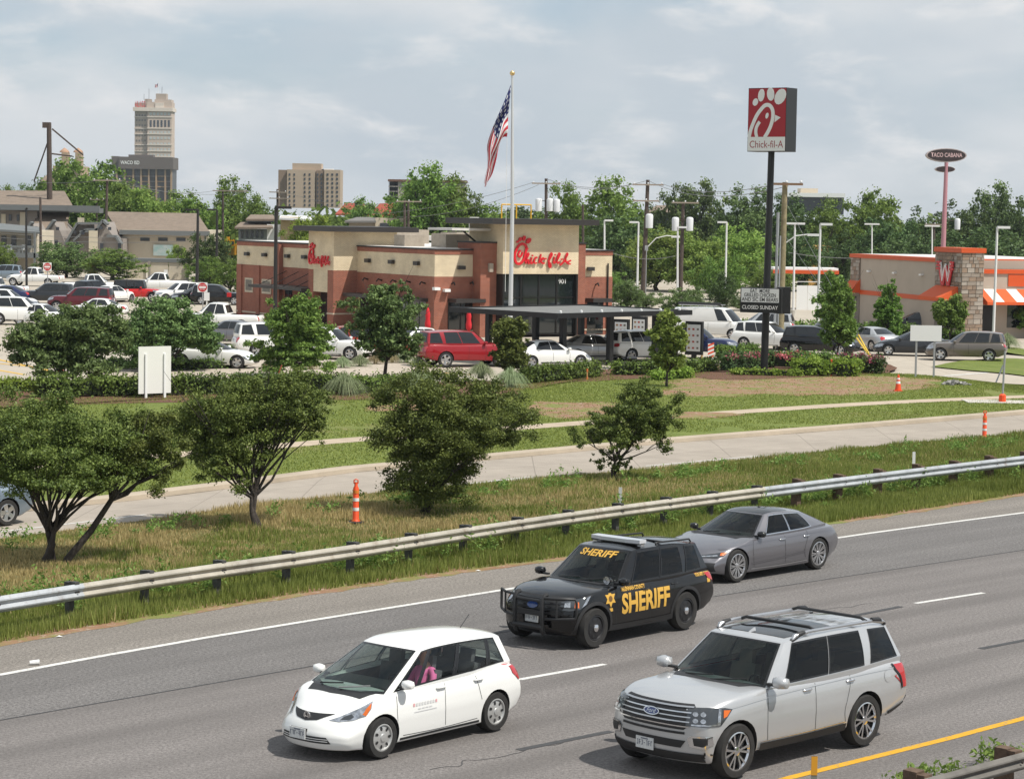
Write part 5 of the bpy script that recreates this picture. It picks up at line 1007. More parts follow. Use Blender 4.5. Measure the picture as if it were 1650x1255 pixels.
rr=thing('red_roof_building','cream building with a hipped red tiled roof left of the big tree','building',(D(640,350,420).x,420,0)); wallbox(rr,'wall',600,350,700,380,420,mat('wall_cream',(.55,.47,.36),.9),12); roofslab(rr,'roof',[(590,350),(680,350),(650,326),(612,328)],418,426,REDT); roofslab(rr,'roof',[(540,345),(600,345),(585,327),(556,328)],430,436,REDT); wallbox(rr,'dormer',648,332,676,346,417,mat('wall_cream',(.55,.47,.36),.9),3)
lw_=thing('low_building','low cream shop building with a grey door behind the restaurant roof','building',(D(640,390,300).x,300,0)); wallbox(lw_,'wall',562,358,605,400,300.5,mat('wall_grey_tan',(.36,.31,.25),.9),8); wallbox(lw_,'wall',604,352,662,420,300,mat('wall_cream',(.55,.47,.36),.9),8); wallbox(lw_,'wall',660,369,800,420,299,mat('wall_yellow',(.55,.43,.24),.9),8); roofslab(lw_,'roof',[(555,356),(606,356),(604,350),(575,350)],299.5,308,mat('roof_grey',(.17,.16,.15),.9)); wallbox(lw_,'door',621,368,630,392,299.8,TRG,.15); wallbox(lw_,'window',612,360,630,366,299.8,DGL,.15)
for x in (672,705): wallbox(lw_,'window',x,371,x+10,379,298.8,DGL,.15)
wallbox(lw_,'white_roof',640,382,800,387,290,ROOFW,10)
ly=thing('clubhouse_building','grey two-tier roofed building with a white gable left of the restaurant tower','building',(D(420,380,310).x,310,0)); wallbox(ly,'wall',384,370,432,400,310,mat('wall_blue_grey',(.30,.33,.34),.9),8); roofslab(ly,'roof',[(378,366),(440,366),(436,358),(388,358)],308,312,SHG); wallbox(ly,'clerestory',398,352,440,358,311,DGL,4); roofslab(ly,'roof',[(396,353),(444,353),(440,346),(404,346)],309.5,313,SHG); wallbox(ly,'gable_wall',452,350,480,400,309,mat('wall_ochre',(.48,.36,.20),.9),8); roofslab(ly,'roof',[(450,351),(503,354),(500,348),(452,347)],308,314,mat('roof_white',(.6,.6,.6),.8)); wallbox(ly,'wall',430,362,452,400,309.5,WHT,3)
for x in (388,396,404,412,420): wallbox(ly,'window',x,372,x+4,384,309.8,DGL,.15)
yb=thing('yellow_building','ochre yellow building behind the fuel canopy','building',(D(1320,440,270).x,270,0)); wallbox(yb,'wall',1302,397,1345,470,270,mat('wall_ochre2',(.48,.28,.08),.9),8); wallbox(yb,'opening',1318,425,1332,470,269.8,MULL,.3); wallbox(yb,'sign_panel',1312,415,1318,420,269.8,RED,.1)
of=thing('glass_office','dark glazed office building with white roof edge above the trees','building',(D(1310,330,520).x,520,0)); wallbox(of,'glazing',1268,316,1360,345,520,DGL,14); wallbox(of,'roof_edge',1262,312,1362,317,519,WHT,16); wallbox(of,'penthouse',1290,304,1318,312,524,mat('wall_cream',(.55,.47,.36),.9),6)
br_=thing('brown_house','brown hip-roofed house among the trees','house',(D(1078,345,360).x,360,0)); wallbox(br_,'wall',1048,341,1100,360,360,TRG,6); roofslab(br_,'roof',[(1040,342),(1105,342),(1090,331),(1058,331)],358,364,SHG)
ch_=thing('domed_church','tan church with two small capped towers beyond the trees','church',(D(105,270,800).x,800,0)); cm=mat('church_tan',(.42,.31,.21),.9)
for x in (104,126): wallbox(ch_,'tower',x-5,246,x+5,275,800,cm,4); q=D(x,246,802)-ch_.location; P('cap',MB().lathe([(1.7,0),(1.5,.5),(.5,1.3),(.001,1.6)],12,(q.x,2,q.z)),mat('cap_tan',(.40,.24,.15),.8),ch_)
q=D(95,300,804)-ch_.location; P('dome',MB().lathe([(9.5,0),(9,4),(7,8),(4,10.5),(.001,11.5)],20,(q.x,8,q.z-6)),mat('dome_tan',(.33,.24,.17),.8),ch_,40); wallbox(ch_,'wall',85,268,132,320,801,cm,14)
# ================================================================ trees, hedges, shrubs
BARK=mat('bark_grey',(.085,.070,.058),.9,var=.35,vscale=8,bump=.5,bscale=22); BARKD=mat('bark_dark',(.05,.04,.034),.9,var=.35,vscale=8,bump=.5,bscale=22)
def leaf_cloud(name,cl,n,size,seed,aspect=.55,shell=.45,flat=.0):
    """cl: array of clumps (x,y,z,rx,ry,rz); leaves are small folded quads spread through the clumps"""
    r=np.random.default_rng(seed); cl=np.asarray(cl,float); vol=(cl[:,3]*cl[:,4]*cl[:,5])**.75; k=r.choice(len(cl),n,p=vol/vol.sum()); d=r.normal(size=(n,3)); d/=np.linalg.norm(d,axis=1)[:,None]; rad=np.clip(np.abs(r.normal(.62,.38,n)),.05,1.75); p=cl[k,:3]+d*rad[:,None]*cl[k,3:6]
    nrm=d*.7+r.normal(size=(n,3))*.75+np.array([0,0,.35]); nrm/=np.linalg.norm(nrm,axis=1)[:,None]; t=np.cross(nrm,r.normal(size=(n,3))); t/=np.linalg.norm(t,axis=1)[:,None]; b=np.cross(nrm,t); s=(size*r.uniform(.6,1.35,n))[:,None]
    V=np.stack([p-t*s,p-b*s*aspect,p+t*s,p+b*s*aspect],1); V[:,1]+=nrm*s*.18; V[:,3]+=nrm*s*.18
    cr=r.random(len(cl)); rnd=np.clip(.30*cr[k]+.70*r.random(n)**1.3,0,1); return npmesh(name,V.reshape(-1,3),np.arange(4*n).reshape(n,4),np.repeat(rnd,4))
def crown_clumps(rx,ry,rz,cz,n,seed,cr=.30,low=-.9,lumps=.22,top=1.0,cx=0,cy=0):
    r=np.random.default_rng(seed); out=[]
    ph=r.uniform(0,6.28,6)
    while len(out)<n:
        d=r.normal(size=3); d/=np.linalg.norm(d)
        if d[2]<low: continue
        a=math.atan2(d[1],d[0]); el=math.asin(d[2]); lump=1+lumps*(math.sin(3*a+ph[0])*math.cos(2*el+ph[1])+.7*math.sin(5*a+ph[2]+3*el)); f=r.random()**.40*lump; s=cr*r.uniform(.6,1.25)
        out.append((cx+d[0]*rx*f,cy+d[1]*ry*f,cz+d[2]*rz*f*(top if d[2]>0 else 1),s*rx,s*ry,s*rz*.8))
    return out
def limbs(mb,base,cl,r0,seed,fork=.35,nb=9,stems=1,lean=.15,twig=.30):
    r=random.Random(seed); cs=[Vector(c[:3]) for c in cl]; r.shuffle(cs); base=Vector(base)
    top=sum(cs,Vector())/len(cs)
    for s in range(stems):
        off=Vector((r.uniform(-1,1),r.uniform(-1,1),0))*(r0*1.3 if stems>1 else 0); mine=cs[s::stems][:max(2,nb//stems+1)]; cen=sum(mine,Vector())/len(mine) if stems>1 else top; b=base+off
        fk=b.lerp(cen,fork)+Vector((r.uniform(-1,1),r.uniform(-1,1),0))*lean*r0*4; fk.z=base.z+(cen.z-base.z)*fork
        rr=r0*(1 if stems==1 else .62); mid=b.lerp(fk,.5)+Vector((r.uniform(-1,1),r.uniform(-1,1),0))*r0*.8; mb.tube([b-Vector((0,0,.1)),b+Vector((0,0,.05)),mid,fk],[rr*1.25,rr*1.05,rr*.9,rr*.72],8)
        for c in mine:
            m1=fk.lerp(c,.45)+Vector((r.uniform(-1,1),r.uniform(-1,1),r.uniform(-.3,.8)))*(c-fk).length*.10; m0=fk.lerp(m1,.5)+Vector((r.uniform(-1,1),r.uniform(-1,1),r.uniform(-1,.4)))*(c-fk).length*.05; mb.tube([fk-(fk-mid).normalized()*rr*.3,m0,m1,c],[rr*.62,rr*.48,rr*.34,rr*.10],6)
            for q in range(2):
                e=c+Vector((r.uniform(-1,1),r.uniform(-1,1),r.uniform(-.2,1)))*(c-fk).length*twig; mb.tube([m1,m1.lerp(e,.55)+Vector((0,0,.03)),e],[rr*.24,rr*.15,rr*.05],5)
    return mb
def tree(name,label,loc,clumps,nleaf,leaf,lm,bark,r0,seed,group=None,stems=1,nb=9,fork=.35,aspect=.55,shell=.45,rz=0,lean=.15,cat='tree'):
    t=thing(name,label,cat,loc,rz,group); tr=MB(); limbs(tr,(0,0,0),clumps,r0,seed,fork,nb,stems,lean); P('trunk',tr,bark,t,50); P('crown',leaf_cloud('crown',clumps,nleaf,leaf,seed,aspect,shell),lm,t); return t
L_SHR=leafmat('leaf_shrub',(0.053,0.086,0.020),(0.236,0.286,0.070),.25); L_OAK=leafmat('leaf_oak',(0.053,0.095,0.032),(0.247,0.342,0.116),.3); L_LT=leafmat('leaf_light',(0.106,0.190,0.038),(0.380,0.498,0.118),.4); L_MID=leafmat('leaf_mid',(0.071,0.131,0.028),(0.275,0.393,0.086),.35); L_DK=leafmat('leaf_dark',(0.035,0.067,0.024),(0.144,0.215,0.068),.25); L_HED=leafmat('leaf_hedge',(0.043,0.081,0.021),(0.223,0.328,0.066),.25); L_YG=leafmat('leaf_yellowgreen',(0.117,0.186,0.023),(0.342,0.445,0.077),.4)
def pxm(Y): return FPX/Y
# --- the median's shrubby trees, from trunk foot and crown box in the photograph
def px_tree(name,label,foot,boxes,nl,leaf,lm,bark,r0,seed,group,stems=1,nb=10,fork=.3,cr=.19,ncl=70,low=-.8,depth=.85,lumps=.13,zf=0,**k):
    f=G(*foot,zf); cl=[]
    for i,(x0,y0,x1,y1,dy,w) in enumerate(boxes):
        Y=f.y+dy; a=D(x0,y1,Y);b=D(x1,y0,Y); rx=(b.x-a.x)/2; rz=(b.z-a.z)/2; c=(a+b)/2; cl+=crown_clumps(rx*.95,rx*.95*depth,rz*.95,c.z-zf,int(ncl*w*2.4),seed+i,cr,low,lumps,cx=c.x-f.x,cy=dy)
    return tree(name,label,(f.x,f.y,zf),cl,nl,leaf,lm,bark,r0,seed,group,stems,nb,fork,**k)
GM='shrubby trees on the median'
px_tree('multi_stem_tree','multi-stemmed dark green tree at the left edge of the median',(75,903),[(-60,630,180,810,0,1.0),(90,655,285,810,.5,.8),(-30,700,210,815,-.8,.5)],95000,.033,L_SHR,BARKD,.115,11,GM,stems=4,nb=20,fork=.30,ncl=60)
px_tree('slender_stem_tree','forked stem tree leaning right beside the multi-stemmed one',(108,905),[(170,655,310,800,.4,.6)],17000,.033,L_SHR,BARKD,.08,14,GM,stems=1,nb=7,fork=.55,ncl=40)
px_tree('spreading_tree','wide umbrella-crowned tree with bent trunk on the median',(420,850),[(268,608,470,760,.2,1.0),(390,598,540,700,.3,.8),(300,690,440,795,-.3,.45),(440,650,535,720,.4,.4)],85000,.033,L_SHR,BARKD,.115,12,GM,stems=2,nb=18,fork=.30,ncl=60)
px_tree('bushy_tree','large dense bush-like tree leafy to the ground beside the orange post',(690,826),[(592,590,800,760,.2,1.0),(700,610,872,742,.3,.8),(600,690,790,826,0,.9),(640,640,850,740,-.5,.6)],110000,.034,L_SHR,BARKD,.11,13,GM,stems=3,nb=18,fork=.25,ncl=60,low=-1)
px_tree('small_shrub_tree','small open-crowned tree with suckers at its base on the median',(990,772),[(925,655,1040,730,0,.8),(985,618,1095,722,.1,1.0),(1000,640,1090,735,-.3,.5),(948,718,1005,770,.1,.18),(985,722,1030,772,-.1,.2)],46000,.036,L_SHR,BARKD,.07,17,GM,stems=2,nb=14,fork=.35,ncl=45,cr=.17,lumps=.3)
# --- trees planted at the edge of the restaurant lot
GE='young trees planted along the restaurant lot'
px_tree('spreading_tree','low spreading multi-stem tree behind the hedge, left of the blank sign board',(112,630),[(5,500,170,600,0,1.0),(60,490,215,590,.6,1.0),(40,560,200,622,-.5,.4)],42000,.085,L_OAK,BARK,.13,21,GE,stems=5,nb=18,fork=.25,ncl=60)
px_tree('spreading_tree','broad low tree behind the blank white sign board',(262,598),[(185,480,325,580,0,1.0),(250,500,362,582,.5,.8),(190,520,300,600,-.4,.5)],40000,.085,L_OAK,BARK,.13,22,GE,stems=3,nb=14,fork=.3,ncl=60)
px_tree('upright_tree','dark upright tree in front of the brick restaurant side wall',(478,607),[(425,482,532,570,0,1.0),(415,540,540,602,0,.8),(450,470,510,530,0,.4)],26000,.085,L_MID,BARKD,.10,23,GE,stems=1,nb=12,fork=.3,ncl=55,cr=.18,lumps=.3)
px_tree('oak_tree','airy young oak with a slim dark trunk, mid-left before the restaurant',(618,627),[(565,465,682,570,0,1.0),(590,452,660,500,0,.35),(575,530,675,585,0,.5)],22000,.080,L_OAK,BARKD,.095,24,GE,stems=1,nb=14,fork=.42,ncl=60,cr=.17,lumps=.3)
px_tree('magnolia_tree','small dense oval tree with glossy leaves beside the red SUV',(820,620),[(789,508,852,570,0,1.0),(790,545,852,602,0,1.0)],17000,.075,L_SHR,BARKD,.055,25,GE,stems=1,nb=8,fork=.4,ncl=45,cr=.22,lumps=.12)
px_tree('young_tree','bright green young tree on a thin trunk before the canopy',(1074,627),[(1042,505,1108,575,0,1.0),(1045,550,1106,602,0,.7),(1060,492,1092,530,0,.25)],14000,.085,L_LT,BARKD,.065,26,GE,stems=1,nb=9,fork=.35,ncl=45,cr=.18,lumps=.25)
GS='small trees along the side street'
px_tree('young_tree','young tree in front of the glossy black SUV on the side street',(1348,588),[(1322,500,1386,565,0,1.0),(1325,450,1380,520,0,.7)],13000,.09,L_MID,BARKD,.06,31,GS,nb=9,fork=.4,ncl=45)
px_tree('young_tree','bushy young tree before the left end of the burger restaurant',(1330,560),[(1310,440,1378,540,0,1.0)],11000,.10,L_MID,BARKD,.07,32,GS,nb=9,fork=.35,ncl=45)
px_tree('conical_tree','pointed young tree before the burger restaurant wall',(1428,552),[(1402,478,1460,545,0,1.0),(1416,446,1448,500,0,.4)],12000,.09,L_MID,BARKD,.06,33,GS,nb=9,fork=.35,ncl=45)
px_tree('round_tree','round-headed young tree under the red W sign',(1530,560),[(1502,470,1558,545,0,1.0)],12000,.10,L_MID,BARKD,.06,34,GS,nb=9,fork=.35,ncl=45)
px_tree('round_tree','olive-green tree cut by the right edge of the picture',(1655,545),[(1632,485,1690,540,0,1.0)],9000,.10,L_MID,BARKD,.06,35,GS,nb=8,fork=.35,ncl=40)
# --- hedges and shrubs
def hedge(label,pl,h,w,lm=L_HED,seed=1,leaf=.07,dens=900,name='hedge',group='clipped hedges of the restaurant lot',z=.12,cat='hedge',ll=0.12):
    pts=[G(x,y,z) for x,y in pl]; L=sum((b-a).length for a,b in zip(pts,pts[1:])); n=max(2,int(L/.55)); q=resample(pts,n); r=random.Random(seed); o0=q[0]; t=thing(name,label,cat,(o0.x,o0.y,z),0,group); cl=[]
    for p in q:
        for hh in (.3,.72): cl.append((p.x-o0.x+r.uniform(-.08,.08),p.y-o0.y+r.uniform(-.08,.08),h*hh+r.uniform(-ll,ll)*h*.5,.42,w*.5*r.uniform(.85,1.1),h*.34))
    core=MB()
    for a,b in zip(q,q[1:]):
        m_=(a+b)/2-o0; d=b-a; core.box((m_.x,m_.y,h*.40),(d.length*1.05,w*.45,h*.6),math.atan2(d.y,d.x))
    cm=core.mesh('stems'); P('stems',cm,mat('hedge_dark_hull',(.014,.022,.007),.95),t); P('foliage',leaf_cloud('foliage',cl,int(dens*L*(h+w)),leaf,seed,.6,.7),lm,t); return t  # solid dark hull added inside the leaves to stop see-through, no real stems
hedge('long dark clipped hedge behind the blank white sign board',[(62,640),(240,637),(440,633),(545,632)],.85,1.0,seed=2,dens=760); hedge('low light green hedge at the left edge behind the median trees',[(-60,632),(0,630),(70,630)],.55,1.1,L_YG,3,dens=700)
hedge('hedge behind the airy oak trunk',[(575,634),(650,630),(690,628)],.75,1.0,seed=4,dens=760); hedge('clipped hedge in front of the white sedan at the canopy',[(842,618),(900,613),(960,606)],.75,.9,seed=5,dens=900); hedge('clipped hedge below the menu boards',[(996,604),(1060,604),(1145,598)],.65,.9,seed=6,dens=900)
hedge('round yellow-green bushes beside the young bright tree',[(1060,612),(1105,608)],.5,.9,L_YG,7,group='low shrubs by the tall sign'); hedge('dark green hedge between the tall sign and the drive-through exit',[(1165,578),(1210,574)],.7,1.0,seed=8,group='low shrubs by the tall sign'); hedge('green hedge row behind the roses',[(1205,585),(1260,584),(1330,586)],.62,1.0,seed=9,group='low shrubs by the tall sign'); hedge('yellow-green rounded shrubs beside the tall sign pole',[(1285,604),(1340,606),(1375,606)],.85,1.1,L_YG,10,group='low shrubs by the tall sign',ll=.3); hedge('low bright ground shrubs at the foot of the tall sign',[(1190,604),(1280,606)],.32,.8,L_YG,11,group='low shrubs by the tall sign')
hedge('hedge behind the parked cars of the side street',[(1200,537),(1280,540),(1400,543),(1470,548)],1.0,1.6,seed=12,dens=160,leaf=.11,z=.05,group='hedges at the burger restaurant'); hedge('hedge below the burger restaurant stone tower',[(1480,552),(1560,556)],.9,1.4,seed=13,dens=160,leaf=.11,z=.05,group='hedges at the burger restaurant'); hedge('dark hedge in the lot island under the spreading trees',[(180,592),(280,596),(370,592)],.5,1.4,seed=14,dens=260,z=.03); hedge('green ground cover beside the blue-grey sedan',[(345,570),(395,566)],.45,1.4,L_HED,15,dens=260,z=.03)
PINK=leafmat('rose_petals',(.40,.07,.11),(.62,.24,.28),.3)
def roses(label,pl,h,seed):
    t=hedge(label,pl,h,1.0,L_DK,seed,name='rose_bush',group='pink rose bushes by the tall sign',cat='rose bush'); pts=resample([G(x,y,.12) for x,y in pl],12); o0=pts[0]; r=random.Random(seed); cl=[(p.x-o0.x,p.y-o0.y+r.uniform(-.3,.1),h*(.8+r.uniform(-.15,.2)),.4,.35,.14) for p in pts]; P('blossom',leaf_cloud('blossom',cl,520,.045,seed,.9,.5),PINK,t)
roses('pink rose bush left of the tall black sign pole',[(1172,597),(1225,594)],.85,51); roses('pink rose bush right of the tall black sign pole',[(1236,592),(1285,594)],.85,52); roses('pink rose bush at the right end of the sign bed',[(1362,600),(1415,602)],.95,53)
GRSM=leafmat('fountain_grass',(.15,.20,.09),(.38,.44,.25),.3); GRST=leafmat('fountain_grass_tan',(.20,.17,.08),(.38,.32,.18),.3)
def tuft(label,px,py,s,seed,m=GRSM,z=.12,group='fountain grass clumps'):
    p=G(px,py,z); t=thing('fountain_grass',label,'ornamental grass',tuple(p),0,group); r=np.random.default_rng(seed); n=1100; a=r.uniform(0,6.283,n); d=np.stack([np.cos(a),np.sin(a),np.zeros(n)],1); ln=s*r.uniform(.65,1.1,n); out=r.uniform(0,1,n)**.8; w=np.stack([-d[:,1],d[:,0],np.zeros(n)],1)*.014
    K=[]
    for q,hz,ho in ((0,0,0),(.4,.52,.22),(.75,.72,.55),(1.0,.62,.95)):
        c=d*(.08*s*r.random(n)[:,None] if q==0 else (ln*out*ho)[:,None]); c=c.copy(); c[:,2]=ln*(hz*(1-.45*out)-(.42*out*out*q*q if q==1.0 else 0)); c[:,2]=np.maximum(c[:,2],.01); K.append(c-w*(1-.8*q)); K.append(c+w*(1-.8*q))
    V=np.stack(K,1).reshape(-1,3); b=np.arange(n)*8; F=np.concatenate([np.stack([b+2*i,b+2*i+1,b+2*i+3,b+2*i+2],1) for i in range(3)]); P('blades',npmesh('blades',V,F,np.repeat(r.random(n),8)),m,t); P('crown_base',MB().lathe([(.16*s,0),(.12*s,.12*s),(.001,.16*s)],8),mat('grass_base',(.10,.09,.05),.9),t)
for i,(x,y,s,lb_) in enumerate([(555,636,1.35,'fountain grass clump left of the airy oak'),(672,630,1.35,'fountain grass clump right of the airy oak'),(775,610,1.1,'fountain grass clump in front of the red SUV rear wheel'),(822,624,1.25,'fountain grass clump at the foot of the oval glossy tree')]): tuft(lb_,x,y,s,60+i)
for i,(x,y,s,m_,lb_) in enumerate([(435,597,.7,GRST,'tan grass clump left of the dark upright tree'),(552,592,.8,GRSM,'grass clump in the gravel below the white SUV grille'),(580,590,.8,GRSM,'second grass clump in the gravel right of the white SUV'),(605,586,.7,GRST,'tan grass clump left of the airy oak trunk'),(632,584,.7,GRST,'tan grass clump right of the airy oak trunk'),(655,584,.95,GRSM,'tall grass clump in the gravel below the white car'),(675,590,.7,GRSM,'grass clump nearest the rear of the red SUV'),(500,594,.7,GRST,'tan grass clump right of the dark upright tree'),(1255,534,1.3,GRSM,'large grass clump beside the wooden utility pole'),(1280,536,1.2,GRSM,'large grass clump right of the wooden utility pole'),(1622,562,1.35,GRSM,'big round grass clump before the burger restaurant door'),(1600,564,1.1,GRSM,'grass clump left of the big round one by the lamp post')]): tuft(lb_,x,y,s,80+i,m_,.03,'grass clumps in the gravel islands')
# ---------------------------------------------------------------- background trees: a few shapes, copied
TP=[]
for i,(lm,rx,rz,cz,n,lf) in enumerate([(L_MID,4.2,5.0,5.8,13000,.19),(L_LT,4.6,4.8,5.2,13000,.20),(L_OAK,4.0,5.2,6.0,12000,.19),(L_MID,5.0,4.2,4.6,13000,.20),(L_DK,4.4,5.0,5.6,13000,.19)]):
    cl=crown_clumps(rx,rx,rz,cz,150,200+i,.19,-1,.26); tr=MB(); limbs(tr,(0,0,0),[(c[0]*.75,c[1]*.75,c[2]*.85)+tuple(c[3:]) for c in cl],.32,i,.3,12,twig=.06); TP.append((tr.mesh('trunk'),leaf_cloud('crown',cl,n,lf,300+i,.6,.4),lm,cz+rz,rx)); shade(TP[-1][0],50)
BGL=[]
def bg(k,px,top,Y,wpx,label,group,lm=None,base=0.0,name='broadleaf_tree'):
    tr,cr,l0,h0,rx=TP[k]; p=D(px,top,Y); h=p.z-base; sz=h/h0*.97; sx=max(sz*.85,1.3*(wpx/pxm(Y))/(2*rx*1.05)) if Y>230 else (wpx/pxm(Y))/(2*rx*1.05); o=thing(name,label,'tree',(p.x,Y,base),0,group); o.rotation_euler[2]=(px*7.3+k)%6.28; o.scale=(sx,sx,sz); P('trunk',tr,BARKD,o); P('crown',cr,lm or l0,o); return o
GT='trees behind the restaurants'; GA='trees around the apartments'
bgs=[(0,105,262,330,95,'tall tree beside the tall dark pole',GA,None),(3,150,258,345,110,'broad tree right of the tall dark pole',GA,L_MID),(1,200,292,320,95,'light green tree under the dark-banded office building',GA,L_MID),(1,245,302,310,90,'light tree left of the tan apartment roof ridge',GA,None),(0,290,312,330,80,'tree right of the dark-banded office building',GA,None),(1,325,318,330,75,'tree left of the tall round-headed one',GA,None),(2,375,288,345,66,'tall round-headed tree above the school buses',GA,L_MID),(0,415,318,335,60,'tree left of the tan ten-storey block',GA,None),(3,335,372,260,60,'low tree at the end of the apartment block',GA,L_DK),(0,15,303,420,40,'distant small tree at the left edge skyline',GA,None),(2,40,300,420,34,'second distant small tree at the left edge skyline',GA,None),
(1,575,318,380,50,'small light tree right of the ten-storey block',GT,L_MID),(1,505,345,300,70,'yellow-green tree below the ten-storey block',GT,L_YG),(3,560,346,310,90,'tree in front of the red tiled roof',GT,L_MID),(2,690,268,300,95,'big tree left of the flagpole',GT,L_MID),(1,655,292,305,60,'left shoulder tree beside the big one',GT,L_MID),(0,735,288,300,60,'right shoulder tree beside the big one',GT,L_MID),(0,790,334,300,80,'tree just left of the flagpole above the brick tower roof',GT,L_MID),(3,850,330,420,110,'dark distant tree behind the flagpole',GT,L_DK),(0,920,300,290,70,'tree behind the pole with three transformers',GT,L_MID),(2,985,290,280,95,'tall tree right of the brick tower',GT,L_MID),(3,1005,345,262,110,'lower tree right of the brick tower',GT,L_DK),(1,1060,368,250,90,'bright tree behind the white lamp posts',GT,None),(2,1128,293,330,52,'tall open tree right of the crossarm pole',GT,L_OAK),(2,1092,300,335,46,'thin open tree beside the tall open one',GT,L_OAK),(1,1125,372,245,95,'bright leafy tree right of the crossarm pole',GT,None),(1,1185,362,248,90,'bright leafy tree left of the tall sign',GT,None),(0,1205,305,320,80,'tree behind the tall sign pole',GT,L_OAK),(3,1160,410,225,80,'low shrubby tree behind the order canopy',GT,L_MID),(0,1270,318,300,80,'tree behind the wooden utility pole',GT,L_DK),(4,1290,365,255,70,'dark tree left of the yellow building',GT,None),(0,1335,325,300,70,'tree behind the yellow building',GT,L_MID),(1,1400,306,300,90,'large tree behind the burger restaurant',GT,L_MID),(4,1350,372,262,60,'dark tree right of the yellow building',GT,None),(3,1440,350,280,90,'lower tree behind the burger restaurant roof',GT,L_DK),(4,1500,335,300,80,'dark tree left of the pink sign pole',GT,None),(4,1555,325,300,90,'dark tree right of the pink sign pole',GT,None),(2,1602,298,310,62,'tall tree at the right skyline',GT,L_OAK),(4,1640,320,300,90,'dark tree at the right edge skyline',GT,None),(3,1590,365,270,130,'wide tree behind the burger restaurant right roof',GT,L_DK),(3,1470,378,265,110,'wide dark tree behind the stone tower',GT,L_DK),(2,1010,452,190,62,'airy tree right of the restaurant back corner',GT,L_OAK),(3,1100,462,185,80,'rounded tree behind the order canopy right end',GT,L_OAK),(2,1168,440,190,50,'conical dark tree left of the message board',GT,L_DK),
(3,1040,470,200,50,'low rounded shrub tree behind the order canopy roof',GT,L_OAK),(1,1130,485,196,60,'low bright shrub tree right of the white van',GT,L_MID),(3,1200,478,200,60,'low shrub tree behind the message board',GT,L_OAK),(0,990,440,215,50,'shrub tree at the restaurant back right corner',GT,L_MID),(1,1240,430,235,70,'light tree behind the new wooden pole',GT,L_MID),(3,106,388,262,78,'round willow-like tree before the apartments',GA,L_OAK),(2,182,402,256,80,'bright tree before the tan carport',GA,L_MID),(2,288,396,268,30,'small yellow-green tree at the teal banner',GA,L_YG),(2,335,415,225,70,'tree beside the do-not-enter sign at the restaurant corner',GA,L_MID),(2,372,420,222,60,'tree touching the brick restaurant back corner',GA,L_MID),(2,0,392,262,40,'tree at the left edge before the apartment balcony',GA,L_MID)]
for b_ in bgs: bg(b_[0],b_[1],b_[2],b_[3],b_[4],b_[5],b_[6],b_[7])
# a far wooded belt that closes the horizon
fb=[]; r_=random.Random(5)
for i in range(900): x=r_.uniform(-420,420); y=r_.uniform(310,700); fb.append((x,y,r_.uniform(1,4.4),r_.uniform(4,8),r_.uniform(4,8),r_.uniform(2.5,5)))
o=link('far_wood',leaf_cloud('far_wood',fb,90000,.8,77,.7,.5),L_MID); o['kind']='stuff'
# ---------------------------------------------------------------- the four vehicles on the highway
def place_by_hubs(root,S,pf,pr,k=1.0):
    A=G(*pf,S['R']*k); B=G(*pr,S['R']*k); d=A-B; yaw=math.atan2(d.y,d.x); mid=(A+B)/2; loc=Vector(((S['xf']+S['xr'])/2,S['w']/2-.03,0))*k; root.scale=(k,k,k); o=mid-Matrix.Rotation(yaw,3,'Z')@loc
    root.location=(o.x,o.y,.012); root.rotation_euler[2]=yaw
def both(c,name,poly,m,**k):
    a=c.decal(name,poly,'L',m,**k); b=c.decal(name,poly,'R',m,**k); return a,b
def mirror_f(c,name,poly,m,**k):
    a=c.decal(name,poly,'F',m,**k); b=c.decal(name,[(-y,z) for y,z in poly][::-1],'F',m,**k); return a,b
def mirror_b(c,name,poly,m,**k):
    a=c.decal(name,poly,'B',m,**k); b=c.decal(name,[(-y,z) for y,z in poly][::-1],'B',m,**k); return a,b
def wipers(c,x,z,w,y0=-.55,y1=.05):
    for a,b in ((y0,y1),(y0+.6,y1+.6)):
        mb=MB(); p=[c.front(t,.05+.05*k,.03) for k,t in enumerate((a,(a+b)/2,b))]; mb.tube(p,.012,5); P('wiper',mb,BLK,c.root)
def cowl(c):
    c.decal('cowl_panel',[(c.S['base_f']+.04,-.62*c.hw),(c.S['base_f']-.30,-.80*c.hw),(c.S['base_f']-.36,-.80*c.hw),(c.S['base_f']-.10,-.4*c.hw),(c.S['base_f']-.05,0),(c.S['base_f']-.10,.4*c.hw),(c.S['base_f']-.36,.80*c.hw),(c.S['base_f']-.30,.80*c.hw),(c.S['base_f']+.04,.62*c.hw),(c.S['base_f']+.10,0)],'T',BLK,off=.006,res=.12)
def arch_trim(c,m,w=.06,off=.012):
    S=c.S; R=S['R']*S.get('arch',1.13)
    for x in (S['xf'],S['xr']):
        for ax in 'LR':
            a=[(x+math.cos(math.radians(t))*(R+.004),S['R']+math.sin(math.radians(t))*(R+.004)) for t in range(-20,201,10)]; b=[(x+math.cos(math.radians(t))*(R+w),S['R']+math.sin(math.radians(t))*(R+w)) for t in range(-20,201,10)]
            mb=MB(); mb.sheet(c.proj(a,ax,off),c.proj(b,ax,off*.6)); P('arch_trim',mb,m,c.root,50)
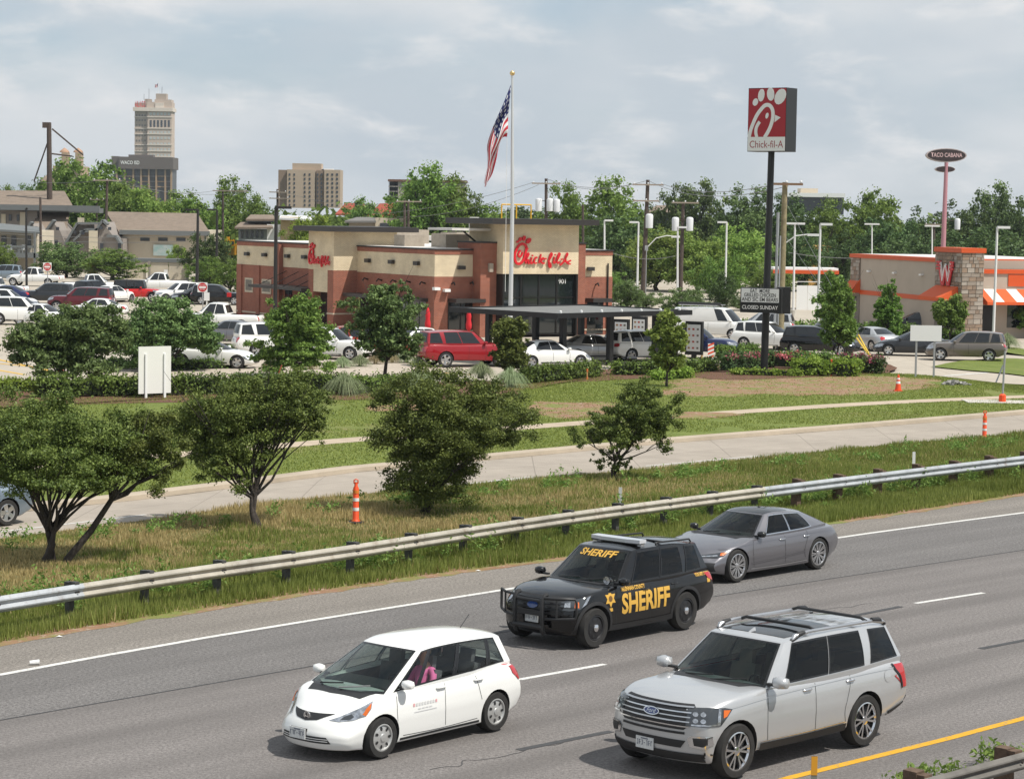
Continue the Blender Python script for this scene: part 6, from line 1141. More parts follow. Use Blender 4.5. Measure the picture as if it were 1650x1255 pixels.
# --- white compact hatchback
S=dict(nose=2.05,tail=-2.05,w=1.695,R=.305,xf=1.22,xr=-1.28,cowl=1.15,
 top=[(-2.05,.90),(-1.95,.99),(-1.5,1.0),(0,.965),(.8,.945),(1.15,.93),(1.45,.88),(1.75,.80),(1.95,.70),(2.05,.63)],
 bot=[(-2.05,.30),(-1.7,.22),(-.9,.17),(.9,.17),(1.7,.16),(2.05,.16)],
 fascia_f=[(0,.07),(.25,.0),(.5,.0),(.75,.05),(1,.14)],fascia_r=[(0,.08),(.3,0),(.6,.02),(.85,.06),(1,.10)],plan_f=.20,bow_f=.26,bow_r=.12,crown=.04,crown2=.05,
 hdr_f=.30,hdr_r=-1.72,base_f=1.36,base_r=-1.90,sweep_f=.26,roof_hw=.585,belt_hw=.79,belt_taper_r=.15,plan_r=.08,roof=[(-1.75,1.41),(-1.4,1.475),(-.6,1.51),(-.1,1.50),(.3,1.44)],belt=[(-2.0,1.01),(-1.2,1.0),(0,.955),(.9,.905),(1.3,.895)],
 wins=[(.06,.20,.19,.10),(.225,.495,.53,.215),(.515,.775,.855,.55),(.79,.955,.955,.875)],swt=(.05,.92),ringw=.014,black_pillars=1,cavity=(-1.7,.82,.42),fw=.95,rwt=(.15,.88))
WHITE=paint('white',(.80,.80,.775)); 
root=thing('hatchback_car','white compact hatchback with a driver in a pink shirt, driving on the highway','car'); c=Car(S).build(root,WHITE,GCLR,glass('glass_side_clear',(.80,.85,.83)),GMID)
add_wheels(root,S,'cover',HUBC); add_mirrors(c,WHITE,.78,1.02,.80,.9); add_handles(c,(-.02,-.86),.86,WHITE)
door_lines(c,[[(.92,.93),(.94,.6),(.90,.3)],[(-.12,.95),(-.10,.6),(-.13,.28)],[(-.80,.96),(-.86,.75),(-.92,.55)]],0,0,[(.88,.27),(0,.25),(-.85,.27)])
c.line('rub_strip',[(.85,.22),(-.9,.22)],'L',BLK,.035); c.line('rub_strip',[(.85,.22),(-.9,.22)],'R',BLK,.035)
cowl(c); wipers(c,1,1,1)
c.decal('grille',[(-.40,.665),(-.2,.575),(0,.55),(.2,.575),(.40,.665),(.2,.66),(0,.655),(-.2,.66)],'F',BLK,off=.006,res=.05)
bd=MB(); bp=c.proj([(0,.61)],'F',.015)[0]
for y,hh in ((-.035,.09),(.035,.09)): bd.box((bp.x+.004,y,.61),(.02,.016,hh),rx=y*3)
bd.box((bp.x+.004,0,.605),(.02,.06,.014)); bd.lathe([(.062,bp.x-.01),(.066,bp.x+.008),(.054,bp.x+.008),(.054,bp.x-.01)],20,(0,0,.61),'X'); P('badge',bd,CHR,root,40)
c.decal('lower_grille',[(-.42,.36),(.42,.36),(.48,.27),(-.48,.27)],'F',BLK,off=.006)
for z in (.30,.33): c.line('grille_bar',[(-.44,z),(0,z),(.44,z)],'F',WHITE,.010,off=.012)
for sg in(1,-1):
    ax='L' if sg>0 else 'R'; dx='Q' if sg>0 else 'E'; h=c.decal('headlight',[(.40,.585),(.55,.63),(.80,.73),(1.02,.835),(1.00,.74),(.93,.645),(.75,.585),(.55,.565)],dx,LENS,off=.008,res=.04)
    c.decal('lamp_bowl',[(.56,.59),(.62,.635),(.72,.665),(.76,.63),(.70,.595)],dx,LENSD,off=.012,res=.05,parent=h); c.decal('turn_lamp',[(.93,.645),(.88,.66),(.93,.74),(1.0,.81),(.99,.74)],dx,AMB,off=.012,res=.05,parent=h)
    c.decal('taillight',[(.60,.97),(.86,.98),(.84,.84),(.74,.72),(.62,.74)],'X' if sg>0 else 'Y',REDL,off=.010,res=.05)
    c.decal('tail_lens',[(-1.97,1.03),(-1.80,1.10),(-1.80,1.0),(-1.97,.98)],ax,LENS,off=.006,res=.05,which=1)
mirror_b(c,'taillight',[(.60,.98),(.76,.98),(.76,.72),(.66,.74)],REDL,off=.008)
add_plate(c,-.06,.375,'F',.31,.155,True); root.children[-1].material_slots[0].link='OBJECT'; root.children[-1].material_slots[0].material=mat('plate_dim',(.22,.22,.22),.5); P('plate_frame',MB().b2((2.03,-.22,.30),(2.055,.10,.45)),BLK,root); add_plate(c,0,.62,'B')
P('antenna',MB().tube([(-1.35,0,1.47),(-1.56,0,1.66)],.008,5),BLK,root)
MKG=mat('mark_grey',(.60,.60,.60),.5); MKR=mat('mark_red',(.70,.35,.36),.5)
for k in range(9): c.line('door_mark',[(.60-.06*k,.685),(.565-.06*k,.685)],'L',MKR if k in(0,8) else MKG,.045,off=.006)
for k in range(4): c.line('door_mark',[(.50-.08*k,.62),(.44-.08*k,.62)],'L',MKG,.018,off=.006)
c.line('door_mark',[(.58,.58),(.10,.58)],'L',MKG,.014,off=.006)
interior(c,.72,-.15,.86,.70,SEATM,-1.0)
place_by_hubs(root,S,(612,1190),(803,1146)); fit_root=root; fit_S=S
# --- driver of the hatchback: one skinned body
def driver(root_car,x,y,z,shirt,hairc,label):
    r=thing('person',label,'person')
    sk=[(-.02,0,0,.13,.17),(-.06,0,.16,.12,.17),(-.10,0,.34,.11,.19),(-.12,0,.46,.07,.13),(-.10,0,.54,.055,.055),(-.07,0,.60,.06,.058),(-.06,0,.68,.085,.075),(-.07,0,.76,.09,.08),(-.08,0,.82,.055,.05)]
    me=bpy.data.meshes.new('body'); V=[];E_=[];Rr=[]
    for p in sk: V.append(p[:3]); Rr.append((p[3],p[4]))
    for i in range(len(sk)-1): E_.append((i,i+1))
    def chain(start,pts,rad):
        prev=start
        for p,q in zip(pts,rad): V.append(p); Rr.append((q,q)); E_.append((prev,len(V)-1)); prev=len(V)-1
        return prev
    for sg in(1,-1):
        h=chain(3,[(-.11,sg*.17,.44),(-.02,sg*.23,.24),(.10,sg*.22,.14),(.27,sg*.15,.22),(.33,sg*.13,.24)],(.065,.052,.042,.034,.036))
        for k in range(4): chain(h,[(.365,sg*.125,.262-.018*k),(.385,sg*.105,.262-.018*k),(.37,sg*.088,.262-.018*k)],(.0095,.0085,.008))
        chain(h,[(.34,sg*.10,.265),(.355,sg*.085,.262)],(.010,.009))
        chain(0,[(.12,sg*.10,-.02),(.42,sg*.12,.02),(.62,sg*.11,-.30)],(.085,.065,.05))
    me.from_pydata(V,E_,[]); o=link('body',me); m=o.modifiers.new('s','SKIN'); m.use_smooth_shade=True
    for i,q in enumerate(Rr): me.skin_vertices[0].data[i].radius=q
    me.skin_vertices[0].data[0].use_root=True
    s2=o.modifiers.new('ss','SUBSURF'); s2.levels=1; bpy.context.view_layer.update(); bme=eval_mods(o,'body'); shade(bme,180)
    for mm in (shirt,MATS['skin'],mat('jeans',(.05,.07,.13),.9)): bme.materials.append(mm)
    for p in bme.polygons:
        cc=p.center; p.material_index=1 if cc.z>.50 or cc.x>.03 and abs(cc.y)>.06 and cc.z>.08 else 0
        if cc.z<.04 and cc.x>.06: p.material_index=2
    b=P('body',bme,None,r)
    hm=MB(); n=14
    for i in range(7):
        t=i/6*math.pi*.62
        for k in range(n): a=2*math.pi*k/n; hm.v.append((-.085+.105*math.sin(t)*math.cos(a),.098*math.sin(t)*math.sin(a),.75+.112*math.cos(t)*(1 if i<5 else 1.35)))
    hm.f=[(i*n+k,i*n+(k+1)%n,(i+1)*n+(k+1)%n,(i+1)*n+k) for i in range(6) for k in range(n) if not(i>=3 and (k<3 or k>n-4))]; P('hair',hm,hairc,r,60)
    fm=MB(); fm.box((.035,0,.69),(.03,.022,.035)); P('nose',fm,MATS['skin'],r,60)
    for sg in(1,-1): P('ear',MB().box((-.075,sg*.082,.70),(.03,.014,.05)),MATS['skin'],r); P('eye',MB().box((.018,sg*.032,.715),(.008,.024,.01)),BLK,r)
    P('mouth',MB().box((.018,0,.645),(.008,.045,.009)),mat('lip',(.35,.09,.09),.6),r)
    M=Matrix.Translation(root_car.location)@Matrix.Rotation(root_car.rotation_euler[2],4,'Z'); r.location=M@Vector((x,y,z)); r.rotation_euler[2]=root_car.rotation_euler[2]; return r
mat('skin',(.50,.28,.20),.55); 
driver(fit_root,-.10,.33,.58,mat('pink_shirt',(.75,.16,.38),.8),mat('blond_hair',(.36,.24,.12),.7),'driver with blond hair and pink shirt at the wheel of the white hatchback')
# --- black sheriff SUV
S=dict(nose=2.28,tail=-2.40,w=1.98,R=.385,xf=1.55,xr=-1.31,cowl=.95,
 top=[(-2.40,1.02),(-2.3,1.14),(0,1.13),(.8,1.13),(1.0,1.14),(1.5,1.12),(1.95,1.06),(2.15,1.0),(2.28,.92)],
 bot=[(-2.40,.45),(-2.1,.34),(-1.0,.26),(1.1,.26),(1.9,.24),(2.28,.24)],
 fascia_f=[(0,.12),(.2,.03),(.5,0),(.8,.01),(1,.09)],fascia_r=[(0,.08),(.3,0),(.6,.03),(.85,.06),(1,.08)],plan_f=.12,bow_f=.20,bow_r=.08,crown=.035,crown2=.03,
 hdr_f=.20,hdr_r=-2.08,base_f=1.02,base_r=-2.29,belt_taper_r=.09,plan_r=.06,sweep_f=.32,roof_hw=.70,belt_hw=.93,roof=[(-2.2,1.68),(-1.4,1.745),(-.6,1.765),(0,1.75),(.25,1.70)],belt=[(-2.4,1.16),(-1.2,1.13),(0,1.11),(1.0,1.10)],
 wins=[(.085,.285,.225,.06),(.325,.585,.60,.33),(.60,.90,.93,.62)],swt=(.05,.93),cavity=(-2.1,.72,.6),rwt=(.15,.9))
SBLK=paint('black',(.003,.003,.0035),0,.3); GOLD=mat('gold_lettering',(.62,.36,.06),.5)
root=thing('police_suv','black sheriff SUV with gold lettering, light bar and push bumper','police car'); c=Car(S).build(root,SBLK,GCLR,GTINT)
add_wheels(root,S,'steel',STEELW); add_mirrors(c,SBLK,.80,1.20,.93,1.05); add_handles(c,(.02,-.92),.98,SBLK)
for sx in (S['xf'],S['xr']):
    for sg in(1,-1): P('hub_cap',MB().lathe([(.075,.0),(.07,.03),(.04,.045),(.001,.05)],14,axis='Y') if sg>0 else MB().lathe([(.075,-.0),(.07,-.03),(.04,-.045),(.001,-.05)],14,axis='Y'),CHR,root,40,loc=(sx,sg*(S['w']/2-.03),S['R']))
door_lines(c,[[(.92,1.06),(.95,.7),(.90,.38)],[(-.16,1.08),(-.14,.7),(-.16,.36)],[(-.95,1.10),(-.92,.95),(-.80,.60),(-.84,.40)]],0,0,[(.88,.36),(0,.34),(-.82,.37)])
arch_trim(c,BLK,.07); c.line('sill_cladding',[(1.05,.335),(0,.325),(-.82,.335)],'L',BLK,.11,off=.012); c.line('sill_cladding',[(1.05,.335),(0,.325),(-.82,.335)],'R',BLK,.11,off=.012); cowl(c); wipers(c,1,1,1)
c.text('door_lettering','SHERIFF',.52,.02,.735,'L',GOLD,width=1.52,offset=.018); c.text('door_lettering','SHERIFF',.52,.02,.735,'R',GOLD,width=1.52,offset=.018)
for _x in (-.62,): pass
c.text('county_lettering','McLENNAN COUNTY',.10,.40,1.03,'L',GOLD,width=.74,offset=.004)
c.text('rear_lettering','YOUR SAFETY OUR MATTER',.085,-1.93,1.06,'L',GOLD,width=.62,offset=.003); c.decal('unit_number',[(-2.02,.97),(-2.13,.97),(-2.13,.88),(-2.02,.88)],'L',GOLD)
st=[(1.12+(.17 if k%2==0 else .095)*math.sin(k*math.pi/6),.90+(.17 if k%2==0 else .095)*math.cos(k*math.pi/6)) for k in range(12)]; c.decal('star_badge',st,'L',GOLD,res=.2); c.decal('badge_centre',[(1.12+.055*math.cos(k*math.pi/6),.90+.055*math.sin(k*math.pi/6)) for k in range(12)],'L',mat('badge_brown',(.16,.08,.02),.5),off=.009,res=.2); c.decal('unit_plate',[(1.17,.72),(1.07,.72),(1.06,.66),(1.16,.65)],'L',GOLD)
c.text('windshield_lettering','SHERIFF',.15,0.02,1.60,'F',GOLD,width=.86,which=1,off=.008,offset=.004)
# upper-glass banner, grille and lamps
c.decal('grille',[(-.72,.98),(.72,.98),(.66,.66),(-.66,.66)],'F',BLK,off=.006)
for z in (.72,.79,.86,.93): c.line('grille_bar',[(-.66,z),(0,z),(.66,z)],'F',TRIM,.028,off=.016)
c.decal('badge',[(.13*math.cos(k*math.pi/8),.80+.055*math.sin(k*math.pi/8)) for k in range(16)],'F',mat('badge_blue',(.01,.03,.12),.2,coat=1),off=.03,res=.3)
for sg in(1,-1):
    ax='L' if sg>0 else 'R'; dx='Q' if sg>0 else 'E'; h=c.decal('headlight',[(.52,.76),(.55,.90),(.80,.945),(1.02,.98),(1.10,1.0),(1.02,.86),(.90,.77),(.70,.745)],dx,LENSD,off=.012,res=.05)
    c.decal('lamp_bowl',[(.60,.80),(.62,.88),(.72,.895),(.72,.80)],dx,LENS,off=.017,parent=h); c.decal('turn_lamp',[(.80,.80),(.81,.89),(.88,.90),(.88,.80)],dx,AMB,off=.017,parent=h); c.decal('daytime_lamp',[(.93,.80),(1.04,.97),(1.10,1.0),(1.02,.86)],dx,LENS,off=.017,parent=h)
    c.decal('taillight',[(.66,1.07),(1.0,1.08),(.94,.96),(.82,.90),(.68,.87)],'X' if sg>0 else 'Y',REDL,off=.012,res=.05)
mirror_b(c,'taillight',[(.62,1.06),(.90,1.10),(.90,.86),(.72,.92)],REDL,off=.008)
add_plate(c,.0,.56,'F'); add_plate(c,0,.80,'B')
# push bumper
pb=MB()
for y in (-.34,.34): pb.tube([(2.34,y,.30),(2.39,y,.36),(2.40,y,.95),(2.34,y,1.02),(2.26,y,1.03)],.045,8)
pb.tube([(2.39,-.36,.92),(2.39,.36,.92)],.03,8); pb.tube([(2.40,-.36,.42),(2.40,.36,.42)],.05,8); pb.box((2.385,0,.68),(.03,.64,.10)); P('push_bumper',pb,BLK,root,40)
for sg in(1,-1):
    w_=MB(); w_.tube([(2.38,sg*.34,.98),(2.33,sg*.64,.99),(2.12,sg*.92,.99),(2.10,sg*.94,.92),(2.10,sg*.94,.70),(2.12,sg*.92,.62),(2.33,sg*.64,.60),(2.38,sg*.34,.58)],.027,7); w_.tube([(2.33,sg*.64,.99),(2.33,sg*.64,.60)],.02,6); P('push_bumper_wing',w_,BLK,root,50)
# light bar, roof rack, spot light
lb=MB()
for i in range(13):
    t=i/12;
lb.prism([(-.13,-.61),(.08,-.61),(.14,-.3),(.14,.3),(.08,.61),(-.13,.61)],1.79,1.86); L1=P('light_bar',lb,mat('lightbar_lens',(.58,.60,.63),.12,.1,coat=1),root); P('bar_base',MB().b2((-.12,-.58,1.765),(.11,.58,1.789)),BLK,L1)
for sg in(1,-1): P('bar_foot',MB().box((-.02,sg*.56,1.74),(.10,.10,.07)),ALU,L1)
L1.location.x=-.30
for sg in(1,-1): rr_=MB(); rr_.tube([(-.75,sg*.60,1.735),(-.8,sg*.60,1.765),(-1.85,sg*.60,1.735),(-1.9,sg*.60,1.68)],.018,6); P('roof_rail',rr_,BLK,root)
for x in (-.95,): P('cross_bar',MB().tube([(x,-.60,1.765),(x,.60,1.765)],.018,6),BLK,root)
sp=MB(); sp.lathe([(.001,-.09),(.05,-.07),(.085,.03),(.09,.05),(.06,.055),(.001,.055)],14,(.98,.80,1.22),'X'); P('spot_light',sp,SBLK,root,45); P('spot_lens',MB().lathe([(.078,.057),(.001,.06)],14,(.98,.80,1.22),'X'),LENS,root)
interior(c,.62,-.15,1.0,.82,SEATM,-1.1); place_by_hubs(root,S,(957,1013),(1107,984),.955)
# --- silver full-size SUV
S=dict(nose=2.46,tail=-2.64,w=2.01,R=.405,xf=1.68,xr=-1.43,cowl=1.05,
 top=[(-2.68,1.12),(-2.55,1.24),(0,1.23),(.9,1.24),(1.1,1.25),(1.7,1.23),(2.1,1.19),(2.33,1.13),(2.46,1.06)],
 bot=[(-2.68,.50),(-2.2,.40),(-1.0,.33),(1.1,.33),(2.0,.27),(2.46,.26)],
 fascia_f=[(0,.10),(.15,.02),(.4,0),(.75,.01),(1,.06)],fascia_r=[(0,.08),(.25,0),(.6,.03),(.85,.05),(1,.06)],plan_f=.10,bow_f=.20,bow_r=.08,crown=.04,crown2=.02,
 hdr_f=.40,hdr_r=-2.38,base_f=1.20,base_r=-2.55,plan_r=.04,sweep_f=.30,sweep_r=.10,roof_hw=.74,belt_hw=.955,roof=[(-2.5,1.79),(-1.6,1.84),(-.6,1.855),(.1,1.84),(.4,1.80)],belt=[(-2.6,1.27),(-1.2,1.235),(0,1.215),(1.1,1.20)],
 wins=[(.035,.255,.215,.03),(.315,.58,.61,.315),(.595,.90,.93,.625)],swt=(.05,.93),cavity=(-2.3,.85,.7),rwt=(.2,.9),belt_taper_r=.07,ringw=.006,black_pillars=0)
SIL=paint('silver',(.50,.505,.51),.45,.30)
root=thing('suv','silver full-size SUV with panoramic sunroof and roof cross bars, nearest the camera','SUV'); c=Car(S).build(root,SIL,GCLR,GTINT)
add_wheels(root,S,'multi',CHR); add_mirrors(c,SIL,.86,1.31,.97,1.2); add_handles(c,(.05,-1.02),1.08,CHR)
door_lines(c,[[(.98,1.16),(1.02,.8),(.98,.46)],[(-.16,1.18),(-.14,.8),(-.17,.42)],[(-1.04,1.20),(-1.0,1.0),(-.88,.68),(-.92,.46)]],0,0,None)
for ax in 'LR': c.line('running_board',[(1.18,.40),(0,.385),(-.92,.40)],ax,BLK,.10,off=.03); c.line('sill_chrome',[(1.15,.462),(0,.447),(-.90,.462)],ax,CHR,.014,off=.012)
for ax in 'LR': c.line('body_crease',[(2.0,1.03),(1.0,1.09),(0,1.115),(-1.4,1.13),(-2.4,1.12)],ax,SIL,.018,off=.010)
cowl(c); wipers(c,1,1,1)
c.decal('grille',[(-.60,1.10),(.60,1.10),(.66,1.06),(.66,.84),(.56,.75),(-.56,.75),(-.66,.84),(-.66,1.06)],'F',BLK,off=.006,res=.05)
for z in (.80,.865,.93,.995,1.06): c.line('grille_bar',[(-.64,z),(-.3,z),(0,z),(.3,z),(.64,z)],'F',CHR if z in(.80,.995) else ALU,.017,off=.02,n=3)
c.decal('badge',[(.145*math.cos(k*math.pi/10),.95+.06*math.sin(k*math.pi/10)) for k in range(20)],'F',CHR,off=.032,res=.3); c.decal('badge_field',[(.125*math.cos(k*math.pi/10),.95+.046*math.sin(k*math.pi/10)) for k in range(20)],'F',mat('badge_blue2',(.02,.04,.16),.2,coat=1),off=.037,res=.3); c.text('badge_script','Ford',.085,0,.95,'F',CHR,off=.041,shear=.3)
for sg in(1,-1):
    ax='L' if sg>0 else 'R'; dx='Q' if sg>0 else 'E'; h=c.decal('headlight',[(.50,.81),(.53,1.06),(.80,1.065),(1.05,1.06),(1.16,1.03),(1.10,.94),(1.0,.82)],dx,LENSD,off=.012,res=.05)
    for yy,zz in ((.64,.89),(.75,.89),(.64,.98),(.75,.98)): c.decal('lamp_bowl',[(yy+.042*math.cos(k*math.pi/4),zz+.033*math.sin(k*math.pi/4)) for k in range(8)],dx,LENS,off=.017,parent=h,res=.3)
    c.decal('daytime_lamp',[(.58,.825),(.58,.842),(.94,.85),(.96,1.05),(.995,1.05),(.985,.825)],dx,LENS,off=.018,parent=h,res=.06); c.decal('turn_lamp',[(1.03,.92),(1.03,1.03),(1.13,1.02),(1.08,.94)],dx,AMB,off=.018,parent=h)
    pl=[(y*sg,z) for y,z in ((.66,.52),(.62,.64),(.68,.68),(.92,.68),(.92,.56),(.86,.50))]; h=c.decal('fog_lamp',pl if sg>0 else pl[::-1],'F',CHR,off=.012,res=.05); pl=[(y*sg,z) for y,z in ((.72,.545),(.70,.65),(.89,.655),(.89,.57),(.84,.53))]; c.decal('fog_recess',pl if sg>0 else pl[::-1],'F',BLK,off=.016,parent=h)
    c.decal('taillight',[(.70,1.16),(1.02,1.17),(1.0,1.10),(.93,.96),(.91,.80),(.74,.80)],'X' if sg>0 else 'Y',REDL,off=.012,res=.05); c.line('tail_surround',[(1.03,1.18),(1.015,1.10),(.945,.96),(.925,.79)],'X' if sg>0 else 'Y',TRIM,.03,off=.014)
mirror_b(c,'taillight',[(.74,1.18),(.98,1.2),(.98,.80),(.80,.82)],REDL,off=.008)
c.decal('fuel_flap',[(-1.98+.09*math.cos(k*math.pi/6),1.02+.09*math.sin(k*math.pi/6)) for k in range(12)],'L',SIL,off=.006)
c.decal('lower_grille',[(-.60,.60),(.60,.60),(.52,.49),(-.52,.49)],'F',BLK,off=.008); c.line('grille_slot',[(-.58,.705),(0,.70),(.58,.705)],'F',BLK,.035,off=.010); c.decal('chin_cover',[(-.97,.42),(.97,.42),(.97,.24),(-.97,.24)],'F',BLK,off=.012)
add_plate(c,-.10,.47,'F',.33,.17); add_plate(c,0,.95,'B')
for ax,sg in (('L',1),('R',-1)): c.decal('rear_cladding',[(-2.67,.52),(-2.10,.40),(-2.0,.40),(-2.02,.47),(-2.66,.60)],ax,BLK,off=.012)
# sunroof, rails, cross bars, fin
def roof_patch(c,name,a0,a1,v,m,off=.006,z=0):
    V=[];n=8
    for i in range(n+1):
        for j in range(n+1): p=c.R(lerp(a0,a1,i/n),lerp(-v,v,j/n)); V.append((p.x,p.y,p.z+off))
    mb=MB(); mb.add(V,[(i*(n+1)+j,(i+1)*(n+1)+j,(i+1)*(n+1)+j+1,i*(n+1)+j+1) for i in range(n) for j in range(n)]); return P(name,mb,m,c.root,60)
roof_patch(c,'sunroof',.45,.93,.82,GDARK)
for k in range(6): roof_patch(c,'roof_rib',.06,.44,.02,SIL,.012).location.y=-.5+k*.2
for sg in(1,-1):
    rr_=MB(); rr_.tube([(.12,sg*.70,1.770),(.05,sg*.71,1.840),(-.3,sg*.71,1.875),(-1.9,sg*.71,1.855),(-2.15,sg*.71,1.820),(-2.25,sg*.70,1.790)],[.02,.04,.028,.028,.04,.02],8); P('roof_rail',rr_,ALU,root,60)
    for x,xx in ((.12,-.18),(-2.25,-1.890)): P('rail_foot',MB().tube([(x,sg*.70,1.772),((x+xx)/2,sg*.712,1.855),(xx,sg*.712,1.873)],[.03,.042,.034],7),BLK,root,60)
for x in (-.45,-1.75): P('cross_bar',MB().tube([(x,-.72,1.865),(x,-.60,1.910),(x,.60,1.910),(x,.72,1.865)],.026,6),BLK,root,60)
P('shark_fin',MB().add([(.28,-.02,1.815),(.28,.02,1.815),(.10,.025,1.83),(.10,-.025,1.83),(.13,0,1.89),(.09,0,1.89)],[(0,1,4),(1,2,5,4),(2,3,5),(3,0,4,5),(0,3,2,1)]),SIL,root)
interior(c,.80,-.1,1.08,.84,SEATB,-1.0); place_by_hubs(root,S,(1184,1212),(1397.5,1160.5),.975); exp_root=root
# --- grey fastback saloon
S=dict(nose=2.44,tail=-2.48,w=1.91,R=.355,xf=1.53,xr=-1.40,cowl=1.0,
 top=[(-2.48,.80),(-2.38,.93),(-2.2,.955),(-1.5,.955),(0,.925),(.9,.925),(1.1,.925),(1.6,.86),(2.1,.77),(2.33,.70),(2.44,.62)],
 bot=[(-2.48,.32),(-2.0,.22),(-1.0,.17),(1.0,.17),(2.0,.18),(2.44,.23)],
 fascia_f=[(0,.06),(.2,0),(.5,0),(.75,.03),(1,.10)],fascia_r=[(0,.10),(.3,.02),(.65,0),(.85,.03),(1,.10)],plan_f=.16,bow_f=.24,bow_r=.22,crown=.04,crown2=.05,arch=1.09,
 hdr_f=.22,hdr_r=-1.45,base_f=1.16,base_r=-2.22,sweep_f=.40,sweep_r=.30,roof_hw=.56,belt_hw=.85,belt_taper_r=.16,roof_taper=.18,roof=[(-1.5,1.275),(-1.1,1.335),(-.6,1.38),(-.2,1.39),(.05,1.365),(.25,1.325)],belt=[(-2.3,.97),(-1.5,.965),(-.8,.935),(.3,.91),(1.1,.89)],
 wins=[(.25,.56,.60,.215),(.57,.89,.92,.615)],swt=(.05,.92),cavity=(-1.4,.80,.38),rwt=(.10,.92),trim_mat=CHR,ringw=.008)
GRY=paint('grey',(.19,.185,.20),.65,.33)
root=thing('fastback_car','dark grey fastback saloon with chrome window trim beside the guardrail','car'); c=Car(S).build(root,GRY,GCLR,GTINT,GMID)
add_wheels(root,S,'twin',ALU); add_mirrors(c,GRY,.72,.97,.84,.9,TRIM); add_handles(c,(-.05,-.92),.80,CHR)
door_lines(c,[[(.98,.85),(1.02,.6),(.95,.28)],[(-.16,.89),(-.13,.6),(-.17,.27)],[(-.98,.92),(-.95,.75),(-.84,.5),(-.90,.32)]],0,0,[(.92,.25),(0,.235),(-.88,.26)])
for ax in 'LR': c.line('sill_strip',[(1.05,.25),(0,.235),(-.95,.255)],ax,ALU,.018,off=.012); c.line('body_crease',[(1.05,.36),(0,.40),(-.9,.46)],ax,GRY,.02,off=.012); c.line('body_crease',[(1.9,.72),(1.0,.79),(0,.815),(-1.0,.845),(-2.2,.84)],ax,GRY,.016,off=.009)
roof_patch(c,'sunroof',.40,.985,.90,GDARK,.004); cowl(c); wipers(c,1,1,1)
c.decal('grille',[(-.40,.58),(.40,.58),(.50,.48),(.36,.24),(-.36,.24),(-.50,.48)],'F',BLK,off=.008)
for z in (.30,.38,.46,.53): c.line('grille_bar',[(-.38,z),(0,z),(.38,z)],'F',ALU,.012,off=.016)
for sg in(1,-1):
    ax='L' if sg>0 else 'R'; dx='Q' if sg>0 else 'E'; h=c.decal('headlight',[(.48,.555),(.52,.61),(.80,.645),(1.02,.675),(1.06,.66),(.98,.59),(.85,.56)],dx,LENSD,off=.010,res=.05); c.decal('daytime_lamp',[(.50,.568),(.52,.59),(.85,.615),(.85,.59)],dx,LENS,off=.014,res=.06,parent=h); c.decal('turn_lamp',[(.90,.60),(.92,.65),(1.02,.67),(1.05,.655),(.98,.605)],dx,AMB,off=.014,res=.05,parent=h)
    pl=[(y*sg,z) for y,z in ((.56,.26),(.60,.46),(.80,.46),(.80,.28))]; c.decal('air_intake',pl if sg>0 else pl[::-1],'F',BLK,off=.010,res=.05)
    c.decal('taillight',[(-2.42,.84),(-2.26,.85),(-2.28,.77),(-2.42,.76)],ax,REDL,off=.010,res=.05)
mirror_b(c,'taillight',[(.0,.84),(.80,.84),(.80,.76),(.0,.78)],REDL,off=.010); add_plate(c,0,.42,'F'); add_plate(c,0,.52,'B')
interior(c,.60,-.2,.82,.76,SEATM,-1.05); place_by_hubs(root,S,(1188,912.5),(1319.4,892))
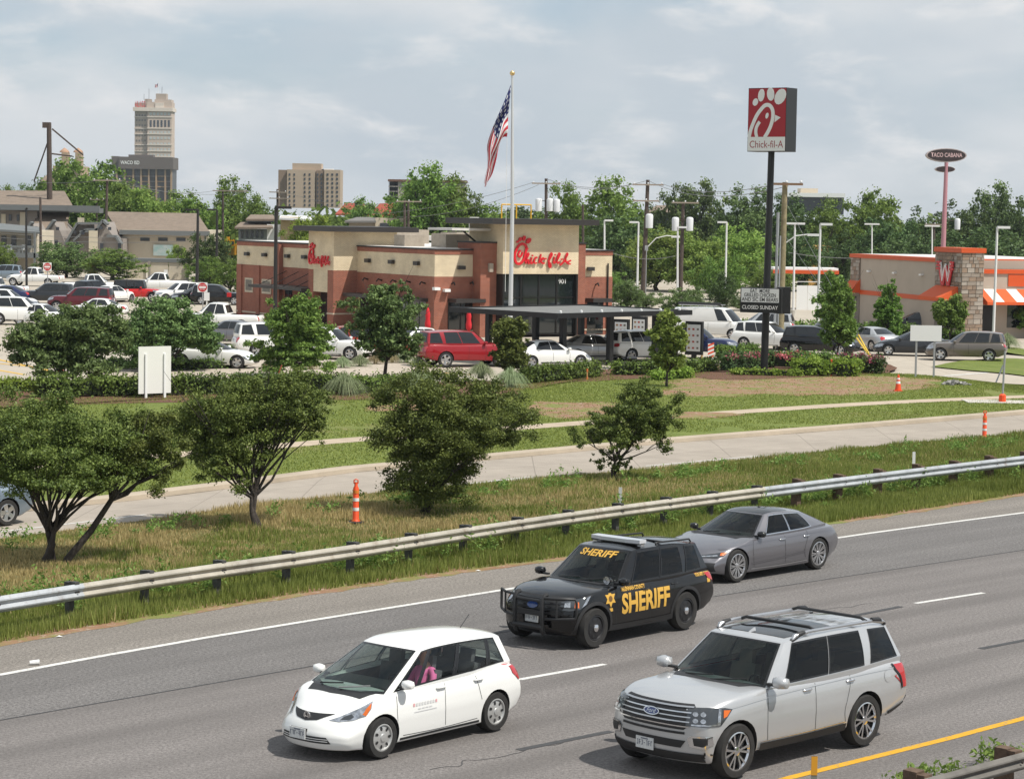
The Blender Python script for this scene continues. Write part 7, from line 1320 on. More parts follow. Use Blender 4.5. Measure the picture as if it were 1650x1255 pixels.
# ---------------------------------------------------------------- vehicle kinds for the parking lots
PH=paint('placeholder',(.5,.5,.5))
BASE=dict(
 sedan=dict(nose=2.3,tail=-2.35,w=1.82,R=.33,xf=1.4,xr=-1.35,cowl=1.0,top=[(-2.35,.86),(-2.25,.98),(-1.6,1.0),(0,.93),(.9,.95),(1.5,.90),(2.0,.80),(2.3,.64)],bot=[(-2.35,.32),(-1.9,.2),(1.8,.18),(2.3,.2)],
  hdr_f=.25,hdr_r=-1.0,base_f=1.15,base_r=-1.80,sweep_f=.35,sweep_r=.25,roof_hw=.56,belt_hw=.82,belt_taper_r=.10,roof=[(-1.05,1.36),(-.5,1.435),(0,1.43),(.3,1.36)],belt=[(-1.9,1.0),(0,.93),(1.2,.92)],wins=[(.20,.55,.56,.12),(.57,.90,.92,.585)]),
 coupe=dict(nose=2.35,tail=-2.4,w=1.85,R=.34,xf=1.45,xr=-1.35,cowl=1.0,top=[(-2.4,.84),(-2.25,.97),(-1.6,.99),(0,.93),(.9,.93),(1.5,.88),(2.0,.78),(2.35,.62)],bot=[(-2.4,.32),(-1.9,.2),(1.8,.18),(2.35,.2)],
  hdr_f=.1,hdr_r=-.95,base_f=1.05,base_r=-1.85,sweep_f=.35,sweep_r=.3,roof_hw=.55,belt_hw=.82,belt_taper_r=.12,roof=[(-1.0,1.33),(-.5,1.40),(-.1,1.395),(.15,1.34)],belt=[(-1.9,1.0),(0,.93),(1.1,.91)],wins=[(.22,.40,.36,.14),(.42,.90,.92,.39)]),
 suv=dict(nose=2.3,tail=-2.3,w=1.9,R=.36,xf=1.4,xr=-1.3,cowl=.95,top=[(-2.3,.98),(-2.2,1.1),(0,1.06),(.8,1.06),(1.2,1.05),(1.8,1.0),(2.1,.92),(2.3,.80)],bot=[(-2.3,.42),(-1.9,.28),(1.8,.24),(2.3,.26)],plan_r=.05,bow_r=.08,
  hdr_f=.2,hdr_r=-2.0,base_f=1.02,base_r=-2.2,roof_hw=.66,belt_hw=.86,belt_taper_r=.08,roof=[(-2.1,1.60),(-1.3,1.68),(-.3,1.69),(.25,1.60)],belt=[(-2.2,1.1),(0,1.04),(1.0,1.02)],wins=[(.06,.26,.22,.05),(.30,.57,.59,.30),(.59,.90,.92,.61)]),
 bigsuv=dict(nose=2.5,tail=-2.6,w=2.02,R=.40,xf=1.6,xr=-1.42,cowl=1.0,top=[(-2.6,1.1),(-2.5,1.22),(0,1.2),(.9,1.2),(1.7,1.2),(2.1,1.16),(2.35,1.1),(2.5,1.02)],bot=[(-2.6,.48),(-2.0,.36),(2.0,.3),(2.5,.32)],plan_r=.04,bow_r=.07,
  hdr_f=.35,hdr_r=-2.35,base_f=1.15,base_r=-2.52,roof_hw=.74,belt_hw=.95,belt_taper_r=.07,roof=[(-2.45,1.8),(-1.4,1.87),(-.3,1.88),(.4,1.8)],belt=[(-2.6,1.23),(0,1.2),(1.1,1.18)],wins=[(.035,.25,.21,.03),(.31,.58,.60,.31),(.60,.90,.92,.62)]),
 pickup=dict(nose=2.75,tail=-2.9,w=1.98,R=.40,xf=1.85,xr=-1.75,cowl=1.3,top=[(-2.9,1.12),(-2.8,1.16),(-.6,1.16),(0,1.16),(1.2,1.16),(2.0,1.14),(2.45,1.08),(2.75,.95)],bot=[(-2.9,.6),(-2.2,.5),(2.0,.38),(2.75,.38)],plan_r=.02,bow_r=.03,bed=(-2.78,-.95,.75),
  hdr_f=.55,hdr_r=-.62,base_f=1.35,base_r=-.82,sweep_r=.05,roof_hw=.70,belt_hw=.92,belt_taper_r=.03,roof=[(-.7,1.80),(-.1,1.88),(.3,1.87),(.6,1.8)],belt=[(-.9,1.18),(0,1.16),(1.3,1.15)],wins=[(.06,.44,.45,.07),(.48,.90,.92,.49)],rwt=(.1,.85)),
 van=dict(nose=2.35,tail=-2.7,w=2.0,R=.36,xf=1.5,xr=-1.55,cowl=1.5,top=[(-2.7,1.15),(0,1.2),(1.4,1.2),(1.7,1.15),(2.1,1.05),(2.35,.92)],bot=[(-2.7,.45),(-2,.35),(1.8,.3),(2.35,.32)],plan_r=.02,bow_r=.03,
  hdr_f=.95,hdr_r=-2.62,base_f=1.75,base_r=-2.66,sweep_f=.3,sweep_r=.03,roof_hw=.82,belt_hw=.94,belt_taper_r=.02,roof=[(-2.65,1.98),(-1,2.05),(.4,2.05),(.95,1.95)],belt=[(-2.7,1.2),(0,1.2),(1.8,1.16)],wins=[(.77,.93,.94,.80)],rear_win=True),
 jeep=dict(nose=2.0,tail=-2.0,w=1.85,R=.40,xf=1.35,xr=-1.25,cowl=.75,top=[(-2.0,1.1),(0,1.12),(.7,1.14),(1.6,1.1),(2.0,1.02)],bot=[(-2.0,.5),(-1.6,.42),(1.6,.4),(2.0,.5)],plan_r=.01,plan_f=.25,bow_r=.02,bow_f=.05,fascia_f=[(0,.02),(1,.02)],fascia_r=[(0,.02),(1,.02)],
  hdr_f=.62,hdr_r=-1.9,base_f=.80,base_r=-1.95,sweep_f=.08,sweep_r=.03,roof_hw=.72,belt_hw=.80,belt_taper_r=.0,roof=[(-1.95,1.78),(-1,1.84),(.6,1.8)],belt=[(-2,1.12),(0,1.12),(.9,1.12)],wins=[(.05,.40,.40,.05),(.46,.66,.66,.46),(.70,.95,.96,.70)]))
PROTO={}
def proto_car(kind):
    if kind in PROTO: return PROTO[kind]
    S=dict(BASE[kind]); root=thing(kind,'',''); c=Car(S,0).build(root,PH,GDARK,GDARK)
    add_wheels(root,S,'five',ALU,False); hw=S['w']/2; zf=sinterp(S['top'],S['nose']-.2); zr=sinterp(S['top'],S['tail']+.1)
    for dx in 'QE': c.decal('headlight',[(.45*hw/.9,zf-.26),(.48*hw/.9,zf-.12),(.8*hw/.9,zf-.08),(1.05*hw/.9,zf-.06),(1.0*hw/.9,zf-.2),(.8*hw/.9,zf-.27)],dx,LENS,off=.01,res=.1)
    for ax in ('LR' if kind not in('pickup','van','jeep') else ''): c.decal('taillight',[(S['tail']+.06,zr-.07),(S['tail']+.22,zr-.07),(S['tail']+.2,zr-.24),(S['tail']+.05,zr-.28)],ax,REDL,off=.02,res=.06)
    tl=[(hw*.50,zr-.10),(hw*.86,zr-.05),(hw*.86,zr-.26),(hw*.62,zr-.28)] if kind not in('pickup','bigsuv','van','jeep') else [(hw*.76,zr-.06),(hw*.93,zr-.06),(hw*.93,zr-.40),(hw*.76,zr-.40)]
    mirror_b(c,'taillight',tl,REDL,off=.012,res=.1); c.decal('grille',[(-.45,zf-.14),(.45,zf-.14),(.4,zf-.36),(-.4,zf-.36)],'F',BLK,off=.01,res=.1); c.decal('bumper_intake',[(-.6,.42),(.6,.42),(.5,.30),(-.5,.30)],'F',BLK,off=.01,res=.1)
    c.decal('lower_cladding',[(-.75*hw,.50),(.75*hw,.50),(.7*hw,.36),(-.7*hw,.36)],'B',BLK,off=.01,res=.15); add_plate(c,0,zr-.30 if kind!='van' else .6,'B',marks=False)
    add_mirrors(c,PH,S['base_f']-.42,S['belt'][-1][1]+.08,S['belt_hw'],.95)
    for sg in 'LR':
        c.line('door_seam',[(S['base_f']-.35,S['belt'][-1][1]-.08),(S['base_f']-.38,.4)],sg,SEAM,.014,n=2); c.line('door_seam',[(-.15,.95*S['belt'][0][1]),(-.16,.4)],sg,SEAM,.014,n=2)
        if kind!='jeep': c.line('sill_line',[(S['xf']-.5,.3),(S['xr']+.5,.3)],sg,BLK,.06,off=.006,n=2)
    if kind=='jeep':
        P('spare_wheel',wheel_meshes(.40,'five',False)[0],RUB,root,loc=(-2.1,0,.95),rz=math.pi/2); 
        for x in (S['xf'],S['xr']):
            for sg in(1,-1): f=MB(); f.prism([(-.55,.42),(-.35,.80),(.35,.80),(.55,.45),(.52,.40),(.33,.74),(-.33,.74),(-.52,.38)],sg*.84-.12,sg*.84+.12,Matrix(((1,0,0,x),(0,0,1,0),(0,1,0,.08),(0,0,0,1)))); P('fender_flare',f,BLK,root)
    if kind=='van':
        r_=MB()
        for x in (-2.0,-.9,.2): r_.tube([(x,-.8,2.03),(x,-.8,2.17),(x,.8,2.17),(x,.8,2.03)],.025,6)
        for y in (-.8,.8): r_.tube([(-2.2,y,2.17),(.4,y,2.17)],.025,6)
        P('ladder_rack',r_,ALU,root); P('cargo_tube',MB().tube([(-2.4,-.45,2.26),(.5,-.45,2.26)],.09,8),BLK,root)
    PROTO[kind]=root; return root
CARCOL=dict(white=(.78,.78,.76),silver=(.50,.51,.52),black=(.006,.006,.007),grey=(.06,.063,.07),dgrey=(.022,.024,.028),blue=(.012,.02,.075),red=(.28,.008,.014),brick=(.30,.03,.015),dred=(.10,.008,.014),brown=(.16,.135,.115),lblue=(.20,.25,.30),rcab=(.50,.01,.01))
def park(kind,name,px,py,yaw,colr,label,group,top=None,z=0.0,loc=None):
    o=copy_tree(proto_car(kind)); o.name=name; p=G(px,py,z) if loc is None else Vector(loc); o.location=(p.x,p.y,z+.006); o.rotation_euler[2]=math.radians(yaw); tag(o,label,{'sedan':'car','coupe':'car','suv':'SUV','bigsuv':'SUV','pickup':'pickup truck','van':'van','jeep':'SUV'}[kind],group)
    pm=paint(colr,CARCOL[colr],.5 if colr in('silver','grey','brown','lblue') else 0)
    for ch in o.children_recursive:
        for sl in ch.material_slots:
            if sl.material==PH:
                sl.link='OBJECT'; sl.material=pm
                if top and ch.name.split('.')[0] in('roof','cabin_frame'): sl.material=top
    return o
GL='vehicles in the restaurant lot'; GD='vehicles queuing at the drive-through'; GR='vehicles on the side street'
park('bigsuv','suv',748,590,24,'red','bright red full-size SUV in the drive-through queue, seen from behind',GD)
park('sedan','sedan_car',884,592,24,'white','white sedan under the order canopy, second behind the hedge',GD)
park('sedan','sedan_car',958,581,20,'silver','silver sedan half hidden by a black canopy post',GD)
park('suv','suv',1034,581,32,'white','white small SUV beside the menu boards under the canopy',GD)
park('pickup','pickup_truck',1112,577,-8,'blue','dark blue pickup truck leaving the menu boards',GD)
park('van','cargo_van',1152,546,-24,'white','white work van with a ladder rack and black tube on its roof',GD)
park('suv','suv',1226,544,168,'silver','silver SUV behind the black sign pole, rear lamp to the right',GR)
park('suv','suv',1240,563,-28,'white','white small SUV behind the wooden utility pole',GR)
park('suv','suv',1322,572,-24,'black','glossy black SUV facing right beside the pink roses',GR)
park('pickup','pickup_truck',1345,556,175,'dgrey','dark pickup truck behind the glossy black SUV',GR)
park('sedan','sedan_car',1401,564,118,'silver','silver sedan with its rear to the camera on the side street',GR)
park('sedan','sedan_car',1470,573,172,'dgrey','charcoal sedan on the side street behind the blank white board',GR)
park('suv','suv',1556,581,168,'brown','light brown wagon-like SUV with roof rails, rightmost on the side street',GR)
park('pickup','pickup_truck',1492,526,170,'black','black pickup truck parked by the stone-faced burger restaurant','vehicles at the burger restaurant')
park('sedan','sedan_car',1478,535,170,'dgrey','dark sedan in front of the black pickup by the burger restaurant','vehicles at the burger restaurant')
park('coupe','coupe_car',342,592,-6,'white','white two-door car right of the blank white sign board',GL)
park('sedan','sedan_car',368,555,170,'grey','blue-grey sedan behind the spreading tree, rear to the right',GL)
park('pickup','pickup_truck',352,534,172,'white','white pickup truck with its tailgate towards the brick restaurant',GL)
park('bigsuv','suv',452,575,16,'white','white large SUV hidden behind the dark upright tree',GL)
park('suv','suv',536,578,-20,'white','white SUV with its grille to the right, beside the dark upright tree',GL)
park('suv','suv',602,574,4,'brick','rust-red SUV behind the airy oak by the restaurant wall',GL)
park('sedan','sedan_car',668,568,205,'white','white car with its windscreen to the left, behind the bright red SUV',GL)
park('pickup','pickup_truck',55,461,172,'white','white crew-cab pickup truck below the do-not-enter sign','vehicles at the far left lot')
park('suv','suv',3,452,180,'lblue','pale grey SUV at the left edge, under the apartments','vehicles at the far left lot')
park('pickup','pickup_truck',150,475,20,'white','white pickup truck seen from behind left of the red jeep','vehicles at the far left lot')
park('suv','suv',76,489,175,'dgrey','dark grey SUV beside the thin black lamp post',GL)
park('suv','suv',156,483,55,'black','black SUV between the white pickup and the white saloon',GL)
park('sedan','sedan_car',182,487,62,'white','white saloon with its tail lamps facing, left of the red jeep',GL)
park('jeep','jeep',221,486,3,'rcab','red jeep with black soft top and rear spare wheel',GL,top=mat('soft_top',(.012,.012,.013),.8))
park('pickup','pickup_truck',258,471,178,'white','white crew-cab pickup truck right of the red jeep','vehicles at the far left lot')
park('suv','suv',288,487,205,'white','white SUV behind the spreading trees, right of the red jeep',GL)
park('sedan','sedan_car',316,489,200,'black','black car in front of the round red sign',GL)
park('suv','suv',352,491,0,'black','black SUV under the trees behind the brick restaurant corner',GL)
park('bigsuv','suv',130,502,176,'dred','dark maroon SUV in the second row of the left lot',GL)
park('bigsuv','suv',34,523,8,'white','white wagon with dark windows, lower left of the lot',GL)
park('suv','suv',14,502,6,'white','white SUV behind the white wagon at the left edge',GL)
park('sedan','sedan_car',6,488,176,'blue','blue car of which only the roof shows at the left edge',GL)
park('pickup','pickup_truck',-10,481,176,'white','white pickup truck tail with a red lamp at the left edge',GL)
park('sedan','sedan_car',70,524,-16,'white','white sedan overlapped by the spreading tree, beside the white wagon',GL)
park('sedan','sedan_car',154,513,176,'white','white sedan whose roof shows above the spreading tree',GL)
park('suv','suv',-12,516,0,'dred','maroon SUV at the very left edge of the picture',GL)
_A=G(12,826,.33); _d=Vector((-.67,-.74,0)).normalized(); _yaw=math.atan2(_d.y,_d.x); _S=BASE['sedan']; _o=_A-Matrix.Rotation(_yaw,3,'Z')@Vector((_S['xr'],_S['w']/2-.03,0))
park('sedan','sedan_car',0,0,math.degrees(_yaw),'lblue','pale blue-grey sedan leaving the picture on the frontage road',None,loc=(_o.x,_o.y,0))
def rm_tree(o):
    for ch in list(o.children): rm_tree(ch)
    bpy.data.objects.remove(o)
for _o in PROTO.values(): rm_tree(_o)
# ================================================================ poles, lamps, signs and small street furniture
WOODP=mat('pole_wood_dark',(.075,.055,.045),.9,var=.3,vscale=5); WOODL=mat('pole_wood_new',(.24,.20,.115),.9,var=.25,vscale=4); LAMPW=mat('lamp_white',(.70,.70,.69),.5); LAMPD=mat('lamp_dark_bronze',(.022,.02,.019),.5,.2); TRF=mat('transformer_grey',(.62,.63,.64),.5); WIRE=mat('wire_grey',(.16,.16,.16),.6); GALP=mat('galv_pole',(.36,.37,.38),.5,.4); ORC=mat('cone_orange',(.75,.075,.012),.5,var=.12,vscale=6); RWH=mat('reflective_white',(.78,.78,.76),.4); PAD=mat('pad_concrete',(.5,.47,.42),.9,var=.15,vscale=3); YGU=mat('guard_yellow',(.70,.48,.06),.5)
def util(x0,y0,x1,Y,label,r=.17,arms=(),trans=(),m=WOODP,group='utility poles'):
    t=D(x0,y0,Y); b=D(x1,450,Y); bx=b.x+(b.x-t.x)*(b.z/max(.1,t.z-b.z)) if abs(t.z-b.z)>.1 else b.x
    u=thing('utility_pole',label,'utility pole',(t.x,Y,0),0,group); P('pole',MB().tube([(bx-t.x if abs(bx-t.x)<1.5 else 0,0,-.1),(0,0,t.z)],[r*1.15,r*.8],10),m,u,60)
    for xa,xb,ya in arms:
        a=D(xa,ya,Y)-Vector((t.x,Y,0));c=D(xb,ya,Y)-Vector((t.x,Y,0)); P('crossarm',MB().box(((a.x+c.x)/2,-r-.06,(a.z+c.z)/2),(abs(c.x-a.x),.12,.14)),mat('crossarm_wood',(.30,.25,.20),.9) if m is WOODP else mat('crossarm_brown',(.20,.12,.07),.9),u)
        for f in (.06,.5,.94): P('insulator',MB().lathe([(.06,0),(.09,.06),(.05,.14),(.001,.16)],8,(lerp(a.x,c.x,f),-r-.06,lerp(a.z,c.z,f)+.07)),TRF,u)
    for xt,yt in trans:
        q=D(xt,yt,Y)-Vector((t.x,Y,0)); P('transformer',MB().lathe([(.001,-.70),(.34,-.68),(.36,.50),(.30,.62),(.13,.68),(.001,.68)],14,(q.x,-.3,q.z)),TRF,u,50); P('hanger',MB().box((q.x*.5,-.2,q.z+.4),(abs(q.x)+.1,.08,.08)),WOODP,u)
    return u
tp_=util(79,198,81,300,'very tall dark pole with guy cables at the left',.36); 
for a,b in (((84,208),(134,250)),((76,232),(55,292)),((84,248),(116,252))):
    p=D(*a,300)-tp_.location;q=D(*b,302)-tp_.location; P('guy_cable',MB().tube([p,q],.10,6),WOODP,tp_)
P('pole_head',MB().box((-.3,0,D(79,202,300).z),(1.0,.5,.7)),WOODP,tp_)
util(173,288,168,290,'wooden pole with a thin crossarm above the apartment gables',.19,[(150,196,291)]); util(65,318,66,272,'slim pole left of the very tall dark pole',.16); util(156,322,156,330,'small crossarm pole against the trees above the apartments',.13,[(145,168,322)]); util(359,305,359,325,'crossarm pole above the school buses',.18,[(343,400,308)]); util(447,305,447,330,'crossarm pole left of the ten-storey block',.18,[(434,462,310),(434,466,320)]); util(652,322,652,285,'paired wooden poles with a shared crossarm, left one',.18,[(638,680,325)]); util(658,324,658,286,'paired wooden poles with a shared crossarm, right one',.18); util(880,288,880,250,'pole with three white transformers behind the sign tower',.20,[(857,903,296)],[(868,330),(886,330),(897,331)]); util(939,330,940,255,'bare pole right of the brick sign tower',.16); util(1044,290,1037,225,'tall crossarm pole with a single transformer right of the restaurant',.22,[(1019,1069,298),(1020,1062,324)],[(1046,356)]); util(1101,326,1097,235,'crossarm pole with two transformers left of the tall sign',.20,[(1082,1126,327)],[(1088,361),(1111,361)]); util(1505,358,1505,290,'dark pole with transformer boxes right of the pink sign pole',.17,[(1490,1522,362)],[(1542,361)]); 
np_=util(1265,294,1260,142,'pale new wooden pole with a brown crossarm beside the tall sign',.20,[(1240,1293,297)],m=WOODL)
p=D(1262,335,142)-np_.location
for (a,b,c) in (((1268,330),(1390,556),(1412,592)),((1266,382),(1378,542),(1404,578))):
    A=D(*a,141.8)-np_.location; C=G(c[0],c[1],.1)-np_.location; B=A.lerp(C,.82); P('guy_wire',MB().tube([A,B],.012,5),WIRE,np_); P('guy_guard',MB().tube([B,C],.045,6),YGU,np_)
P('conduit',MB().tube([(-.42,-.1,0),(-.38,-.1,8.2)],.09,8),GALP,np_); P('conduit',MB().tube([(-.24,-.16,0),(-.22,-.16,6.8)],.05,8),GALP,np_); 
P('lamp_arm',MB().tube([(.1,0,D(1265,392,142).z),(.7,-.1,D(1265,380,142).z),(1.5,-.1,D(1265,377,142).z)],.035,6),LAMPW,np_); P('lamp_head',MB().box((1.75,-.1,D(1265,378,142).z),(.7,.22,.14)),LAMPW,np_)
def lamp(x0,y0,x1,y1,Y,heads,m,label,group,w=.09,hw=.75):
    t=D(x0,y0,Y); b=D(x1,y1,Y); l=thing('lamp_post',label,'lamp post',(b.x,Y,0),0,group); P('pole',MB().tube([(0,0,0),(t.x-b.x,0,t.z)],[w*1.15,w*.85],8),m,l,60); P('base',MB().lathe([(.001,.0),(.25,0),(.25,.5),(.001,.52)],10),PAD,l)
    for s in heads: P('lamp_head',MB().b2((t.x-b.x+(0 if s>0 else s*hw),-.14,t.z-.10),(t.x-b.x+(s*hw if s>0 else 0),.14,t.z+.06)),m,l)
GD_='dark lot lamp posts'; GW_='white lot lamp posts'
lamp(42,336,43,490,212,(.2,),LAMPD,'thin dark lamp post in the left parking lot',GD_,.10); lamp(319,338,317,482,208,(-1,),LAMPD,'dark lamp post left of the twin one near the restaurant corner',GD_,.13,1.1); lamp(350,338,349,420,245,(-1,),LAMPD,'further dark lamp post above the school buses',GD_,.13,1.1); lamp(445,334,443,530,146,(1,),LAMPD,'dark lamp post standing before the brick side wall',GD_,.12,.95)
for i,(x0,y0,x1,y1,Y,h,lb_) in enumerate([(974,355,975,440,215,(1,),'white lamp post just right of the brick tower'),(1029,358,1027,455,205,(-1,),'white lamp post left of the tall crossarm pole'),(1092,366,1092,470,205,(1,),'white lamp post before the two-transformer pole'),(1171,358,1169,470,205,(-1,),'white lamp post left of the tall sign pole'),(1281,360,1279,470,190,(1,-1),'white twin lamp post right of the wooden pole'),(1322,361,1317,535,160,(1,),'tall white lamp post left of the burger restaurant'),(1607,366,1600,555,150,(1,),'tall white lamp post at the burger restaurant stone tower'),(1405,361,1405,460,255,(1,-1),'white twin lamp post behind the burger restaurant roof'),(1502,364,1502,460,255,(1,-1),'white twin lamp post left of the pink sign pole'),(757,351,757,420,205,(1,),'white lamp post rising behind the restaurant roof')]): lamp(x0,y0,x1,y1,Y,h,LAMPW,lb_,GW_,.085,.80)
cl_=thing('street_light','curved-arm street light on the tall crossarm pole','street light',tuple(D(1040,480,224.5)[:2])+(0,)); zc=D(1045,388,224.5).z; P('arm',MB().tube([(.1,0,zc-.6),(.9,0,zc+.25),(1.9,0,zc+.5),(2.4,0,zc+.48)],.05,6),LAMPW,cl_); P('lamp_head',MB().box((2.75,0,zc+.42),(.8,.3,.2)),LAMPW,cl_); P('mount',MB().box((.0,0,zc-.7),(.3,.3,.5)),GALP,cl_); P('riser',MB().tube([(0,-.22,0),(0,-.22,zc-.7)],.04,6),GALP,cl_)
# wires
def wire(a,Ya,b,Yb,sag,label):
    A=D(*a,Ya);B=D(*b,Yb); pts=[A.lerp(B,k/16)-Vector((0,0,sag*4*(k/16)*(1-k/16))) for k in range(17)]; o=P('power_line',MB().tube(pts,.022,4,False),WIRE,None); tag(o,label,'wire','overhead power lines')
for w_ in [((857,295),250,(600,345),290,.6,'wire from the three-transformer pole to the paired poles, upper'),((868,298),250,(640,350),290,.9,'wire from the three-transformer pole to the paired poles, lower'),((903,295),250,(1020,297),225,.6,'wire between the three-transformer pole and the crossarm pole'),((882,289),250,(1044,291),225,.8,'top wire between the three-transformer pole and the crossarm pole'),((1068,297),225,(1250,297),142,.6,'wire from the crossarm pole to the new wooden pole'),((1044,291),225,(1270,300),142,1.0,'top wire from the crossarm pole towards the new wooden pole'),((55,293),300,(173,289),290,.3,'wire left of the apartment crossarm pole'),((196,291),290,(343,308),325,.8,'wire from the apartment crossarm pole to the school bus pole'),((173,289),290,(400,309),325,1.0,'upper wire from the apartment crossarm pole to the right'),((0,376),262,(330,378),262,.4,'low wire crossing before the apartments, upper'),((0,383),262,(340,387),262,.4,'low wire crossing before the apartments, lower'),((987,408),205,(1090,412),205,.4,'low service wire right of the restaurant'),((1270,407),190,(1440,413),190,.3,'low wire before the yellow building'),((462,310),330,(640,326),285,.9,'wire right of the ten-storey block pole')]: wire(*w_)
# oval pole sign on the pink pole
YT=250; tp2=D(1525,262,YT); bs=D(1519,405,YT); tc_=thing('pole_sign','dark oval restaurant sign with a smaller oval on a pink pole','sign',(bs.x,YT,0)); PINKP=mat('pole_pink',(.42,.20,.23),.5); P('pole',MB().tube([(0,0,0),(tp2.x-bs.x,0,tp2.z)],[.30,.20],10),PINKP,tc_,60); 
def oval(px,py,wpx,hpx,dep,nm,ins=0):
    c=D(px,py,YT)-Vector((bs.x,YT,0)); a=wpx/2/pxm(YT);b=hpx/2/pxm(YT); M=frame_matrix((c.x,-.1,c.z),(1,0,0),(0,0,1)); mb=MB(); mb.prism([(a*math.cos(t*math.pi/12),b*math.sin(t*math.pi/12)) for t in range(24)],-dep,.0,M); o=P(nm,mb,mat('oval_rim',(.45,.38,.36),.4),tc_,30); m2=MB(); m2.prism([(a*.94*math.cos(t*math.pi/12),b*.88*math.sin(t*math.pi/12)) for t in range(24)],.004,.03,M); P('oval_face',m2,mat('oval_face',(.035,.022,.022),.4),o); return M,o
M1,o1=oval(1525,250.5,65,22,.8,'main_oval'); put_text('sign_lettering','TACO CABANA',.62,mat('lettering_pink',(.60,.42,.42),.5),o1,tuple(M1@Vector((0,0,.035))),(1,0,0),(0,0,1),width=3.3,offset=.01); M2,o2=oval(1523,273,32,10,.6,'small_oval'); put_text('sign_lettering','PATIO CAFE',.26,mat('lettering_olive',(.35,.33,.2),.5),o2,tuple(M2@Vector((0,0,.035))),(1,0,0),(0,0,1),width=1.5) if False else None
put_text('top_lettering','MEXICAN',.18,mat('lettering_yellow',(.55,.42,.1),.5),o1,tuple(M1@Vector((0,.48,.035))),(1,0,0),(0,0,1)) if False else None
# road signs
SRED=mat('sign_red_sheet',(.50,.012,.015),.5)
def dne(px,py,y0,label,square=True):
    b=G(px,py); Y=b.y; c=D(px-.5,y0,Y); t=thing('do_not_enter_sign',label,'road sign',(b.x,Y,0),0,'do not enter signs'); P('post',MB().tube([(0,0,0),(c.x-b.x,0,c.z+.3)],.05,6),GALP,t)
    bd_=P('sign_plate',MB().box((c.x-b.x,-.06,c.z),(.78,.02,.78)),WHT,t); mb=MB(); mb.lathe([(.36,-.0),(.001,-.0)],20,(c.x-b.x,-.076,c.z),'Y'); P('red_disc',mb,SRED,bd_); P('white_bar',MB().box((c.x-b.x,-.085,c.z-.0),(.54,.008,.13)),WHT,bd_); put_text('sign_lettering','DO NOT',.13,WHT,bd_,(c.x-b.x,-.083,c.z+.16)); put_text('sign_lettering','ENTER',.13,WHT,bd_,(c.x-b.x,-.083,c.z-.17))
dne(77,468,430,'square do not enter sign behind the white crew-cab pickup'); dne(327,497,463,'square do not enter sign near the restaurant back corner')
def plate(px,py,y0,w,h,label,m,name,cat,post=GALP,n=1,thick=.03,yaw=0,bracket=False):
    b=G(px,py,.1); Y=b.y; c=D(px,y0,Y); t=thing(name,label,cat,(b.x,Y,.1),yaw); P('panel',MB().box((0,0,c.z-.1),(w,thick,h)),m,t)
    for i in range(n): x=0 if n==1 else (-.29+.58*i)*w; P('post',MB().box((x,-.06 if bracket else .05,(c.z-.1+(h*.35 if bracket else h*.5))/2-.06),(.09,.07,c.z-.1+(h*.35 if bracket else h*.5)+.1)),post,t)
    return t
plate(333,501,478,.42,.62,'small white sign on a white post right of the do not enter sign',WHT,'small_sign','sign',WHT); plate(249,642,596,1.5,1.92,'tall blank white sign board on two white posts',mat('board_offwhite',(.74,.735,.69),.6),'sign_board','sign board',WHT,2,.04,yaw=math.radians(38),bracket=True); plate(1490,608,537,1.55,.78,'wide blank white sign back on two thin grey posts',mat('board_white2',(.72,.73,.72),.6),'sign_board','sign board',GALP,2)
rs=plate(369,500,475,.34,.34,'small round red sign beside the brick wall corner',SRED,'round_sign','sign',LAMPD); 
def cone(px,py,h,label,nm='traffic_cone'):
    b=G(px,py,.12); t=thing(nm,label,'traffic cone',tuple(b)); P('base',MB().b2((-.19,-.19,0),(.19,.19,.04)),ORC,t); P('body',MB().lathe([(.15,.041),(.04,h),(.001,h+.005)],14),ORC,t,40)
    for a,c in ((.45,.60),(.70,.80)): P('band',MB().lathe([(.004+lerp(.15,.04,a),h*a),(.004+lerp(.15,.04,c),h*c)],14),RWH,t,40)
cone(1447,630,.75,'orange traffic cone on the bare dirt patch'); cone(98,602,.6,'orange cone glimpsed under the low spreading tree')
def channel(px,py,y0,label):
    b=G(px,py); Y=b.y; h=D(px,y0,Y).z; t=thing('channelizer_post',label,'channelizer',(b.x,Y,0),0,'orange channelizer posts'); P('post',MB().lathe([(.13,0),(.095,.08),(.082,.1),(.072,h*.80),(.045,h*.84),(.04,h*.93)],16),ORC,t,40); P('handle',MB().tube([(-.05,0,h*.90),(-.05,0,h*.98),(0,0,h),(.05,0,h*.98),(.05,0,h*.90)],.018,6),ORC,t)
    for a in (.28,.50,.68): P('band',MB().lathe([(.087-.008*a,h*a),(.086-.008*a,h*(a+.075))],16),RWH if a!=.68 else mat('reflective_orange',(.70,.20,.03),.4),t,40)
    P('foot',MB().lathe([(.22,0),(.22,.03),(.16,.05)],12),BLK,t)
channel(573,842,772,'orange and white channelizer post beside the dense bushy tree'); channel(1586,706,662,'orange and white channelizer post at the right, before the frontage road')
def deline(px,py,y0,m,label,z=0,tip=None,r=.05):
    b=G(px,py,z); Y=b.y; h=D(px,y0,Y).z-z; t=thing('delineator_post',label,'delineator',(b.x,Y,z),0,'thin roadside marker posts'); P('post',MB().box((0,0,h/2),(r*2,.02,h)),m,t)
    if tip: P('tip',MB().box((0,-.002,h-.13),(r*2.1,.026,.26)),tip,t)
    return t
deline(999,822,785,mat('delineator_grey',(.55,.56,.55),.5),'grey-white delineator behind the guardrail, below the small open tree',r=.045); deline(1472,758,728,WHT,'white delineator behind the guardrail on the right',r=.045); deline(1311,1275,1218,mat('delineator_olive',(.20,.20,.16),.6),'delineator with an orange-yellow top beside the yellow line',tip=mat('tip_amber',(.65,.30,.02),.5),r=.04)
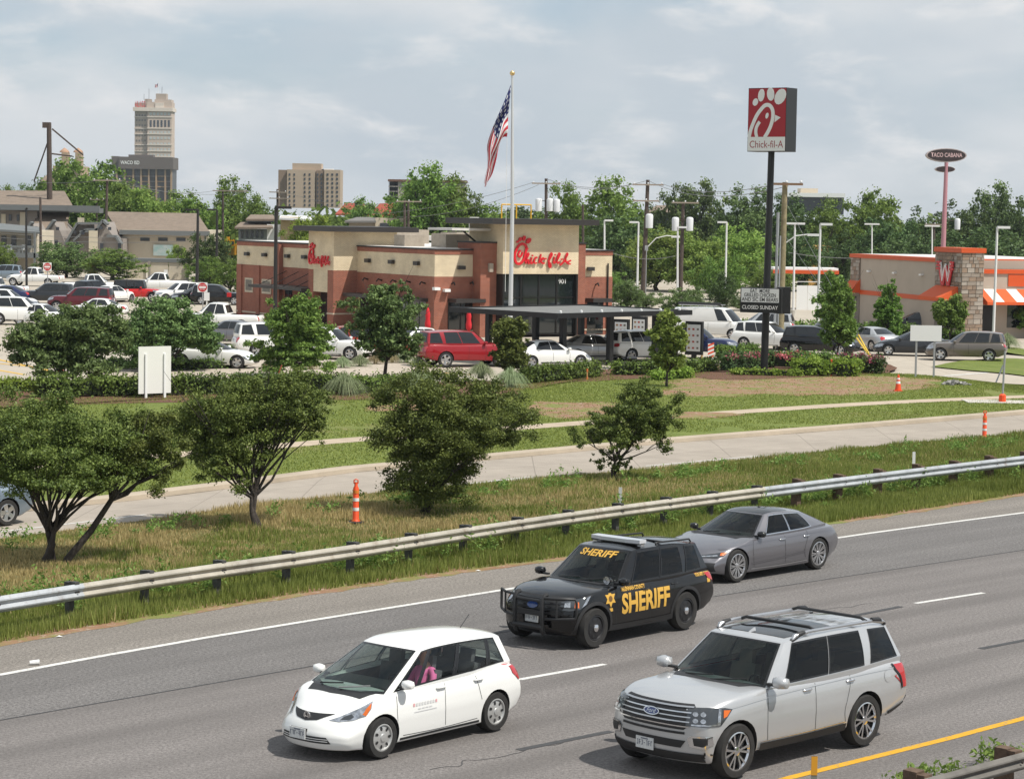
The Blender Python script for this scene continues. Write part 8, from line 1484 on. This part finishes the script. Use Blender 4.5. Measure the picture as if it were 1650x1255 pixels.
def stake(px,py,y0,m,label,lean=0,r=.03,tip=None): 
    b=G(px,py,.12); Y=b.y; h=D(px,y0,Y).z-.12; t=thing('survey_stake',label,'stake',tuple(b),0,'stakes in the lawn'); P('stake',MB().tube([(0,0,-.05),(lean,0,h)],r,5),m,t)
    if tip: P('flag_tape',MB().tube([(lean*.75,0,h*.75),(lean,0,h+.02)],r*1.25,5),tip,t); P('foot_tape',MB().tube([(0,0,0),(lean*.2,0,h*.25)],r*1.25,5),tip,t)
stake(946,612,595,mat('stake_wood',(.55,.30,.12),.8),'short wooden stake before the clipped hedge',0,.035,mat('tape_orange',(.7,.2,.05),.6)); stake(1339,606,580,WHT,'white marker post with orange bands right of the tall sign',0,.05,ORC); stake(445,612,588,mat('stake_red',(.30,.05,.03),.8),'leaning dark red stake at the hedge below the upright tree',.25); stake(1131,577,553,mat('stake_wood2',(.50,.28,.10),.8),'wooden stake left of the striped barricade',0,.05)
bq=G(1145,585,.02); bt=thing('striped_panel','orange and white striped vertical panel at the drive-through exit','barricade',tuple(bq)); P('panel',MB().b2((-.16,-.03,.15),(.16,.03,1.05)),RWH,bt); P('base',MB().b2((-.25,-.2,0),(.25,.2,.149)),BLK,bt)
for i in range(4): mb=MB(); z=.22+i*.22; mb.add([(-.161,-.034,z),(.161,-.034,z+.14),(.161,-.034,z+.24),(-.161,-.034,z+.10)],[(0,1,2,3)]); P('stripe',mb,ORC,bt)
sq=G(1615,648,.12); stp=thing('stand_pipe','thin grey stand pipe with an orange foot on a pale pad','pipe',tuple(sq)); P('pad',MB().b2((-1.6,-.7,0),(1.3,.9,.03)),PAD,stp); P('pipe',MB().tube([(0,0,.03),(.05,0,2.2)],.045,8),GALP,stp); P('foot',MB().lathe([(.16,.03),(.15,.3),(.08,.36),(.001,.36)],10),ORC,stp)
stake(1604,617,588,GALP,'leaning grey post left of the stand pipe',.35,.04)
fl=G(1018,600,.12); ft_=thing('flood_light','small black flood light at the hedge end','flood light',tuple(fl)); P('stem',MB().tube([(0,0,0),(0,0,.45)],.03,6),GALP,ft_); P('housing',MB().box((0,0,.6),(.5,.22,.3),rx=.4),BLK,ft_)
# rubble pile
rp=thing('rubble_pile','small heap of broken grey rubble at the street corner','rubble',tuple(G(1538,620,.12))); r=random.Random(9); RUBM=mat('rubble_grey',(.26,.25,.235),.95,var=.3,vscale=5)
for i in range(40):
    a=r.uniform(0,6.28);d=r.random()**.6; P('chunk',MB().box((math.cos(a)*d*.75,math.sin(a)*d*.45,.02+.20*(1-d)*r.uniform(.3,1.2)),(r.uniform(.1,.26),r.uniform(.08,.2),r.uniform(.06,.14)),r.uniform(0,3),r.uniform(-.5,.5)),RUBM,rp)
lt=MB(); lt.tube([(0,0,.04),(.16,.03,.05)],[.035,.045],10); o=P('paper_cup',lt,WHT,None); o.location=tuple(G(48,1071)); tag(o,'crushed white paper cup lying on the highway shoulder','litter')
for i,(x,y) in enumerate(((95,1026),(770,920))): mb=MB(); mb.add([(-.06,0,.005),(0,-.04,.02),(.07,.01,.008),(.02,.05,.015),(0,0,.035)],[(0,1,4),(1,2,4),(2,3,4),(3,0,4)]); o=P('paper_scrap',mb,WHT,None); o.location=tuple(G(x,y)); tag(o,['white paper scrap at the left grass edge','white paper scrap at the grass edge above the sheriff SUV','pale scrap on the shoulder above the white hatchback'][i],'litter','scraps of litter')
# ================================================================ thin summer haze
hz=MB(); hz.b2((-1950,-80,-1.2),(1950,3350,105)); ho=link('haze',hz.mesh('haze')); ho['kind']='stuff'
hm=bpy.data.materials.new('haze_air'); hm.use_nodes=True; ht=hm.node_tree; ht.nodes.clear(); hout=ht.nodes.new('ShaderNodeOutputMaterial'); hv_=ht.nodes.new('ShaderNodeVolumePrincipled'); hv_.inputs['Color'].default_value=(.80,.88,.97,1); hv_.inputs['Density'].default_value=.00009; hv_.inputs['Anisotropy'].default_value=.2; ht.links.new(hv_.outputs[0],hout.inputs['Volume']); ho.data.materials.append(hm)
